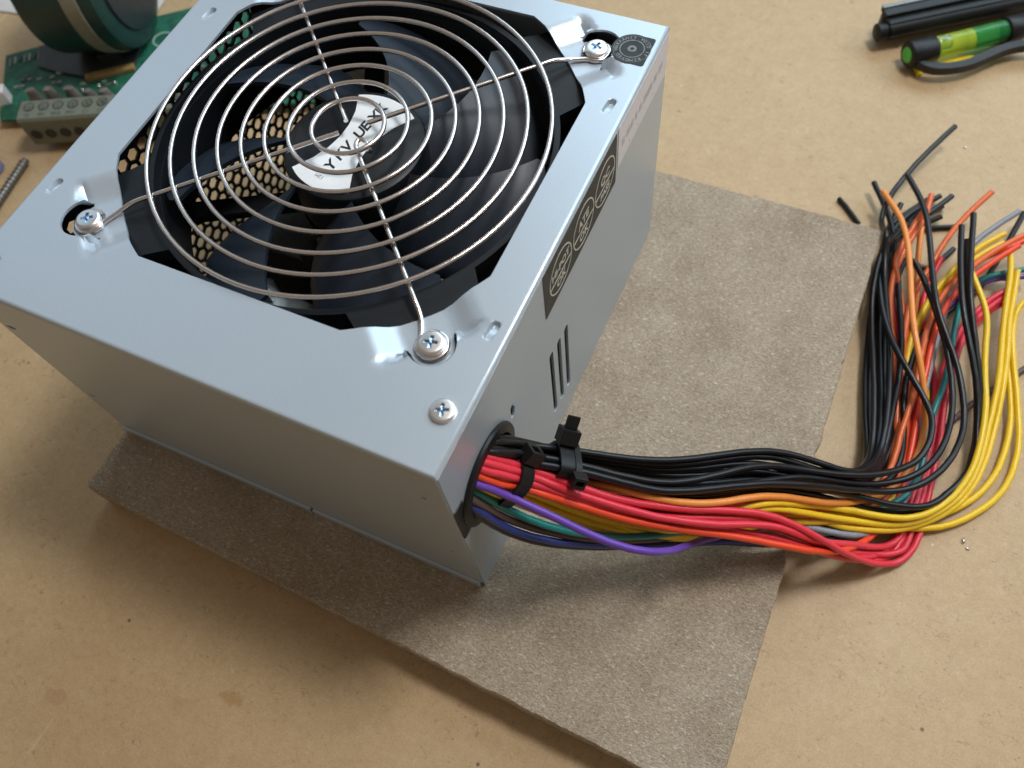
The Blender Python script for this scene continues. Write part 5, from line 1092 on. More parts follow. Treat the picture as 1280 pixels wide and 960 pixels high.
('red','-9.0 14.9 69.2 -6.4 14.8 69.5 -3.7 14.6 70.0 -1.1 14.6 70.1 0.6 15.4 67.4 2.3 16.3 65.2 3.9 17.3 62.9 5.6 18.3 60.6 7.3 19.3 58.2 9.2 20.1 55.9 11.2 20.8 53.7 13.5 21.4 51.7 15.9 22.1 50.0 18.4 22.7 48.3 21.1 23.4 46.7 23.8 24.1 45.1 26.7 24.9 43.4 29.7 25.6 41.8 32.8 26.5 40.1 35.9 27.5 38.3 39.1 28.5 36.5 42.4 29.7 34.7 45.6 31.0 32.9 48.8 32.3 31.1 52.1 33.7 29.4 55.3 35.1 27.6 58.6 36.6 25.9 61.8 38.0 24.1 64.9 39.4 22.4 68.0 40.7 20.8 70.9 42.0 19.1 73.8 43.2 17.5 76.5 44.2 16.0 79.2 45.1 14.5 81.8 45.9 13.0 84.3 46.7 11.4 86.7 47.4 9.8 89.2 48.2 8.0 91.6 49.0 6.1 94.0 50.0 4.0 96.5 51.1 1.8 98.9 52.3 -0.5 101.3 53.7 -2.9 103.7 55.1 -5.2 105.9 56.5 -7.2 108.0 57.8 -9.0 109.9 59.1 -10.5 111.5 60.5 -11.7 112.9 62.0 -12.6 114.1 63.6 -13.2 115.0 65.3 -13.5 115.7 67.0 -13.5 116.2 68.8 -13.4 116.6 70.6 -13.4 116.9 72.5 -13.4 117.1 74.5 -13.5 117.1 76.8 -13.6 116.9 79.4 -13.7 116.5 82.2 -13.5 116.5 85.4 -13.3 116.7 88.5 -13.2 116.9 91.6 -13.1 117.0 94.7 -13.1 117.0 97.9 -13.0 116.9 101.2 -12.9 116.8 104.7 -13.0 116.7 108.6 -13.2 116.7 112.5 -13.2 116.6 116.4 -13.1 116.3 120.1 -13.0 115.9 123.7 -12.9 115.3 127.1 -12.7 114.4 130.4 -12.5 113.4 133.6 -12.2 112.1 136.6 -11.9 110.7 139.6 -11.6 109.2 142.7 -11.4 107.8 145.9 -11.4 106.4 149.2 -11.3 105.2 152.4 -11.2 104.2 155.6 -10.9 103.5 158.6 -10.5 103.1 161.5 -10.0 102.8 164.2 -9.5 102.8 166.6 -9.0 102.9 168.8 -8.5 103.0 170.7 -8.0 103.2 172.4 -7.5 103.4 174.0 -7.0 103.5 175.5 -6.5 103.7 176.9 -6.0 103.9 178.4 -5.5 104.1 179.8 -5.0'),
('red','-9.0 16.0 69.4 -6.4 15.9 69.7 -3.6 15.7 70.2 -1.1 15.7 70.3 0.1 16.9 67.5 1.5 17.9 65.1 2.9 18.9 62.8 4.5 19.9 60.4 6.3 20.9 58.0 8.3 21.8 55.6 10.5 22.5 53.3 12.8 23.2 51.2 15.3 23.8 49.2 17.8 24.4 47.4 20.4 25.0 45.7 23.2 25.7 44.1 26.0 26.5 42.4 29.0 27.3 40.7 32.2 28.1 39.0 35.3 29.1 37.3 38.5 30.3 35.5 41.7 31.6 33.7 44.9 33.0 31.9 48.1 34.6 30.2 51.3 36.2 28.4 54.5 37.9 26.8 57.7 39.5 25.1 61.0 41.1 23.4 64.1 42.6 21.7 67.2 44.1 19.9 70.1 45.3 18.2 73.0 46.4 16.5 75.8 47.3 15.0 78.5 48.1 13.4 81.2 48.7 11.9 83.9 49.3 10.3 86.5 49.9 8.7 89.2 50.5 6.9 91.9 51.1 5.0 94.7 51.9 2.9 97.3 52.8 0.7 100.0 53.9 -1.5 102.5 55.2 -3.6 104.8 56.6 -5.6 107.0 58.2 -7.4 108.8 59.9 -9.1 110.4 61.8 -10.5 111.7 63.6 -11.5 112.8 65.0 -12.2 113.5 66.4 -12.7 114.1 67.9 -13.0 114.4 69.5 -13.2 114.7 71.2 -13.3 114.8 73.1 -13.4 114.8 75.2 -13.4 114.6 77.4 -13.4 114.3 79.9 -13.6 113.8 82.4 -13.8 113.1 85.0 -13.9 112.5 87.7 -13.9 112.4 90.7 -13.6 112.3 93.9 -13.0 112.2 97.2 -12.4 111.9 100.1 -12.1 111.6 102.8 -12.0 111.4 105.6 -12.0 111.1 108.4 -11.9 110.8 111.3 -11.8 110.3 114.2 -11.8 109.7 117.2 -11.8 109.0 120.3 -11.9 107.9 123.6 -12.0 106.5 127.0 -12.1 104.9 130.6 -12.1 103.1 134.2 -12.1 101.3 138.3 -12.0 99.4 142.6 -11.9 97.5 147.0 -11.6 95.6 151.3 -11.3 93.9 155.5 -11.1 92.5 159.4 -10.8 91.4 163.1 -10.5 90.6 166.3 -10.3 90.2 169.1 -10.0 90.0 171.8 -9.6 90.3 174.6 -9.2 90.6 177.3 -8.7 90.8 179.6 -8.3 91.0 181.9 -8.0'),
('yellow','-9.0 13.6 63.3 -6.4 13.4 63.6 -3.8 13.2 64.1 -1.3 13.2 64.3 0.9 14.0 62.1 2.9 15.0 59.6 4.8 16.1 56.8 6.6 17.3 53.9 8.6 18.3 51.0 10.7 19.2 48.2 13.1 20.0 45.6 15.7 20.8 43.1 18.5 21.6 40.7 21.5 22.5 38.4 24.6 23.4 36.1 27.8 24.3 33.8 31.0 25.4 31.6 34.3 26.6 29.4 37.5 27.8 27.3 40.6 29.2 25.4 43.7 30.5 23.8 46.5 31.9 22.5 49.2 33.4 21.6 51.7 34.8 21.0 53.9 36.2 20.8 55.9 37.6 20.8 57.7 38.9 21.1 59.5 40.3 21.4 61.1 41.7 21.8 62.5 43.2 22.1 64.0 44.6 22.4 65.5 45.9 22.4 67.1 47.3 22.1 68.8 48.5 21.5 70.5 49.7 20.7 72.2 50.9 19.6 74.0 52.1 18.3 75.8 53.2 16.9 77.8 54.4 15.3 79.9 55.5 13.5 82.1 56.7 11.7 84.6 58.0 9.8 87.2 59.3 7.8 89.9 60.7 5.8 92.8 62.0 4.0 95.6 63.4 2.2 98.3 64.7 0.6 101.0 65.9 -0.9 103.6 67.1 -2.2 106.0 68.2 -3.3 108.3 69.3 -4.3 110.5 70.4 -5.1 112.5 71.5 -5.8 114.5 72.8 -6.4 116.3 74.1 -7.0 118.2 75.6 -7.5 120.0 77.3 -7.9 121.7 79.1 -8.3 123.4 81.1 -8.6 125.0 83.2 -9.0 126.5 85.3 -9.3 127.8 87.4 -9.5 129.0 89.5 -9.7 129.9 91.7 -9.8 130.8 93.9 -9.9 131.5 96.2 -10.0 132.1 98.5 -10.0 132.5 100.8 -10.0 132.9 103.2 -10.0 133.1 105.6 -9.9 133.2 108.0 -9.9 133.3 110.5 -9.8 133.3 113.0 -9.7 133.3 115.5 -9.5 133.2 118.1 -9.4 133.2 120.8 -9.2 133.2 123.5 -8.9 133.1 126.3 -8.7 133.0 129.4 -8.4 132.9 132.8 -8.0 132.6 136.7 -7.7 132.2 141.0 -7.4 131.6 145.5 -7.0 131.0 150.0 -6.7 130.4 154.2 -6.4 130.0 158.0 -6.0 129.5 161.5 -5.6 129.1 164.5 -5.1 128.8 167.2 -4.7 128.5 169.7 -4.3 128.3 172.2 -3.9 128.0 174.6 -3.4 127.7 177.1 -3.0 127.3 179.6 -2.6 126.8 182.3 -2.2 126.2 184.9 -1.9 125.6 187.5 -1.7'),
('yellow','-9.0 12.5 64.7 -6.4 12.4 65.1 -3.8 12.2 65.7 -1.3 12.1 65.8 0.8 12.6 63.4 2.8 13.4 60.5 4.8 14.3 57.1 6.8 15.5 53.5 9.0 16.6 49.9 11.3 17.5 46.5 13.7 18.4 43.4 16.3 19.3 40.5 19.0 20.3 37.8 21.9 21.3 35.3 25.0 22.3 32.8 28.1 23.4 30.4 31.4 24.7 28.1 34.7 26.0 25.7 38.0 27.4 23.4 41.3 28.9 21.3 44.6 30.5 19.4 48.0 32.1 17.8 51.1 33.6 16.5 53.7 35.3 15.2 56.1 37.5 14.1 58.5 40.0 13.4 60.6 42.2 13.0 62.8 44.2 12.6 64.9 46.1 12.2 66.9 48.0 11.6 68.9 49.7 10.9 71.1 51.2 10.2 73.3 52.7 9.5 75.6 54.0 8.9 77.9 55.3 8.1 80.4 56.5 7.2 82.8 57.6 6.1 85.2 58.8 4.9 87.9 59.7 3.6 90.8 60.4 2.2 93.9 61.2 0.7 96.7 62.1 -0.6 99.4 63.3 -1.9 102.0 64.5 -3.0 104.5 65.7 -4.1 106.9 66.9 -5.1 109.2 68.1 -6.0 111.4 69.4 -6.8 113.5 70.8 -7.6 115.5 72.3 -8.3 117.6 74.0 -8.9 119.7 75.9 -9.4 121.8 78.0 -9.9 123.9 80.2 -10.3 125.9 82.6 -10.7 127.7 85.1 -11.0 129.3 87.6 -11.2 130.7 90.1 -11.5 131.8 92.7 -11.7 132.8 95.3 -11.8 133.6 98.2 -11.9 134.3 101.2 -12.0 134.8 104.4 -12.0 135.2 107.6 -12.0 135.5 110.7 -11.9 135.6 113.7 -11.9 135.7 116.5 -11.7 135.7 119.0 -11.6 135.7 121.3 -11.3 135.7 123.5 -11.1 135.6 125.6 -10.7 135.5 127.6 -10.3 135.3 129.6 -9.9 135.1 131.9 -9.4 134.9 134.5 -8.9 134.5 137.5 -8.3 134.1 141.2 -7.7 133.6 145.5 -7.1 132.9 150.1 -6.5 132.1 154.9 -5.9 131.3 159.3 -5.4 130.9 163.3 -5.0 130.7 166.7 -4.6 130.5 169.7 -4.2 130.3 172.2 -3.8 130.0 174.6 -3.3 129.8 176.8 -2.9 129.5 178.9 -2.4 129.3 181.0 -2.0'),
('yellow','-9.0 14.2 60.5 -6.4 14.1 60.8 -3.8 14.0 61.3 -1.3 13.9 61.3 0.6 15.3 59.2 2.6 16.4 56.7 4.7 17.2 54.0 6.7 17.9 51.2 8.7 18.6 48.6 10.7 19.4 46.0 13.0 20.1 43.5 15.5 21.0 41.1 18.3 21.9 38.7 21.3 22.8 36.4 24.4 23.7 34.1 27.6 24.7 31.9 30.9 25.7 29.6 34.2 26.8 27.4 37.5 27.9 25.2 40.7 29.2 23.1 43.8 30.4 21.2 46.8 31.8 19.4 49.8 33.3 18.0 52.9 35.1 16.8 56.0 37.1 15.8 59.0 39.1 14.9 61.8 41.0 14.0 64.7 43.0 13.2 67.4 45.0 12.4 70.2 47.1 11.5 73.0 49.2 10.7 75.9 51.3 9.7 79.1 53.4 8.5 82.4 55.3 7.1 85.9 57.3 5.4 89.4 59.5 3.6 92.8 61.7 1.7 96.4 63.8 -0.5 100.1 65.6 -2.6 103.7 67.3 -4.6 107.0 68.9 -6.3 110.1 70.4 -7.8 113.0 71.8 -9.1 115.7 73.1 -10.1 118.1 74.3 -10.8 120.4 75.4 -11.4 122.5 76.6 -11.9 124.5 77.7 -12.3 126.4 78.8 -12.6 128.1 80.1 -12.7 129.8 81.4 -12.9 131.5 83.0 -12.9 133.2 84.7 -13.0 134.9 86.7 -13.0 136.6 88.9 -13.0 138.3 91.2 -13.0 139.8 93.6 -13.0 141.1 96.0 -13.0 142.2 98.5 -13.0 143.1 101.1 -13.0 143.7 103.7 -13.0 144.2 106.5 -12.9 144.4 109.3 -12.9 144.5 112.0 -12.7 144.5 114.6 -12.6 144.3 117.1 -12.4 143.9 119.6 -12.1 143.4 122.3 -11.7 142.6 125.3 -11.3 141.7 128.7 -10.9 140.6 132.5 -10.3 139.5 136.4 -9.8 138.2 140.3 -9.2 137.0 144.0 -8.6 135.9 147.4 -8.1 135.0 150.6 -7.6 134.2 153.4 -7.1 133.6 155.9 -6.7 133.2 158.2 -6.2 132.9 160.1 -5.8 132.7 161.8 -5.3 132.6 163.2 -4.9 132.6 164.5 -4.5 132.7 165.7 -4.2 133.0 166.9 -4.0 133.4 168.0 -3.7 134.0 169.3 -3.5 134.7 170.5 -3.2 135.5 171.8 -3.0'),
('yellow','-9.0 12.8 62.3 -6.4 12.7 62.6 -3.8 12.5 63.2 -1.3 12.5 63.4 0.7 13.1 60.7 2.7 14.0 57.7 4.5 15.1 54.5 6.5 16.1 51.0 8.5 17.2 47.6 10.7 18.3 44.4 13.1 19.4 41.5 15.7 20.4 38.8 18.5 21.5 36.2 21.5 22.5 33.7 24.5 23.5 31.3 27.7 24.5 28.9 30.9 25.5 26.4 34.2 26.6 23.9 37.6 27.8 21.5 41.1 29.2 19.3 44.6 30.7 17.3 48.1 32.2 15.6 51.5 33.9 14.1 54.6 35.7 12.8 57.4 37.6 11.7 60.1 39.5 11.0 62.8 41.5 10.5 65.6 44.0 10.1 68.2 46.6 9.6 70.5 48.9 9.0 72.9 51.3 8.2 75.6 53.7 7.1 78.6 56.0 6.0 81.8 58.3 4.9 85.3 60.5 3.6 88.9 62.5 2.3 92.7 64.5 0.8 96.4 66.3 -0.8 100.1 67.9 -2.5 103.6 69.5 -4.1 107.1 71.0 -5.7 110.4 72.5 -7.0 113.6 74.2 -8.3 116.6 75.9 -9.3 119.4 77.7 -10.2 122.0 79.7 -11.0 124.4 81.7 -11.6 126.7 83.8 -12.0 128.8 85.9 -12.4 130.6 87.9 -12.6 132.2 89.9 -12.8 133.7 91.9 -12.9 135.0 93.9 -13.0 136.3 96.2 -13.0 137.4 98.6 -13.0 138.4 101.2 -13.0 139.3 104.1 -13.0 140.0 107.2 -12.9 140.4 110.4 -12.9 140.7 113.6 -12.8 140.8 116.7 -12.7 140.8 119.6 -12.5 140.6 122.3 -12.4 140.4 124.9 -12.2 140.0 127.2 -11.9 139.6 129.5 -11.7 139.0 131.7 -11.4 138.4 134.0 -11.1 137.7 136.4 -10.7 137.0 138.9 -10.4 136.1 141.6 -10.0 135.3 144.4 -9.7 134.4 147.2 -9.3 133.6 150.2 -8.9 132.8 153.5 -8.6 132.0 157.1 -8.2 131.2 161.3 -7.7 130.4 166.0 -7.3 129.6 171.2 -6.9 128.8 176.9 -6.5 127.9 182.7 -6.0'),
('yellow','-9.0 13.8 60.5 -6.4 13.6 60.9 -3.8 13.5 61.4 -1.3 13.4 61.5 0.5 14.1 58.5 2.3 14.9 55.6 4.2 16.1 52.5 6.0 17.3 49.4 8.0 18.5 46.2 10.2 19.6 43.1 12.5 20.6 40.1 15.1 21.6 37.3 17.9 22.5 34.6 20.9 23.5 32.0 24.0 24.5 29.4 27.3 25.6 26.9 30.6 26.8 24.4 33.9 28.1 22.0 37.2 29.4 19.8 40.4 30.9 17.9 43.4 32.4 16.4 46.1 34.0 15.3 48.7 35.4 14.9 51.3 36.8 15.0 53.6 38.0 15.6 55.5 39.1 16.8 57.0 40.1 18.2 58.2 41.2 19.8 59.4 42.3 21.3 60.6 43.4 22.6 62.0 44.4 23.5 63.5 45.4 24.1 65.1 46.6 24.2 66.8 47.9 24.0 68.5 49.3 23.3 70.4 50.8 22.3 72.3 52.3 21.0 74.3 53.8 19.5 76.3 55.2 17.7 78.2 56.6 15.9 80.1 57.9 13.9 81.8 59.2 12.0 83.5 60.4 10.1 85.2 61.6 8.4 87.1 62.8 6.9 89.2 63.9 5.5 91.4 64.9 4.4 93.5 65.8 3.4 95.5 66.6 2.6 97.4 67.4 1.9 99.3 68.0 1.2 101.4 68.6 0.5 103.5 69.3 -0.2 105.9 70.1 -1.0 108.4 71.1 -1.9 110.9 72.2 -2.7 113.3 73.4 -3.6 115.6 74.9 -4.4 117.8 76.6 -5.1 119.8 78.4 -5.7 121.7 80.6 -6.3 123.5 82.9 -6.8 125.2 85.5 -7.2 126.8 88.2 -7.4 128.0 91.0 -7.4 129.0 93.8 -7.3 129.8 96.6 -7.2 130.4 99.4 -7.1 130.8 102.2 -7.0 131.0 105.1 -6.9 131.1 107.9 -6.8 131.1 110.8 -6.6 130.9 113.9 -6.2 130.6 117.2 -5.7 130.1 120.9 -5.2 129.5 124.8 -4.8 128.6 128.9 -4.6 127.6 132.9 -4.3 126.7 136.8 -4.0 125.9 140.6 -3.7 125.3 144.1 -3.3 124.7 147.4 -3.0 124.3 150.3 -2.6 123.8 152.9 -2.3 123.3 155.2 -2.0 122.7 157.1 -1.7 122.0 159.0 -1.4 121.0 160.9 -1.0 119.9 162.9 -0.7 118.5 165.1 -0.3 116.9 167.6 0.1 115.1 170.2 0.6 113.3 172.9 1.0'),
('yellow','-9.0 11.9 64.0 -6.4 11.7 64.4 -3.8 11.5 65.1 -1.3 11.5 65.2 0.8 11.8 62.0 2.9 12.5 58.8 5.0 13.4 55.4 7.1 14.4 51.9 9.3 15.5 48.3 11.5 16.6 44.8 13.9 17.6 41.6 16.4 18.6 38.5 19.1 19.7 35.7 22.0 20.8 32.9 25.0 22.1 30.1 28.4 23.6 27.5 31.9 25.2 25.0 35.4 27.0 22.6 39.1 28.8 20.4 42.8 30.7 18.4 46.6 32.9 16.5 50.3 35.2 14.6 53.8 37.7 13.1 57.1 40.1 11.8 60.4 42.4 10.6 63.8 44.9 9.5 67.0 47.6 8.4 70.2 50.2 7.7 73.5 52.6 7.0 76.9 54.7 6.2 80.2 56.8 5.2 83.5 58.8 3.9 86.8 60.8 2.5 90.1 62.9 0.8 93.2 65.1 -1.0 96.2 67.2 -2.7 99.0 69.4 -4.5 101.5 71.8 -6.1 103.6 74.4 -7.7 105.3 77.2 -9.2 106.7 80.2 -10.5 107.6 83.4 -11.5 108.1 86.5 -12.2 108.3 89.7 -12.9 108.4 93.1 -13.4 108.4 96.8 -13.5 108.3 100.5 -13.2 108.0 104.3 -12.9 107.7 108.0 -12.7 107.2 111.7 -12.5 106.5 115.4 -12.4 105.8 119.1 -12.3 105.1 123.0 -12.1 104.5 127.0 -11.8 103.8 131.1 -11.3 103.2 135.1 -10.8 102.8 138.7 -10.3 102.5 142.0 -9.8 102.4 145.3 -9.3 102.6 148.6 -8.9 102.9 151.7 -8.3 103.2 154.9 -7.8 103.7 157.9 -7.2 104.3 160.9 -6.7 105.0 163.7 -6.2 105.8 166.5 -5.7 106.7 169.2 -5.2 107.7 171.9 -4.7 108.7 174.6 -4.2 109.9 177.4 -3.8 111.2 180.2 -3.5 112.7 182.9 -3.1 114.3 185.5 -2.7 116.0 188.1 -2.3 118.0 190.5 -1.9 120.0 192.9 -1.4 122.1 195.2 -1.0'),
('yellow','-9.0 12.5 61.2 -6.4 12.4 61.6 -3.8 12.3 62.2 -1.3 12.2 62.3 0.8 12.5 59.2 2.9 13.1 56.1 4.9 14.0 52.9 6.9 15.0 49.5 9.1 15.9 46.1 11.3 16.9 42.8 13.7 17.8 39.6 16.3 18.7 36.6 19.1 19.7 33.7 22.0 20.8 30.9 25.1 22.0 28.2 28.4 23.3 25.6 31.8 24.8 23.1 35.4 26.4 20.8 39.0 28.2 18.5 42.7 30.2 16.4 46.4 32.3 14.5 50.1 34.5 12.8 53.8 36.7 11.4 57.5 38.9 10.3 61.1 41.1 9.4 64.5 43.2 8.7 67.9 45.4 8.1 71.3 47.7 7.3 74.6 50.2 6.2 77.7 52.9 5.1 81.1 55.5 3.9 84.8 58.0 2.8 88.4 60.5 1.5 92.0 63.1 -0.2 95.4 65.4 -2.2 98.5 67.6 -4.0 101.3 69.8 -5.6 103.7 72.0 -7.0 105.8 74.5 -8.2 107.5 77.1 -9.3 109.0 79.9 -10.2 110.2 82.8 -11.1 111.1 85.7 -11.7 111.7 88.8 -12.2 112.1 92.1 -12.5 112.4 95.6 -12.8 112.8 99.4 -13.0 113.0 103.4 -12.9 113.3 107.6 -12.8 113.6 111.7 -12.6 113.6 115.7 -12.5 113.3 119.8 -12.3 112.6 124.0 -12.0 111.5 128.2 -11.7 110.2 132.3 -11.6 108.8 136.2 -11.8 107.4 139.6 -12.1 106.1 142.4 -12.0 105.1 144.7 -11.7 104.4 146.8 -11.4 103.9 148.8 -10.9 103.6 151.0 -10.4 103.6 153.5 -9.8 103.9 156.2 -9.2 104.4 159.1 -8.7 105.2 162.1 -8.2 106.1 165.2 -7.6 107.2 168.4 -7.1 108.4 171.4 -6.4 109.8 174.3 -5.8 111.5 177.1 -5.1 113.2 179.9 -4.6 114.9 182.6 -4.0 116.8 185.1 -3.5 118.6 187.4 -3.0 120.6 189.6 -2.5 122.5 191.8 -2.0'),
('purple','-9.0 10.5 66.8 -6.4 10.4 67.0 -3.7 10.3 67.3 -1.1 10.3 67.3 0.4 10.7 66.0 1.9 11.2 64.5 3.2 11.8 63.0 4.5 12.3 61.4 5.6 12.7 59.9 6.8 13.1 58.6 8.1 13.4 57.4 9.5 13.7 56.3 11.1 13.8 55.4 12.9 14.0 54.5 14.9 14.1 53.7 17.0 14.3 52.9 19.2 14.4 52.0 21.4 14.5 51.1 23.6 14.6 50.2 25.8 14.7 49.2 28.0 14.9 48.1 30.1 15.1 47.1 32.3 15.4 46.0 34.5 15.7 44.9 36.6 16.2 43.8 38.7 16.7 42.7 40.7 17.3 41.6 42.6 18.1 40.4 44.4 19.0 39.0 46.1 20.0 37.6 47.6 21.2 35.9 48.9 22.5 34.1 50.2 23.9 32.0 51.3 25.5 29.8 52.3 27.1 27.5 53.3 28.8 25.1 54.3 30.5 22.7 55.4 32.3 20.3 56.5 34.0 18.0 57.9 35.8 15.9 59.6 37.7 13.8 61.6 39.9 11.9 63.7 42.4 10.1 65.9 44.7 8.4 68.3 46.6 7.1 70.8 48.5 5.9 73.4 50.4 4.9 76.4 52.3 4.1 79.6 54.2 3.3 82.9 56.1 2.3 86.2 58.0 1.2 89.6 60.0 0.1 93.3 62.1 -1.1 97.0 64.5 -2.6 100.5 67.1 -4.2 103.7 69.9 -6.0 106.6 72.8 -7.6 109.0 75.9 -9.1 110.8 79.1 -10.3 112.2 82.7 -11.4 113.2 86.6 -12.2 114.0 90.5 -12.9 114.2 94.7 -13.5 114.2 99.5 -13.9 114.0 104.5 -13.9 113.6 109.1 -13.9 113.0 113.7 -13.8 112.3 118.4 -13.5 111.4 123.1 -13.3 110.7 127.9 -13.3 110.3 132.8 -13.3 110.1 137.7 -13.1 110.1 142.4 -12.9 110.2 147.0 -12.6 110.4 151.3 -12.4 110.8 155.3 -12.3 111.3 158.9 -12.3 111.8 162.0 -12.4 112.4 164.5 -12.3 113.2 166.5 -12.1 114.2 168.4 -12.0 115.2 170.2 -11.9 116.2 172.0 -11.9 117.2 173.7 -11.8 118.2 175.3 -11.6 119.3 176.8 -11.4 120.3 178.1 -11.1 121.5 179.1 -10.9 122.7 179.9 -10.7 123.8 180.7 -10.5 125.0 181.4 -10.4 126.2 182.0 -10.1 127.7 182.5 -9.8 129.4 183.1 -9.4 131.3 183.8 -8.9 133.4 184.5 -8.5 135.6 185.2 -8.0'),
('teal','-9.0 9.9 62.0 -6.3 9.8 62.2 -3.6 9.8 62.6 -1.0 9.7 62.7 0.3 10.1 61.1 1.5 10.4 59.4 2.7 10.7 57.6 3.8 11.1 55.7 4.9 11.4 53.8 6.1 11.7 52.0 7.5 12.0 50.4 9.1 12.3 48.9 10.8 12.6 47.5 12.7 12.9 46.2 14.7 13.4 44.8 16.8 13.9 43.3 19.1 14.6 41.8 21.4 15.4 40.1 23.9 16.4 38.3 26.4 17.6 36.4 29.1 19.0 34.5 31.9 20.5 32.5 34.7 22.2 30.4 37.5 24.0 28.4 40.3 26.0 26.4 43.0 28.0 24.3 45.6 30.2 22.3 48.2 32.4 20.3 50.7 34.7 18.3 53.1 36.9 16.2 55.7 39.2 14.0 58.5 41.5 11.8 61.4 43.8 9.9 64.5 46.1 8.2 67.6 48.2 6.7 70.9 50.2 5.4 74.2 52.1 4.2 77.6 54.0 3.1 80.9 55.9 2.0 84.3 58.0 0.9 87.6 60.0 -0.1 91.1 62.1 -1.0 94.6 64.3 -1.7 98.0 66.6 -2.7 101.1 69.1 -3.9 103.8 71.6 -5.2 106.0 74.1 -6.4 107.9 76.3 -7.5 109.6 78.4 -8.4 111.1 80.4 -9.1 112.3 82.1 -9.7 113.4 83.8 -10.1 114.1 85.6 -10.6 114.8 87.4 -10.8 115.4 89.2 -10.9 115.9 91.1 -11.0 116.3 93.0 -11.0 116.5 94.9 -11.0 116.5 97.0 -10.9 116.4 99.1 -10.8 116.1 101.4 -10.7 115.9 103.7 -10.6 115.7 106.1 -10.4 115.5 108.5 -10.2 115.4 110.7 -10.0 115.3 112.9 -9.7 115.4 114.9 -9.5 115.5 117.0 -9.3 115.6 119.2 -9.0 115.8 121.5 -8.8 116.0 124.0 -8.6 116.2 126.6 -8.5 116.3 129.4 -8.4 116.4 132.4 -8.3 116.4 135.6 -8.3 116.3 139.1 -8.2 116.0 142.9 -8.3 115.7 147.0 -8.3 115.4 151.3 -8.5 115.2 155.5 -8.7 115.2 159.5 -8.9 115.2 163.1 -9.2 115.5 166.3 -9.4 115.9 169.0 -9.5 116.4 171.4 -9.6 117.1 173.4 -9.7 117.9 175.2 -9.6 118.8 176.9 -9.5 120.0 178.3 -9.3 121.3 179.7 -9.1 122.8 181.0 -8.9 124.5 182.2 -8.7 126.4 183.3 -8.4 128.4 184.4 -8.1 130.5 185.5 -7.8 132.6 186.6 -7.4 134.8 187.6 -7.0'),
('grey','-9.0 13.4 62.6 -6.4 13.2 63.0 -3.8 13.0 63.5 -1.3 13.0 63.6 0.4 14.6 60.9 2.0 15.8 58.2 3.7 17.0 55.4 5.5 18.3 52.5 7.4 19.6 49.4 9.7 20.8 46.2 12.1 21.8 43.3 14.8 22.7 40.5 17.6 23.6 38.0 20.6 24.5 35.6 23.6 25.6 33.3 26.8 26.8 31.0 30.0 28.1 28.7 33.2 29.4 26.5 36.5 30.8 24.3 39.6 32.3 22.3 42.7 33.7 20.4 45.6 35.2 18.7 48.5 36.8 17.2 51.2 38.4 15.9 53.9 39.9 14.7 56.5 41.6 13.5 59.0 43.2 12.5 61.5 44.8 11.5 64.0 46.2 10.7 66.4 47.3 10.0 69.0 48.5 9.2 71.8 49.7 8.4 74.3 51.0 7.6 76.7 52.1 6.7 79.1 53.2 5.9 81.4 54.1 5.2 83.8 55.1 4.6 86.3 56.0 3.9 88.9 56.8 3.0 91.5 57.6 2.0 94.0 58.5 0.9 96.4 59.4 -0.3 98.5 60.5 -1.7 100.6 61.7 -3.0 102.4 63.2 -4.4 104.2 64.8 -5.7 106.0 66.5 -7.0 107.9 68.6 -8.4 109.8 70.9 -9.7 111.2 73.4 -10.7 112.3 76.2 -11.3 113.2 79.1 -11.7 114.0 82.2 -12.1 114.6 85.4 -12.4 115.0 88.7 -12.5 115.2 92.1 -12.3 115.2 95.5 -12.0 114.9 98.9 -11.7 114.4 102.3 -11.5 113.9 105.6 -11.2 113.4 108.9 -11.0 112.9 111.9 -10.8 112.5 114.7 -10.5 112.1 117.3 -10.3 111.8 119.8 -10.0 111.5 122.3 -9.6 111.2 124.9 -9.3 111.0 127.5 -9.0 110.8 130.2 -8.7 110.7 133.1 -8.5 110.6 136.1 -8.3 110.4 139.3 -8.1 110.3 142.8 -8.0 110.3 146.4 -7.9 110.3 150.3 -7.7 110.3 154.3 -7.6 110.3 158.6 -7.4 110.4 162.9 -7.1 110.6 167.2 -6.9 110.8 171.5 -6.6 110.9 175.3 -6.2 111.0 178.7 -5.7 111.2 181.6 -5.1 111.6 184.2 -4.6 112.3 186.7 -4.0 113.2 189.0 -3.5 114.4 191.3 -3.0 115.8 193.7 -2.5 117.4 196.1 -2.0 119.1 198.6 -1.5 120.9 201.2 -1.0 122.9 203.8 -0.5 124.8 206.5 0.0'),
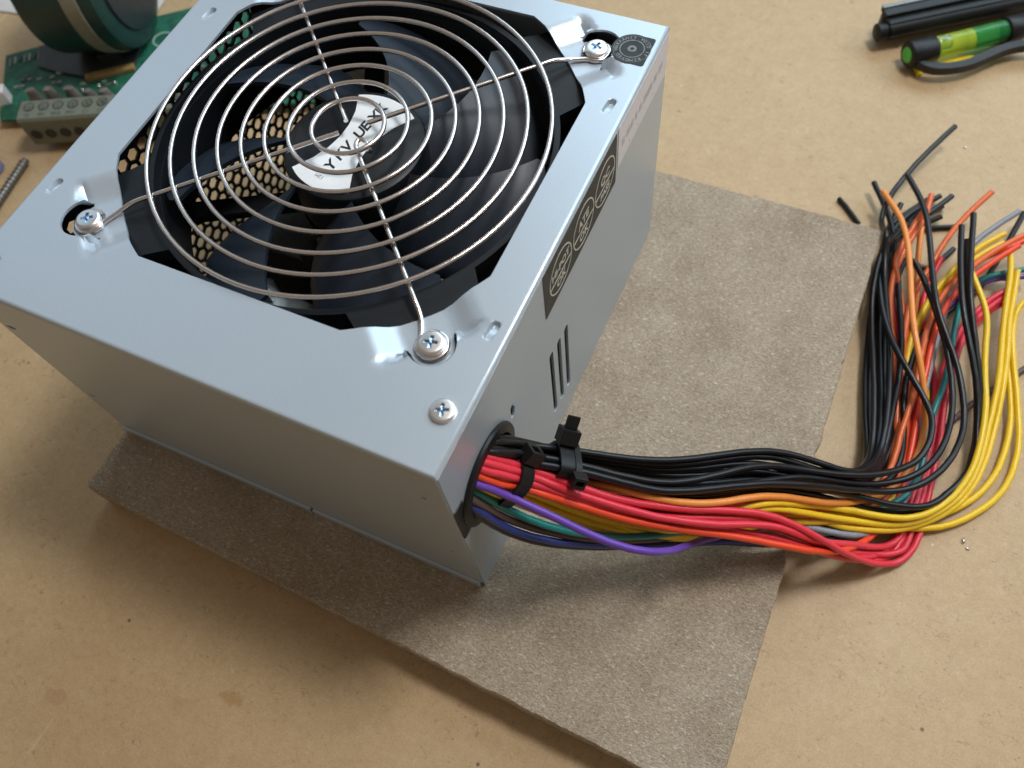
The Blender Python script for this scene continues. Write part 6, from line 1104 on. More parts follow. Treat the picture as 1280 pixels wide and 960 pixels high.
('brown','-9.0 7.6 62.7 -6.3 7.6 63.0 -3.6 7.5 63.4 -1.0 7.5 63.5 0.3 7.9 61.5 1.5 8.3 59.3 2.7 8.7 56.9 3.8 9.1 54.4 5.1 9.5 51.9 6.7 10.0 49.5 8.6 10.5 47.2 10.7 11.2 45.0 13.0 11.9 43.0 15.3 12.7 40.9 17.8 13.7 38.9 20.4 14.8 36.8 23.1 16.0 34.6 25.9 17.4 32.4 28.7 19.0 30.1 31.7 20.7 27.7 34.6 22.6 25.4 37.6 24.6 23.2 40.6 26.7 21.1 43.6 28.8 19.1 46.6 31.1 17.2 49.8 33.7 15.6 53.5 36.3 14.2 57.2 38.7 13.1 60.9 41.1 12.1 64.5 43.2 11.3 67.9 45.1 10.4 71.4 47.2 9.2 75.1 49.3 7.9 79.0 51.4 6.2 83.0 53.6 4.3 87.1 56.2 2.3 91.1 58.8 0.3 95.0 61.5 -1.8 98.7 64.6 -4.0 102.0 67.9 -6.3 105.0 71.4 -8.4 107.7 75.3 -10.3 109.9 79.5 -11.8 111.9 83.8 -12.8 113.5 88.0 -13.4 114.6 92.0 -13.9 115.5 95.7 -13.9 116.3 99.2 -13.9 117.1 102.6 -13.9 117.9 105.6 -13.9 118.9 108.3 -13.9 119.9 111.3 -13.8 121.0 114.1 -13.7 122.1 116.9 -13.6 123.3 119.6 -13.5 124.6 122.2 -13.5 125.9 124.8 -13.5 127.3 127.3 -13.5 128.9 129.9 -13.5 130.7 132.7 -13.5 132.7 135.7 -13.5 134.9 139.0 -13.5 137.4 142.6 -13.5 140.0 146.4 -13.5 142.7 150.3 -13.5'),
('blue','-9.0 6.8 59.9 -6.3 6.8 60.1 -3.6 6.8 60.5 -1.0 6.8 60.5 0.4 6.8 58.9 1.8 7.0 57.1 3.0 7.2 55.2 4.2 7.4 53.1 5.4 7.6 51.0 6.8 7.9 49.0 8.3 8.2 47.1 10.1 8.6 45.3 12.2 9.2 43.4 14.4 9.9 41.5 16.7 10.9 39.5 19.2 12.0 37.4 21.8 13.3 35.1 24.5 14.9 32.8 27.3 16.6 30.3 30.3 18.6 27.7 33.5 20.6 25.2 36.8 22.7 22.6 40.2 24.9 20.2 43.6 27.2 17.9 47.0 29.5 15.9 50.3 31.7 14.2 53.5 33.8 12.8 56.6 35.8 11.7 59.7 37.6 10.8 62.7 39.3 10.2 65.6 40.8 9.8 68.4 42.0 9.4 71.1 43.1 9.0 73.9 44.1 8.5 76.6 45.0 7.8 79.2 46.1 7.0 81.9 47.4 5.9 84.5 48.9 4.5 87.2 50.8 3.0 89.9 52.9 1.2 92.6 55.3 -0.7 95.4 57.9 -2.6 98.2 60.6 -4.6 100.9 63.6 -6.5 103.3 66.8 -8.2 105.5 70.1 -9.7 107.4 73.6 -11.1 108.9 77.4 -12.2 110.1 81.2 -13.1 110.8 85.2 -13.7 111.1 89.1 -13.9 111.2 92.9 -13.9 111.3 96.8 -13.9 111.3 100.6 -13.9 111.2 104.5 -13.9 110.8 108.2 -13.8 110.4 111.9 -13.7 109.9 115.4 -13.7 109.3 118.9 -13.7 108.7 122.4 -13.8 108.0 125.9 -13.9 107.0 129.5 -13.9 106.1 133.2 -13.7 105.1 136.9 -13.4 104.3 140.6 -13.2 103.7 144.3 -13.1 103.3 147.9 -12.9 103.1 151.3 -12.8 103.0 154.5 -12.7 103.0 157.6 -12.5 103.0 160.5 -12.4 103.0 163.3 -12.2 103.1 166.0 -12.0'),
('dark_blue','-9.0 6.6 57.2 -6.3 6.6 57.4 -3.6 6.6 57.8 -1.0 6.6 57.8 0.0 6.6 56.4 1.2 6.6 54.8 2.3 6.7 53.1 3.6 6.9 51.1 4.9 7.1 49.1 6.5 7.4 47.1 8.2 7.7 45.2 10.1 8.2 43.4 12.2 8.8 41.5 14.4 9.5 39.6 16.7 10.5 37.6 19.2 11.7 35.4 21.8 13.2 33.2 24.5 14.8 30.8 27.3 16.6 28.3 30.3 18.6 25.7 33.4 20.8 23.2 36.7 23.1 20.7 40.2 25.5 18.3 43.8 28.0 16.0 47.4 30.4 14.0 51.1 32.8 12.2 54.7 35.1 10.7 58.2 37.2 9.5 61.5 39.0 8.6 64.7 40.6 8.0 67.8 41.9 7.5 70.8 43.0 7.0 73.7 44.2 6.5 76.6 45.5 5.9 79.5 46.9 5.2 82.3 48.5 4.3 85.2 50.3 3.3 88.0 52.3 2.0 90.9 54.6 0.4 93.8 57.1 -1.3 96.6 59.8 -3.0 99.2 62.7 -4.8 101.7 65.9 -6.6 103.9 69.4 -8.3 105.7 73.1 -9.9 107.0 77.0 -11.4 108.0 81.2 -12.6 108.9 85.6 -13.5 109.3 90.1 -13.9 109.5 94.8 -13.9 109.5 99.6 -13.9 109.2 104.3 -13.9 108.6 109.0 -13.9 107.8 113.7 -13.9 107.2 118.3 -13.9 106.5 122.4 -13.8 105.8 126.1 -13.8 105.0 129.4 -13.7 104.3 132.3 -13.6 103.6 134.8 -13.4 102.9 137.0 -12.9'),
('black','-9.0 20.2 68.6 -6.3 20.0 68.9 -3.6 19.8 69.5 -1.0 19.7 69.6 0.4 20.7 67.0 1.8 21.8 64.4 3.0 23.0 61.5 4.4 24.5 58.2 5.9 26.1 54.9 7.5 27.6 52.0 9.2 29.2 49.6 11.2 30.8 47.3 13.6 32.4 45.1 16.5 33.9 43.2 19.6 35.3 41.2 22.7 36.7 39.3 25.9 38.1 37.4 29.0 39.6 35.4 32.3 41.0 33.4 35.5 42.5 31.5 38.7 44.1 29.6 42.0 45.8 27.8 45.2 47.5 26.0 48.3 49.4 24.4 51.3 51.3 22.7 54.2 53.3 21.0 57.0 55.3 19.4 59.8 57.4 17.8 62.6 59.4 16.2 65.4 61.4 14.6 68.2 63.3 13.0 71.2 65.0 11.4 74.2 66.7 9.8 77.2 68.3 8.2 80.2 69.9 6.6 83.2 71.4 4.9 86.1 73.0 3.3 88.8 74.6 1.5 91.3 76.4 -0.2 93.6 78.3 -2.0 95.6 80.4 -3.6 97.4 82.7 -5.1 98.8 85.1 -6.6 100.0 87.6 -7.9 100.9 90.2 -9.3 101.6 92.9 -10.4 101.9 95.7 -11.4 101.9 98.8 -12.1 101.6 102.1 -12.7 101.0 105.8 -13.1 100.2 109.7 -13.5 99.1 113.9 -13.6 97.8 118.3 -13.8 96.5 122.9 -13.8 95.1 127.5 -13.8 93.8 132.2 -13.9 92.7 137.0 -13.9 91.6 141.9 -13.9 90.8 146.8 -13.9 90.0 151.7 -13.9 89.4 156.5 -13.9 88.7 161.2 -13.9 88.1 165.7 -13.9 87.8 169.9 -13.9 87.6 173.9 -13.9 87.3 177.5 -13.9 87.2 180.8 -13.9 87.3 183.7 -13.9 87.7 186.5 -13.9 88.2 189.4 -13.9 88.7 192.3 -13.8 89.4 194.9 -13.8 90.0 197.6 -13.8 90.4 200.4 -13.9 91.2 202.9 -13.9 92.2 205.1 -13.9 93.2 207.1 -13.9 94.3 209.1 -13.9 95.2 210.9 -13.9 96.1 212.6 -13.9 97.0 214.3 -13.9'),
('black','-9.0 22.0 64.1 -6.3 21.9 64.4 -3.6 21.7 64.8 -1.0 21.7 64.9 -0.1 22.6 62.7 1.2 23.4 60.6 2.5 24.3 58.3 3.8 25.4 55.6 5.2 26.6 52.8 6.8 27.7 50.2 8.9 28.8 47.8 11.4 30.0 45.6 14.2 31.3 43.6 17.1 32.6 41.8 20.2 33.9 40.0 23.3 35.3 38.1 26.4 36.7 36.2 29.6 38.0 34.2 32.9 39.5 32.3 36.1 41.0 30.4 39.4 42.5 28.5 42.6 44.2 26.7 45.8 46.0 24.9 48.8 47.9 23.2 51.8 49.8 21.5 54.8 51.7 19.9 57.6 53.8 18.2 60.4 55.9 16.6 63.1 58.0 15.0 65.9 60.1 13.3 68.8 62.0 11.6 71.8 63.8 9.9 74.8 65.7 8.2 77.8 67.5 6.5 80.8 69.3 4.8 83.9 71.2 3.1 86.9 73.0 1.5 89.7 75.0 -0.1 92.3 76.9 -1.7 94.7 78.8 -3.3 96.9 80.8 -4.9 98.8 83.0 -6.3 100.4 85.3 -7.7 101.7 87.6 -8.9 102.8 90.2 -10.0 103.6 92.9 -11.0 104.2 96.0 -11.8 104.5 99.4 -12.4 104.6 103.1 -12.9 104.4 107.1 -13.3 103.9 111.2 -13.6 103.3 115.4 -13.8 102.6 119.6 -13.9 101.9 123.9 -13.9 101.1 128.0 -13.9 100.2 132.1 -13.8 99.3 136.3 -13.8 98.2 140.4 -13.8 97.1 144.5 -13.8 95.9 148.7 -13.9 94.8 153.0 -13.9 93.7 157.2 -13.9 92.7 161.4 -13.9 91.8 165.4 -13.9 90.9 169.3 -13.9 90.1 172.8 -13.9 89.4 176.1 -13.9 88.9 179.2 -13.9 88.5 182.2 -13.9 88.3 185.0 -13.8 87.8 187.8 -13.7 87.1 190.6 -13.8 87.1 193.1 -13.8 87.6 195.2 -13.8 88.5 197.2 -13.8 90.0 199.0 -13.8 91.7 200.6 -13.8 92.9 202.1 -13.8 93.9 203.5 -13.8 95.0 204.9 -13.8 96.2 206.4 -13.8 97.4 207.8 -13.8 98.6 209.3 -13.8 99.8 210.8 -13.8 101.0 212.3 -13.8'),
('black','-9.0 24.1 60.5 -6.3 24.1 60.7 -3.6 23.9 61.1 -1.0 23.9 61.2 0.2 24.7 59.6 1.3 25.5 57.8 2.2 26.1 55.7 3.3 26.8 53.3 4.7 27.9 51.0 6.6 29.1 48.8 8.7 30.4 46.7 11.2 31.7 44.7 13.8 32.9 42.7 16.7 34.2 40.8 19.6 35.4 38.8 22.7 36.7 36.8 25.9 38.1 34.9 29.2 39.5 32.9 32.4 40.9 31.0 35.7 42.4 29.0 39.0 43.9 27.1 42.3 45.5 25.2 45.6 47.2 23.3 48.7 48.9 21.5 51.8 50.7 19.8 54.8 52.6 18.1 57.7 54.5 16.4 60.5 56.5 14.7 63.4 58.4 13.1 66.2 60.4 11.4 69.1 62.3 9.7 72.1 64.1 8.0 75.1 65.9 6.3 78.2 67.6 4.6 81.3 69.3 2.9 84.4 71.0 1.3 87.4 72.8 -0.4 90.3 74.7 -2.0 93.0 76.7 -3.6 95.6 78.8 -5.1 97.9 81.0 -6.5 99.9 83.3 -7.9 101.6 85.7 -9.2 103.0 88.2 -10.3 104.1 91.0 -11.2 105.0 93.9 -12.0 105.6 97.0 -12.8 106.0 100.4 -13.4 106.2 104.1 -13.7 106.1 108.1 -13.8 105.8 112.3 -13.9 105.4 116.5 -13.9 104.7 120.6 -13.9 104.0 124.8 -13.9 103.1 128.9 -13.9 102.2 133.0 -13.9 101.2 137.1 -13.9 100.1 141.1 -13.9 99.0 145.1 -13.9 97.8 148.9 -13.9 96.5 152.6 -13.9 94.9 156.2 -13.9 93.1 159.7 -13.9 91.4 162.9 -13.9 90.0 165.9 -13.9 88.8 168.8 -13.9 87.6 171.8 -13.9 86.2 174.8 -13.9 85.3 177.9 -13.9 84.7 181.0 -13.9 84.4 184.0 -13.9 84.3 187.0 -13.9 84.3 189.8 -13.9 84.4 192.6 -13.9 84.5 195.3 -13.9 84.7 197.8 -13.9 85.0 200.1 -13.9 85.2 202.2 -13.9 85.4 204.2 -13.9 85.7 206.1 -13.9 85.9 208.0 -13.8'),
('red_orange','-9.0 14.1 65.3 -6.4 14.0 65.6 -3.8 13.8 66.1 -1.3 13.8 66.2 0.5 14.2 63.8 2.4 14.9 61.4 4.4 15.8 58.7 6.4 16.8 55.9 8.4 18.0 53.0 10.5 19.3 50.3 12.8 20.6 47.9 15.3 21.8 45.6 17.9 23.1 43.5 20.7 24.3 41.4 23.7 25.5 39.3 26.9 26.7 37.2 30.3 28.1 35.0 33.8 29.6 32.9 37.4 31.1 30.7 41.1 32.8 28.4 44.9 34.6 26.2 48.6 36.4 24.1 52.4 38.4 21.9 56.1 40.4 19.9 59.8 42.5 17.8 63.3 44.6 15.8 66.8 46.8 13.8 70.3 48.9 11.9 73.7 50.9 10.1 77.1 52.9 8.3 80.6 54.9 6.3 84.2 56.8 4.2 87.8 58.7 2.1 91.1 60.7 -0.1 94.1 62.9 -2.3 96.9 65.2 -4.2 99.7 67.6 -5.8 102.2 70.2 -7.3 104.4 72.9 -8.5 106.3 75.7 -9.6 108.0 78.4 -10.5 109.2 81.2 -11.5 109.9 84.2 -12.5 110.3 87.6 -13.1 110.6 91.2 -13.3 110.9 94.9 -13.4 111.0 98.6 -13.5 110.7 102.4 -13.6 110.4 106.2 -13.5 109.9 110.0 -13.2 109.2 113.6 -13.0 108.4 117.5 -12.8 107.7 121.4 -12.6 107.5 125.2 -12.4 107.4 128.9 -12.3 107.2 132.4 -12.1 106.9 135.8 -11.5 106.7 139.4 -10.8 106.8 143.0 -10.3 106.8 146.6 -9.9 106.7 150.1 -9.6 106.7 153.5 -9.2 106.9 156.7 -8.8 107.1 159.7 -8.3 107.6 162.5 -7.7 108.2 165.3 -7.0 108.9 167.9 -6.3 109.8 170.4 -5.7 111.0 172.9 -5.1 112.2 175.3 -4.6 113.6 177.6 -4.2 115.2 179.8 -3.7 116.8 182.0 -3.4 118.6 184.1 -3.0 120.5 186.1 -2.6 122.5 188.1 -2.1 124.5 190.0 -1.6 126.4 191.7 -1.2 128.2 193.3 -0.8 129.9 194.8 -0.4 131.5 196.2 0.0'),
('orange','-9.0 15.9 62.9 -6.4 15.7 63.2 -3.8 15.6 63.6 -1.2 15.5 63.7 0.2 16.6 61.1 1.9 17.6 58.8 3.7 18.6 56.4 5.7 19.7 53.9 7.9 20.7 51.3 10.3 21.8 48.8 12.9 23.0 46.5 15.7 24.2 44.3 18.6 25.4 42.2 21.7 26.7 40.1 24.8 28.1 38.1 28.1 29.5 36.0 31.5 30.9 33.9 35.1 32.4 31.9 38.8 33.8 29.9 42.4 35.4 27.8 46.0 37.0 25.8 49.6 38.7 23.9 53.0 40.5 21.9 56.3 42.4 20.0 59.6 44.5 18.1 62.9 46.6 16.3 66.1 48.9 14.4 69.4 51.3 12.6 72.7 53.7 10.7 76.1 56.0 8.6 79.5 58.3 6.5 83.0 60.5 4.5 86.5 62.7 2.4 89.9 64.8 0.4 93.2 66.9 -1.6 96.4 69.0 -3.4 99.4 71.2 -5.1 102.1 73.5 -6.5 104.6 76.0 -7.6 106.5 78.5 -8.5 107.9 81.1 -9.2 108.9 83.9 -10.0 109.8 86.8 -10.8 110.4 90.0 -11.4 110.7 93.2 -11.8 110.5 96.5 -11.9 110.1 99.8 -12.0 109.7 103.2 -12.0 109.3 106.9 -12.0 108.8 110.9 -11.9 108.2 115.1 -11.8 107.3 119.6 -11.6 106.4 124.2 -11.5 105.6 128.8 -11.5 104.7 133.5 -11.6 103.6 138.2 -11.7 102.2 142.8 -11.6 100.6 147.1 -11.3 98.9 151.2 -11.0 97.3 155.0 -10.6 95.9 158.5 -10.3 94.6 161.5 -9.9 93.3 164.1 -9.3 92.0 166.7 -8.4 90.9 169.0 -7.6 89.9 171.6 -7.1 89.3 174.3 -6.7 89.2 176.9 -6.2 89.4 179.3 -5.7 89.7 181.6 -5.1 90.2 183.9 -4.5 90.7 186.1 -3.9 91.2 188.2 -3.2 91.6 190.4 -2.6 92.1 192.4 -1.9 92.7 194.4 -1.2 93.4 196.5 -0.5')]
TIES=[{'o': [6.37, 17.9496, 55.5586], 't': [0.5534, 0.3056, -0.7748], 'e1': [-0.4834, 0.8754, 0.0], 'e2': [0.6782, 0.3746, 0.6322], 'loop': [[-4.9, -3.61], [-4.59, -4.4], [-4.25, -5.17], [-3.72, -5.8], [-2.93, -6.05], [-2.08, -6.03], [-1.24, -5.96], [-0.39, -5.9], [0.41, -5.64], [0.97, -5.0], [1.45, -4.3], [1.94, -3.61], [2.43, -2.91], [2.92, -2.22], [3.41, -1.53], [3.9, -0.83], [4.39, -0.14], [4.82, 0.58], [4.89, 1.41], [4.7, 2.24], [4.52, 3.06], [4.33, 3.89], [4.14, 4.72], [3.62, 5.37], [2.81, 5.62], [1.96, 5.6], [1.12, 5.57], [0.29, 5.41], [-0.49, 5.08], [-1.27, 4.73], [-1.92, 4.2], [-2.41, 3.51], [-2.91, 2.82], [-3.35, 2.1], [-3.64, 1.3], [-3.88, 0.49], [-4.13, -0.32], [-4.37, -1.14], [-4.62, -1.95], [-4.86, -2.76]]}, {'o': [13.6385, 29.9068, 49.959], 't': [0.8115, 0.3294, -0.4827], 'e1': [-0.3761, 0.9266, 0.0], 'e2': [0.4473, 0.1816, 0.8758], 'loop': [[-5.69, 4.94], [-5.38, 4.02], [-5.06, 3.09], [-4.75, 2.17], [-4.44, 1.25], [-4.12, 0.32], [-3.81, -0.6], [-3.5, -1.52], [-3.19, -2.44], [-2.87, -3.37], [-2.56, -4.29], [-2.2, -5.19], [-1.52, -5.86], [-0.6, -6.15], [0.34, -6.42], [1.28, -6.68], [2.22, -6.93], [3.17, -6.89], [3.91, -6.3], [4.15, -5.38], [4.08, -4.41], [4.01, -3.44], [3.94, -2.46], [3.87, -1.49], [3.8, -0.52], [3.72, 0.45], [3.65, 1.42], [3.55, 2.39], [3.36, 3.35], [3.15, 4.3], [2.58, 5.05], [1.66, 5.38], [0.73, 5.66], [-0.2, 5.95], [-1.14, 6.23], [-2.07, 6.5], [-3.04, 6.64], [-4.0, 6.78], [-4.93, 6.58], [-5.57, 5.88]]}, {'o': [16.2269, 30.9497, 48.4387], 't': [0.8226, 0.3274, -0.4649], 'e1': [-0.3697, 0.9291, 0.0], 'e2': [0.4319, 0.1719, 0.8854], 'loop': [[-5.77, 5.35], [-5.45, 4.39], [-5.13, 3.43], [-4.81, 2.46], [-4.49, 1.5], [-4.17, 0.54], [-3.85, -0.42], [-3.53, -1.38], [-3.2, -2.34], [-2.88, -3.31], [-2.56, -4.27], [-2.22, -5.22], [-1.6, -5.99], [-0.67, -6.37], [0.29, -6.67], [1.26, -6.97], [2.23, -7.28], [3.22, -7.27], [4.01, -6.69], [4.27, -5.73], [4.19, -4.72], [4.11, -3.71], [4.03, -2.7], [3.95, -1.68], [3.88, -0.67], [3.78, 0.34], [3.69, 1.35], [3.6, 2.36], [3.51, 3.37], [3.36, 4.37], [2.83, 5.2], [1.89, 5.56], [0.92, 5.85], [-0.05, 6.14], [-1.02, 6.44], [-1.99, 6.73], [-2.98, 6.95], [-3.97, 7.16], [-4.95, 7.04], [-5.64, 6.33]]}]

WNAME = dict(red_orange='red_orange_wire', light_orange='pale_orange_wire')
for colr, dat in WIRES:
    v = [float(x) for x in dat.split()]
    P = [Vector(v[i:i + 3]) for i in range(0, len(v), 3)]
    # resample smoothly
    Q = []
    for i in range(len(P) - 1):
        a, b, c, e = P[max(0, i - 1)], P[i], P[i + 1], P[min(len(P) - 1, i + 2)]
        for tt in (0, 0.5):
            Q.append(0.5 * ((2 * b) + (c - a) * tt + (2 * a - 5 * b + 4 * c - e) * tt ** 2 + (3 * b - a - 3 * c + e) * tt ** 3))
    Q.append(P[-1])
    mb = MB()
    mb.tube(Q, 1.08, 10)
    wv = mb.build(WNAME.get(colr, colr + '_wire'), 'w_' + colr, psu, smooth=60)
    d = (Q[-1] - Q[-2]).normalized()
    mb = MB()
    mb.tube([Q[-1] - d * 0.3, Q[-1] + d * 0.12], 0.5, 8)
    mb.build('copper_core', 'copper', wv)


def cable_tie(T, head_ang, hs, w=2.1, tail=0.0):
    o = Vector(T['o'])
    t, e1, e2 = Vector(T['t']), Vector(T['e1']), Vector(T['e2'])
    lp = T['loop']
    n = len(lp)
    mb = MB()
    vs, fs = [], []
    for i in range(n):
        p = Vector(lp[i])
        q = (Vector(lp[(i + 1) % n]) - Vector(lp[i - 1])).normalized()
        nr = Vector((q.y, -q.x))
        for off, ax in ((0.0, -w), (0.9, -w), (0.9, w), (0.0, w)):
            pp = p + nr * off
            vs.append(o + e1 * pp.x + e2 * pp.y + t * ax)
    for i in range(n):
        i2 = (i + 1) % n
        for j in range(4):
            fs.append((i * 4 + j, i * 4 + (j + 1) % 4, i2 * 4 + (j + 1) % 4, i2 * 4 + j))
    mb.add(vs, fs)
    tie = mb.build('cable_tie', 'black', psu, smooth=35)
    ha = math.radians(head_ang)
    dr = Vector((math.cos(ha), math.sin(ha)))
    best = max(lp, key=lambda p: Vector(p).dot(dr))
    hd = e1 * dr.x + e2 * dr.y
    hc = o + e1 * best[0] + e2 * best[1] + hd * (hs * 0.45 + 0.7)
    tg = hd.cross(t)
    mt = Matrix((t, tg, hd)).transposed().to_4x4()
    mt.translation = hc
    mb = MB()
    a, b = hs * 0.55, hs * 0.5
    mb.plate([(-a, -b), (a, -b), (a, b), (-a, b)], [[(-a * 0.55, -b * 0.5), (a * 0.55, -b * 0.5), (a * 0.55, b * 0.45), (-a * 0.55, b * 0.45)]], hs * 0.9,
             lambda x, y, z: mt @ Vector((x, y, z + hs * 0.45)))
    mb.build('head', 'black', tie, bevel=0.25)
    if tail:
        mb = MB()
        mb.box(-w * 0.85, w * 0.85, -0.5, 0.5, hs * 0.2, hs * 0.45 + tail, mt)
        mb.build('tail', 'black', tie, bevel=0.2)


cable_tie(TIES[0], 62, 4.6)
cable_tie(TIES[1], 42, 4.8, tail=3.6)
cable_tie(TIES[2], 150, 3.6, w=0.9)

# ------------------------------------------------------------------ things around it
# loose offcut of black wire at the board's back corner
mb = MB()
mb.tube([(62.6, 202.4, 1.05), (66.2, 199.4, 1.05), (72.9, 192.6, 1.05)], 1.0, 10)
o = mb.build('wire_offcut', 'w_black', smooth=60)
tag(o, 'short straight black wire offcut lying loose by the board corner', 'wire offcut')

# bright solder crumbs
for (x, y, s, lab) in ((134.9, 78.2, 0.95, 'shiny solder crumb below the yellow wire loops, larger of two'), (136.6, 76.0, 0.6, 'smaller shiny solder crumb beside the larger one below yellow wires'),
                       (83.3, 218.2, 0.95, 'shiny solder crumb beside the longest black wire tip'), (103.4, 247.0, 0.6, 'faint tiny solder crumb alone on the open worktop')):
    mb = MB()
    mb.lathe([(s * 0.4, 0.0), (s, 0.25 * s), (s * 0.9, 0.6 * s), (s * 0.4, 0.85 * s)], 7, Matrix.Translation((x, y, 0)) @ Matrix.Rotation(s * 5, 4, 'Z') @ Matrix.Diagonal((1.2, 0.7, 1, 1)))
    o = mb.build('solder_crumb', 'solder')
    tag(o, lab, 'solder crumb', 'solder crumbs on the worktop')

# ---- green circuit board with terminal block and big choke (top left)
ang = math.radians(38)
pcb = empty('circuit_board', (-310, 110.5, 0), ang)
tag(pcb, 'green circuit board with terminal block and large dark choke', 'circuit board')
mb = MB()
mb.plate([(0, 0), (16, -4), (150, -38), (150, 50), (36, 48), (0.5, 45.6)], [], 1.6, lambda a, b, z: Vector((a, b, 6.0 + z)))
mb.build('board', 'pcb_green', pcb)
# terminal block (its own frame, set askew to the board's left end)
tb0 = 20.0
pr = [(0.4, 4.5), (0, 18.6), (0.9, 20), (11.6, 20.4), (12.2, 15), (15, 14), (15, 6.0)]
k = len(pr)
mb = MB()
mb.add([(x, y, z) for x in (0, 83) for y, z in pr], [tuple(range(k))[::-1], tuple(range(k, 2 * k))] + [(i, (i + 1) % k, k + (i + 1) % k, k + i) for i in range(k)])
tb = mb.build('terminal_block', 'terminal', pcb, bevel=0.4, loc=(17.0, -21.0, 0))
tb.rotation_euler = (0, 0, math.radians(-13))
for i in range(11):
    x = 4.6 + i * 6.9
    mb = MB()
    mb.lathe([(2.5, 19.4), (2.5, 20.40), (2.1, 20.45), (2.0, 19.9), (0.3, 19.8)], 20, Matrix.Translation((x, 7.6, 0)))
    mb.build('terminal_screw', 'terminal_dark', tb, smooth=40)
    mb = MB()
    mb.prism(cross(0.4, 1.8), 19.9, 20.3, Matrix.Translation((x, 7.6, 0)) @ Matrix.Rotation(i * 1.7, 4, 'Z'))
    mb.build('cross_slot', 'steel', tb)
    mb = MB()
    mb.lathe([(2.4, 0), (2.4, 0.35)], 16, basis((x, 0.0, 11), (1, 0, 0), (0, 0, 1)))
    mb.build('wire_entry', 'terminal_dark', tb)  # solid dark disc, the hole's shade put in as colour
    lettering(('N', 'PH', 'PH2', 'PH1', 'C1', 'C2', 'C3', 'C4', 'C5', 'C6', 'C7')[i], 2.6, 'terminal_dark', tb, basis((x, 2.7, 20.12), (1, 0, 0), (0, 1, 0.037)))
rnd = random.Random(5)
tilt = math.tan(math.radians(-13))
for i in range(9):
    x = 20 + i * 8.6 + rnd.uniform(-1, 1)
    mb = MB()
    h = rnd.uniform(6, 11)
    mb.lathe([(2.8, 6.0), (2.7, 6 + h * 0.5), (1.8, 6 + h), (0.5, 6.4 + h)], 12, Matrix.Translation((x, 2.5 + (x - 20) * tilt + rnd.uniform(-0.5, 1), 0)) @ Matrix.Diagonal((1.2, 0.8, 1, 1)))
    mb.build('varistor', 'resistor', pcb, smooth=50)
    mb = MB()
    mb.lathe([(1.2, 6.0), (0.9, 7.2), (0.3, 7.8)], 8, Matrix.Translation((x + 2.5, 11 + (x - 20) * tilt + rnd.uniform(-1.5, 3), 0)))
    mb.build('solder_joint', 'solder', pcb, smooth=60)
for i in range(34):
    x = rnd.uniform(6, 110)
    y = 16 + (x - 20) * tilt + rnd.uniform(-5, 8)
    mb = MB()
    mb.box(x, x + rnd.uniform(1.2, 3.0), y, y + rnd.uniform(0.8, 1.6), 6.0, 6.0 + rnd.uniform(0.4, 1.2))
    mb.build('chip_resistor', rnd.choice(('smd', 'resistor', 'smd', 'chip')), pcb)
for i in range(7):
    mb = MB()
    x = 3 + i * 2.4
    mb.box(x, x + 1.0, 36 + (i % 3), 42, 6.0, 6.7)
    mb.build('chip_resistor', rnd.choice(('smd', 'chip', 'resistor')), pcb)
mb = MB()
mb.prism([(18, 30), (26, 24), (41, 15), (66, 14), (70, 30), (60, 46), (18, 45)], 6.02, 7.4)
mb.build('choke_shade_plate', 'chip', pcb, bevel=0.3)  # dark plate standing in for the choke's shadow on the board
mb = MB()
mb.box(42, 66, 11, 15, 6.0, 8.6)
mb.build('tan_resistor', 'tan_component', pcb, bevel=0.6)
mb = MB()
mb.box(50, 60, 20, 28, 7.4, 12.5)
mb.build('relay', 'chip', pcb, bevel=0.4)
mb = MB()
mb.plate(circ(80, 30, 5.2, 28), [circ(80, 30, 4.6, 28)], 0.1, lambda a, b, z: Vector((a, b, 6.12 + z)))
for k in range(5):
    mb.plate([(96 + 3 * k, 38 + (k % 2) * 2), (98 + 3 * k, 38 + (k % 2) * 2), (98 + 3 * k, 40 + (k % 2) * 2), (96 + 3 * k, 40 + (k % 2) * 2)], [], 0.1, lambda a, b, z: Vector((a, b, 6.12 + z)))
mb.build('silkscreen_marks', 'silkscreen', pcb)
# choke: a lying core with a tape band
RC = 36.0
ca = math.radians(-15)
cb = basis((41, 47, 6 + RC), (-math.sin(ca), math.cos(ca), 0), (0, 0, 1))     # local z runs along the core
ck = empty('choke', (0, 0, 0))
ck.parent = pcb
mb = MB()
mb.lathe([(12, 0), (RC - 3, 0), (RC - 0.8, 1.0), (RC, 3.2), (RC, 23.5)], 64, cb, caps=False)
mb.lathe([(RC, 30.0), (RC, 33), (RC - 1, 36.5), (RC - 4, 38), (14, 38.5)], 64, cb, caps=False)
mb.build('core', 'choke_green', ck, smooth=40)
mb = MB()
mb.lathe([(RC - 0.6, 23.0), (RC + 0.7, 23.2), (RC + 0.7, 30.3), (RC - 0.6, 30.5)], 64, cb, caps=False)
mb.build('tape_band', 'choke_band', ck, smooth=40)
mb = MB()
mb.lathe([(RC - 8, 37.6), (RC - 9, 39.4), (15, 39.4), (14, 26), (0.3, 26)], 48, cb, caps=False)
mb.build('end_cap', 'choke_end', ck, smooth=40)
# white plug on the board's left end
mb = MB()
mb.box(-9, 5.5, 9.0, 15.0, 6.0, 13.5)
mb.build('white_connector', 'white_plastic', pcb, bevel=0.5)

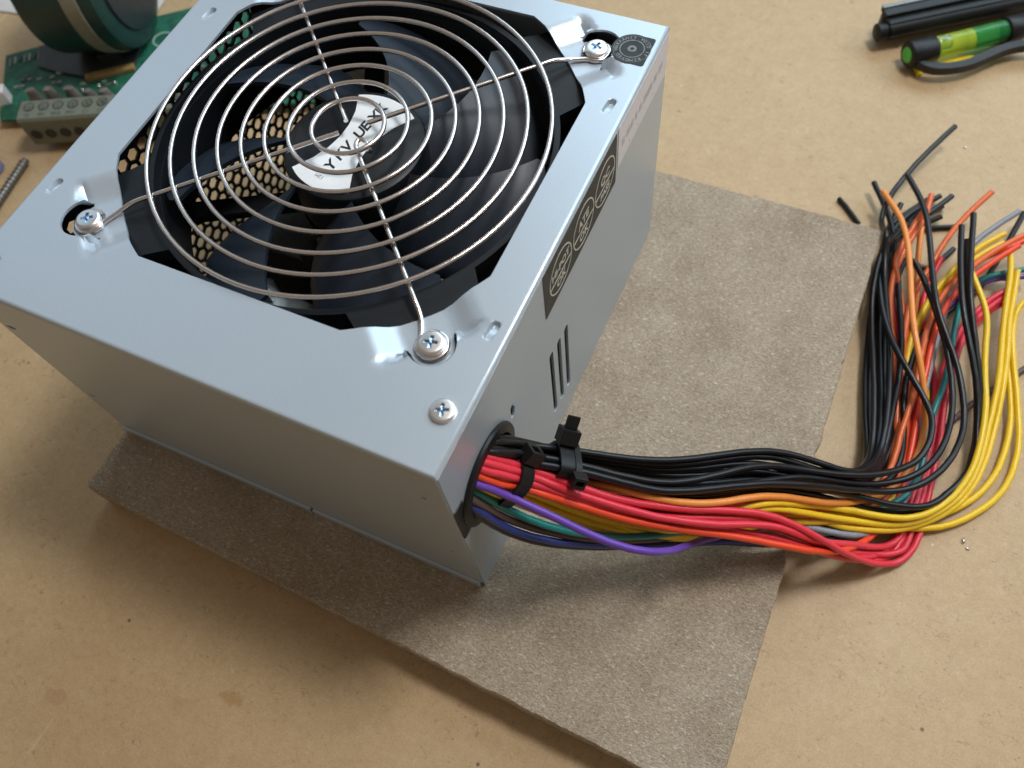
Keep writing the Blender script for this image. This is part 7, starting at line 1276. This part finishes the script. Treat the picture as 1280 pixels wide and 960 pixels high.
# threaded steel pin and a blue scrap at the left
pin = Vector((-285.0, 97.0, 2.2)), Vector((-279.5, 66.0, 2.2))
d = (pin[1] - pin[0])
prof = []
NN = 60
pts = [pin[0] + d * (i / NN) for i in range(NN + 1)]
mb = MB()
mb.tube(pts, [1.5 if i < 2 else (2.1 if i % 4 < 2 else 1.65) for i in range(NN + 1)], 14)
o = mb.build('threaded_pin', 'steel', smooth=25)
tag(o, 'dull steel threaded pin lying at the left edge of the worktop', 'pin')
mb = MB()
mb.lathe([(4.0, 0), (4.6, 0.8), (4.6, 3.4), (3.6, 4.4), (0.3, 4.6)], 24, Matrix.Translation((-296.6, 86.4, 0)) @ Matrix.Diagonal((0.8, 1.2, 1, 1)))
o = mb.build('blue_cap', 'blue_plastic', smooth=40)
tag(o, 'faded blue plastic cap beside the steel threaded pin', 'cap')

# pale sheet of paper beyond the circuit board
mb = MB()
pe = Vector((37, 5.8)).normalized()
pn = Vector((-pe.y, pe.x))
p0 = Vector((-410, 171))
g = []
vs = []
NX, NY = 14, 10
for i in range(NX + 1):
    for j in range(NY + 1):
        q = p0 + pe * (i * 9) + pn * (j * 14)
        vs.append((q.x, q.y, 0.35 + 0.3 * math.sin(i * 0.9) * math.sin(j * 0.7) + 0.3))
fs = [(i * (NY + 1) + j, (i + 1) * (NY + 1) + j, (i + 1) * (NY + 1) + j + 1, i * (NY + 1) + j + 1) for i in range(NX) for j in range(NY)]
k = len(vs)
vs2 = vs + [(x, y, z - 0.25) for x, y, z in vs]
fs2 = fs + [tuple(q + k for q in f[::-1]) for f in fs]
mb.add(vs2, fs2)
o = mb.build('paper_sheet', 'paper', smooth=60)
tag(o, 'pale grey paper sheet behind the green circuit board', 'paper')

# ---- pocket tool with a spirit level vial (top right)
la = math.atan2(35.7, 49.8)
lv = empty('spirit_level', (59.0, 294.5, 0), la)
tag(lv, 'black pocket tool with a green spirit level vial', 'spirit level')
# main bar: local x along it, y to the back
mb = MB()
mb.prism([(0, 0.5), (95, 0.5), (95, 9.5), (-0.5, 9.5), (-1.5, 6)], 3.0, 12.5)
mb.build('bar', 'black', lv, bevel=1.0)
mb = MB()
mb.box(-0.8, 95, 4.2, 10.2, 12.4, 14.2)
mb.build('top_rail', 'black', lv, bevel=0.4)
mb = MB()
mb.box(-0.6, 95, 8.6, 10.6, 13.4, 14.8)
mb.build('silver_edge', 'steel', lv, bevel=0.3)
mb = MB()
mb.tube([(0, 1.5, 8.2), (95, 1.5, 8.2)], 3.6, 16)
mb.build('rod', 'black', lv, smooth=50)
mb = MB()
mb.lathe([(2.6, 0), (3.9, 0.7), (3.9, 4.6), (3.0, 5.4), (3.0, 7.5)], 24, basis((-5.0, 2.2, 7.5), (0, 1, 0), (0, 0, 1)))
mb.build('plunger', 'black', lv, smooth=40)
# vial tube in front
vb = basis((2.8, -14.0, 7.4), (0, 1, 0), (0, 0, 1))
vb = Matrix.Translation((2.6, -14.6, 7.6)) @ Matrix.Rotation(math.radians(3), 4, 'Z') @ basis((0, 0, 0), (0, 1, 0), (0, 0, 1))
mb = MB()
mb.lathe([(4.6, 11.0), (4.6, 29.0)], 32, vb)
mb.build('vial', 'vial', lv, smooth=40)
mb = MB()
mb.lathe([(4.6, 29.02), (4.6, 46.5)], 32, vb)
mb.build('vial_end', 'vial_dark', lv, smooth=40)
mb = MB()
mb.lathe([(2.7, 13.0), (3.0, 14.0), (3.0, 17.6), (2.7, 18.6)], 20, Matrix.Translation((0, 0, 1.9)) @ vb)
mb.build('bubble', 'acrylic', lv, smooth=50)
for z0, z1 in ((0, 12.0), (44.5, 53.0)):
    mb = MB()
    mb.lathe([(3.4, z0 - 0.01), (3.6, z0 - 0.02), (5.2, z0), (5.7, z0 + 0.5), (5.7, z1 - 0.3), (5.5, z1), (4.65, z1 + 0.1)], 32, vb)
    mb.build('vial_cap', 'black', lv, smooth=40)
mb = MB()
mb.lathe([(0.4, -0.5), (3.2, -0.5), (3.4, -0.1)], 24, vb)
mb.build('end_window', simple('green_window', (0.06, 0.50, 0.05, 1), 0.25), lv, smooth=40)
mb = MB()
mb.prism([(12.5, -20.6), (22, -22.4), (31, -21.6), (34, -18.6), (31, -17.4), (14, -17.6)], 1.2, 2.6)
mb.build('yellow_plate', 'yellow_plastic', lv)
mb = MB()
mb.prism([(6.2, -21.9), (8.8, -21.0), (10.5, -17.5), (6.7, -17.0)], 0.6, 1.4)
mb.build('yellow_tab', 'yellow_plastic', lv)
# curved black strip
loc = [(4.4, -17.6), (7.6, -21.8), (11.8, -24.4), (18.3, -25.9), (25.4, -25.9), (33.3, -24.1), (41.3, -22.2), (47.1, -21.6), (52.2, -22.1), (60, -24.4), (70, -29)]
P = [Vector((x, y, 6.0)) for x, y in loc]
Q = []
for i in range(len(P) - 1):
    a, b, c, e = P[max(0, i - 1)], P[i], P[i + 1], P[min(len(P) - 1, i + 2)]
    for tt in (0, 0.25, 0.5, 0.75):
        Q.append(0.5 * ((2 * b) + (c - a) * tt + (2 * a - 5 * b + 4 * c - e) * tt ** 2 + (3 * b - a - 3 * c + e) * tt ** 3))
Q.append(P[-1])
vs, fs = [], []
for i, q in enumerate(Q):
    d = (Q[min(i + 1, len(Q) - 1)] - Q[max(i - 1, 0)]).normalized()
    nr = Vector((-d.y, d.x, 0))
    wd = 0.7 + 1.1 * sstep(0, 8, i)
    for a, z in ((-wd, 4.2), (wd, 4.2), (wd, 8.0), (-wd, 8.0)):
        vs.append(q + nr * a + Vector((0, 0, z - 6)))
for i in range(len(Q) - 1):
    for j in range(4):
        fs.append((i * 4 + j, i * 4 + (j + 1) % 4, (i + 1) * 4 + (j + 1) % 4, (i + 1) * 4 + j))
fs += [(3, 2, 1, 0), tuple((len(Q) - 1) * 4 + j for j in range(4))]
mb = MB()
mb.add(vs, fs)
mb.build('spring_clip', 'black_metal', lv, smooth=40)
mb = MB()
mb.lathe([(0.3, -3.2)] + [(3.2 * math.cos(math.radians(a)), 3.2 * math.sin(math.radians(a))) for a in range(-75, 76, 15)] + [(0.3, 3.2)], 20, Matrix.Translation((59, -8.5, 6.0)))
mb.build('ball_catch', 'chrome', lv, smooth=60)
mb = MB()
mb.lathe([(2.0, 0.0), (2.0, 5.0)], 16, Matrix.Translation((59, -8.5, 0.5)))
mb.build('catch_post', 'black', lv, smooth=40)
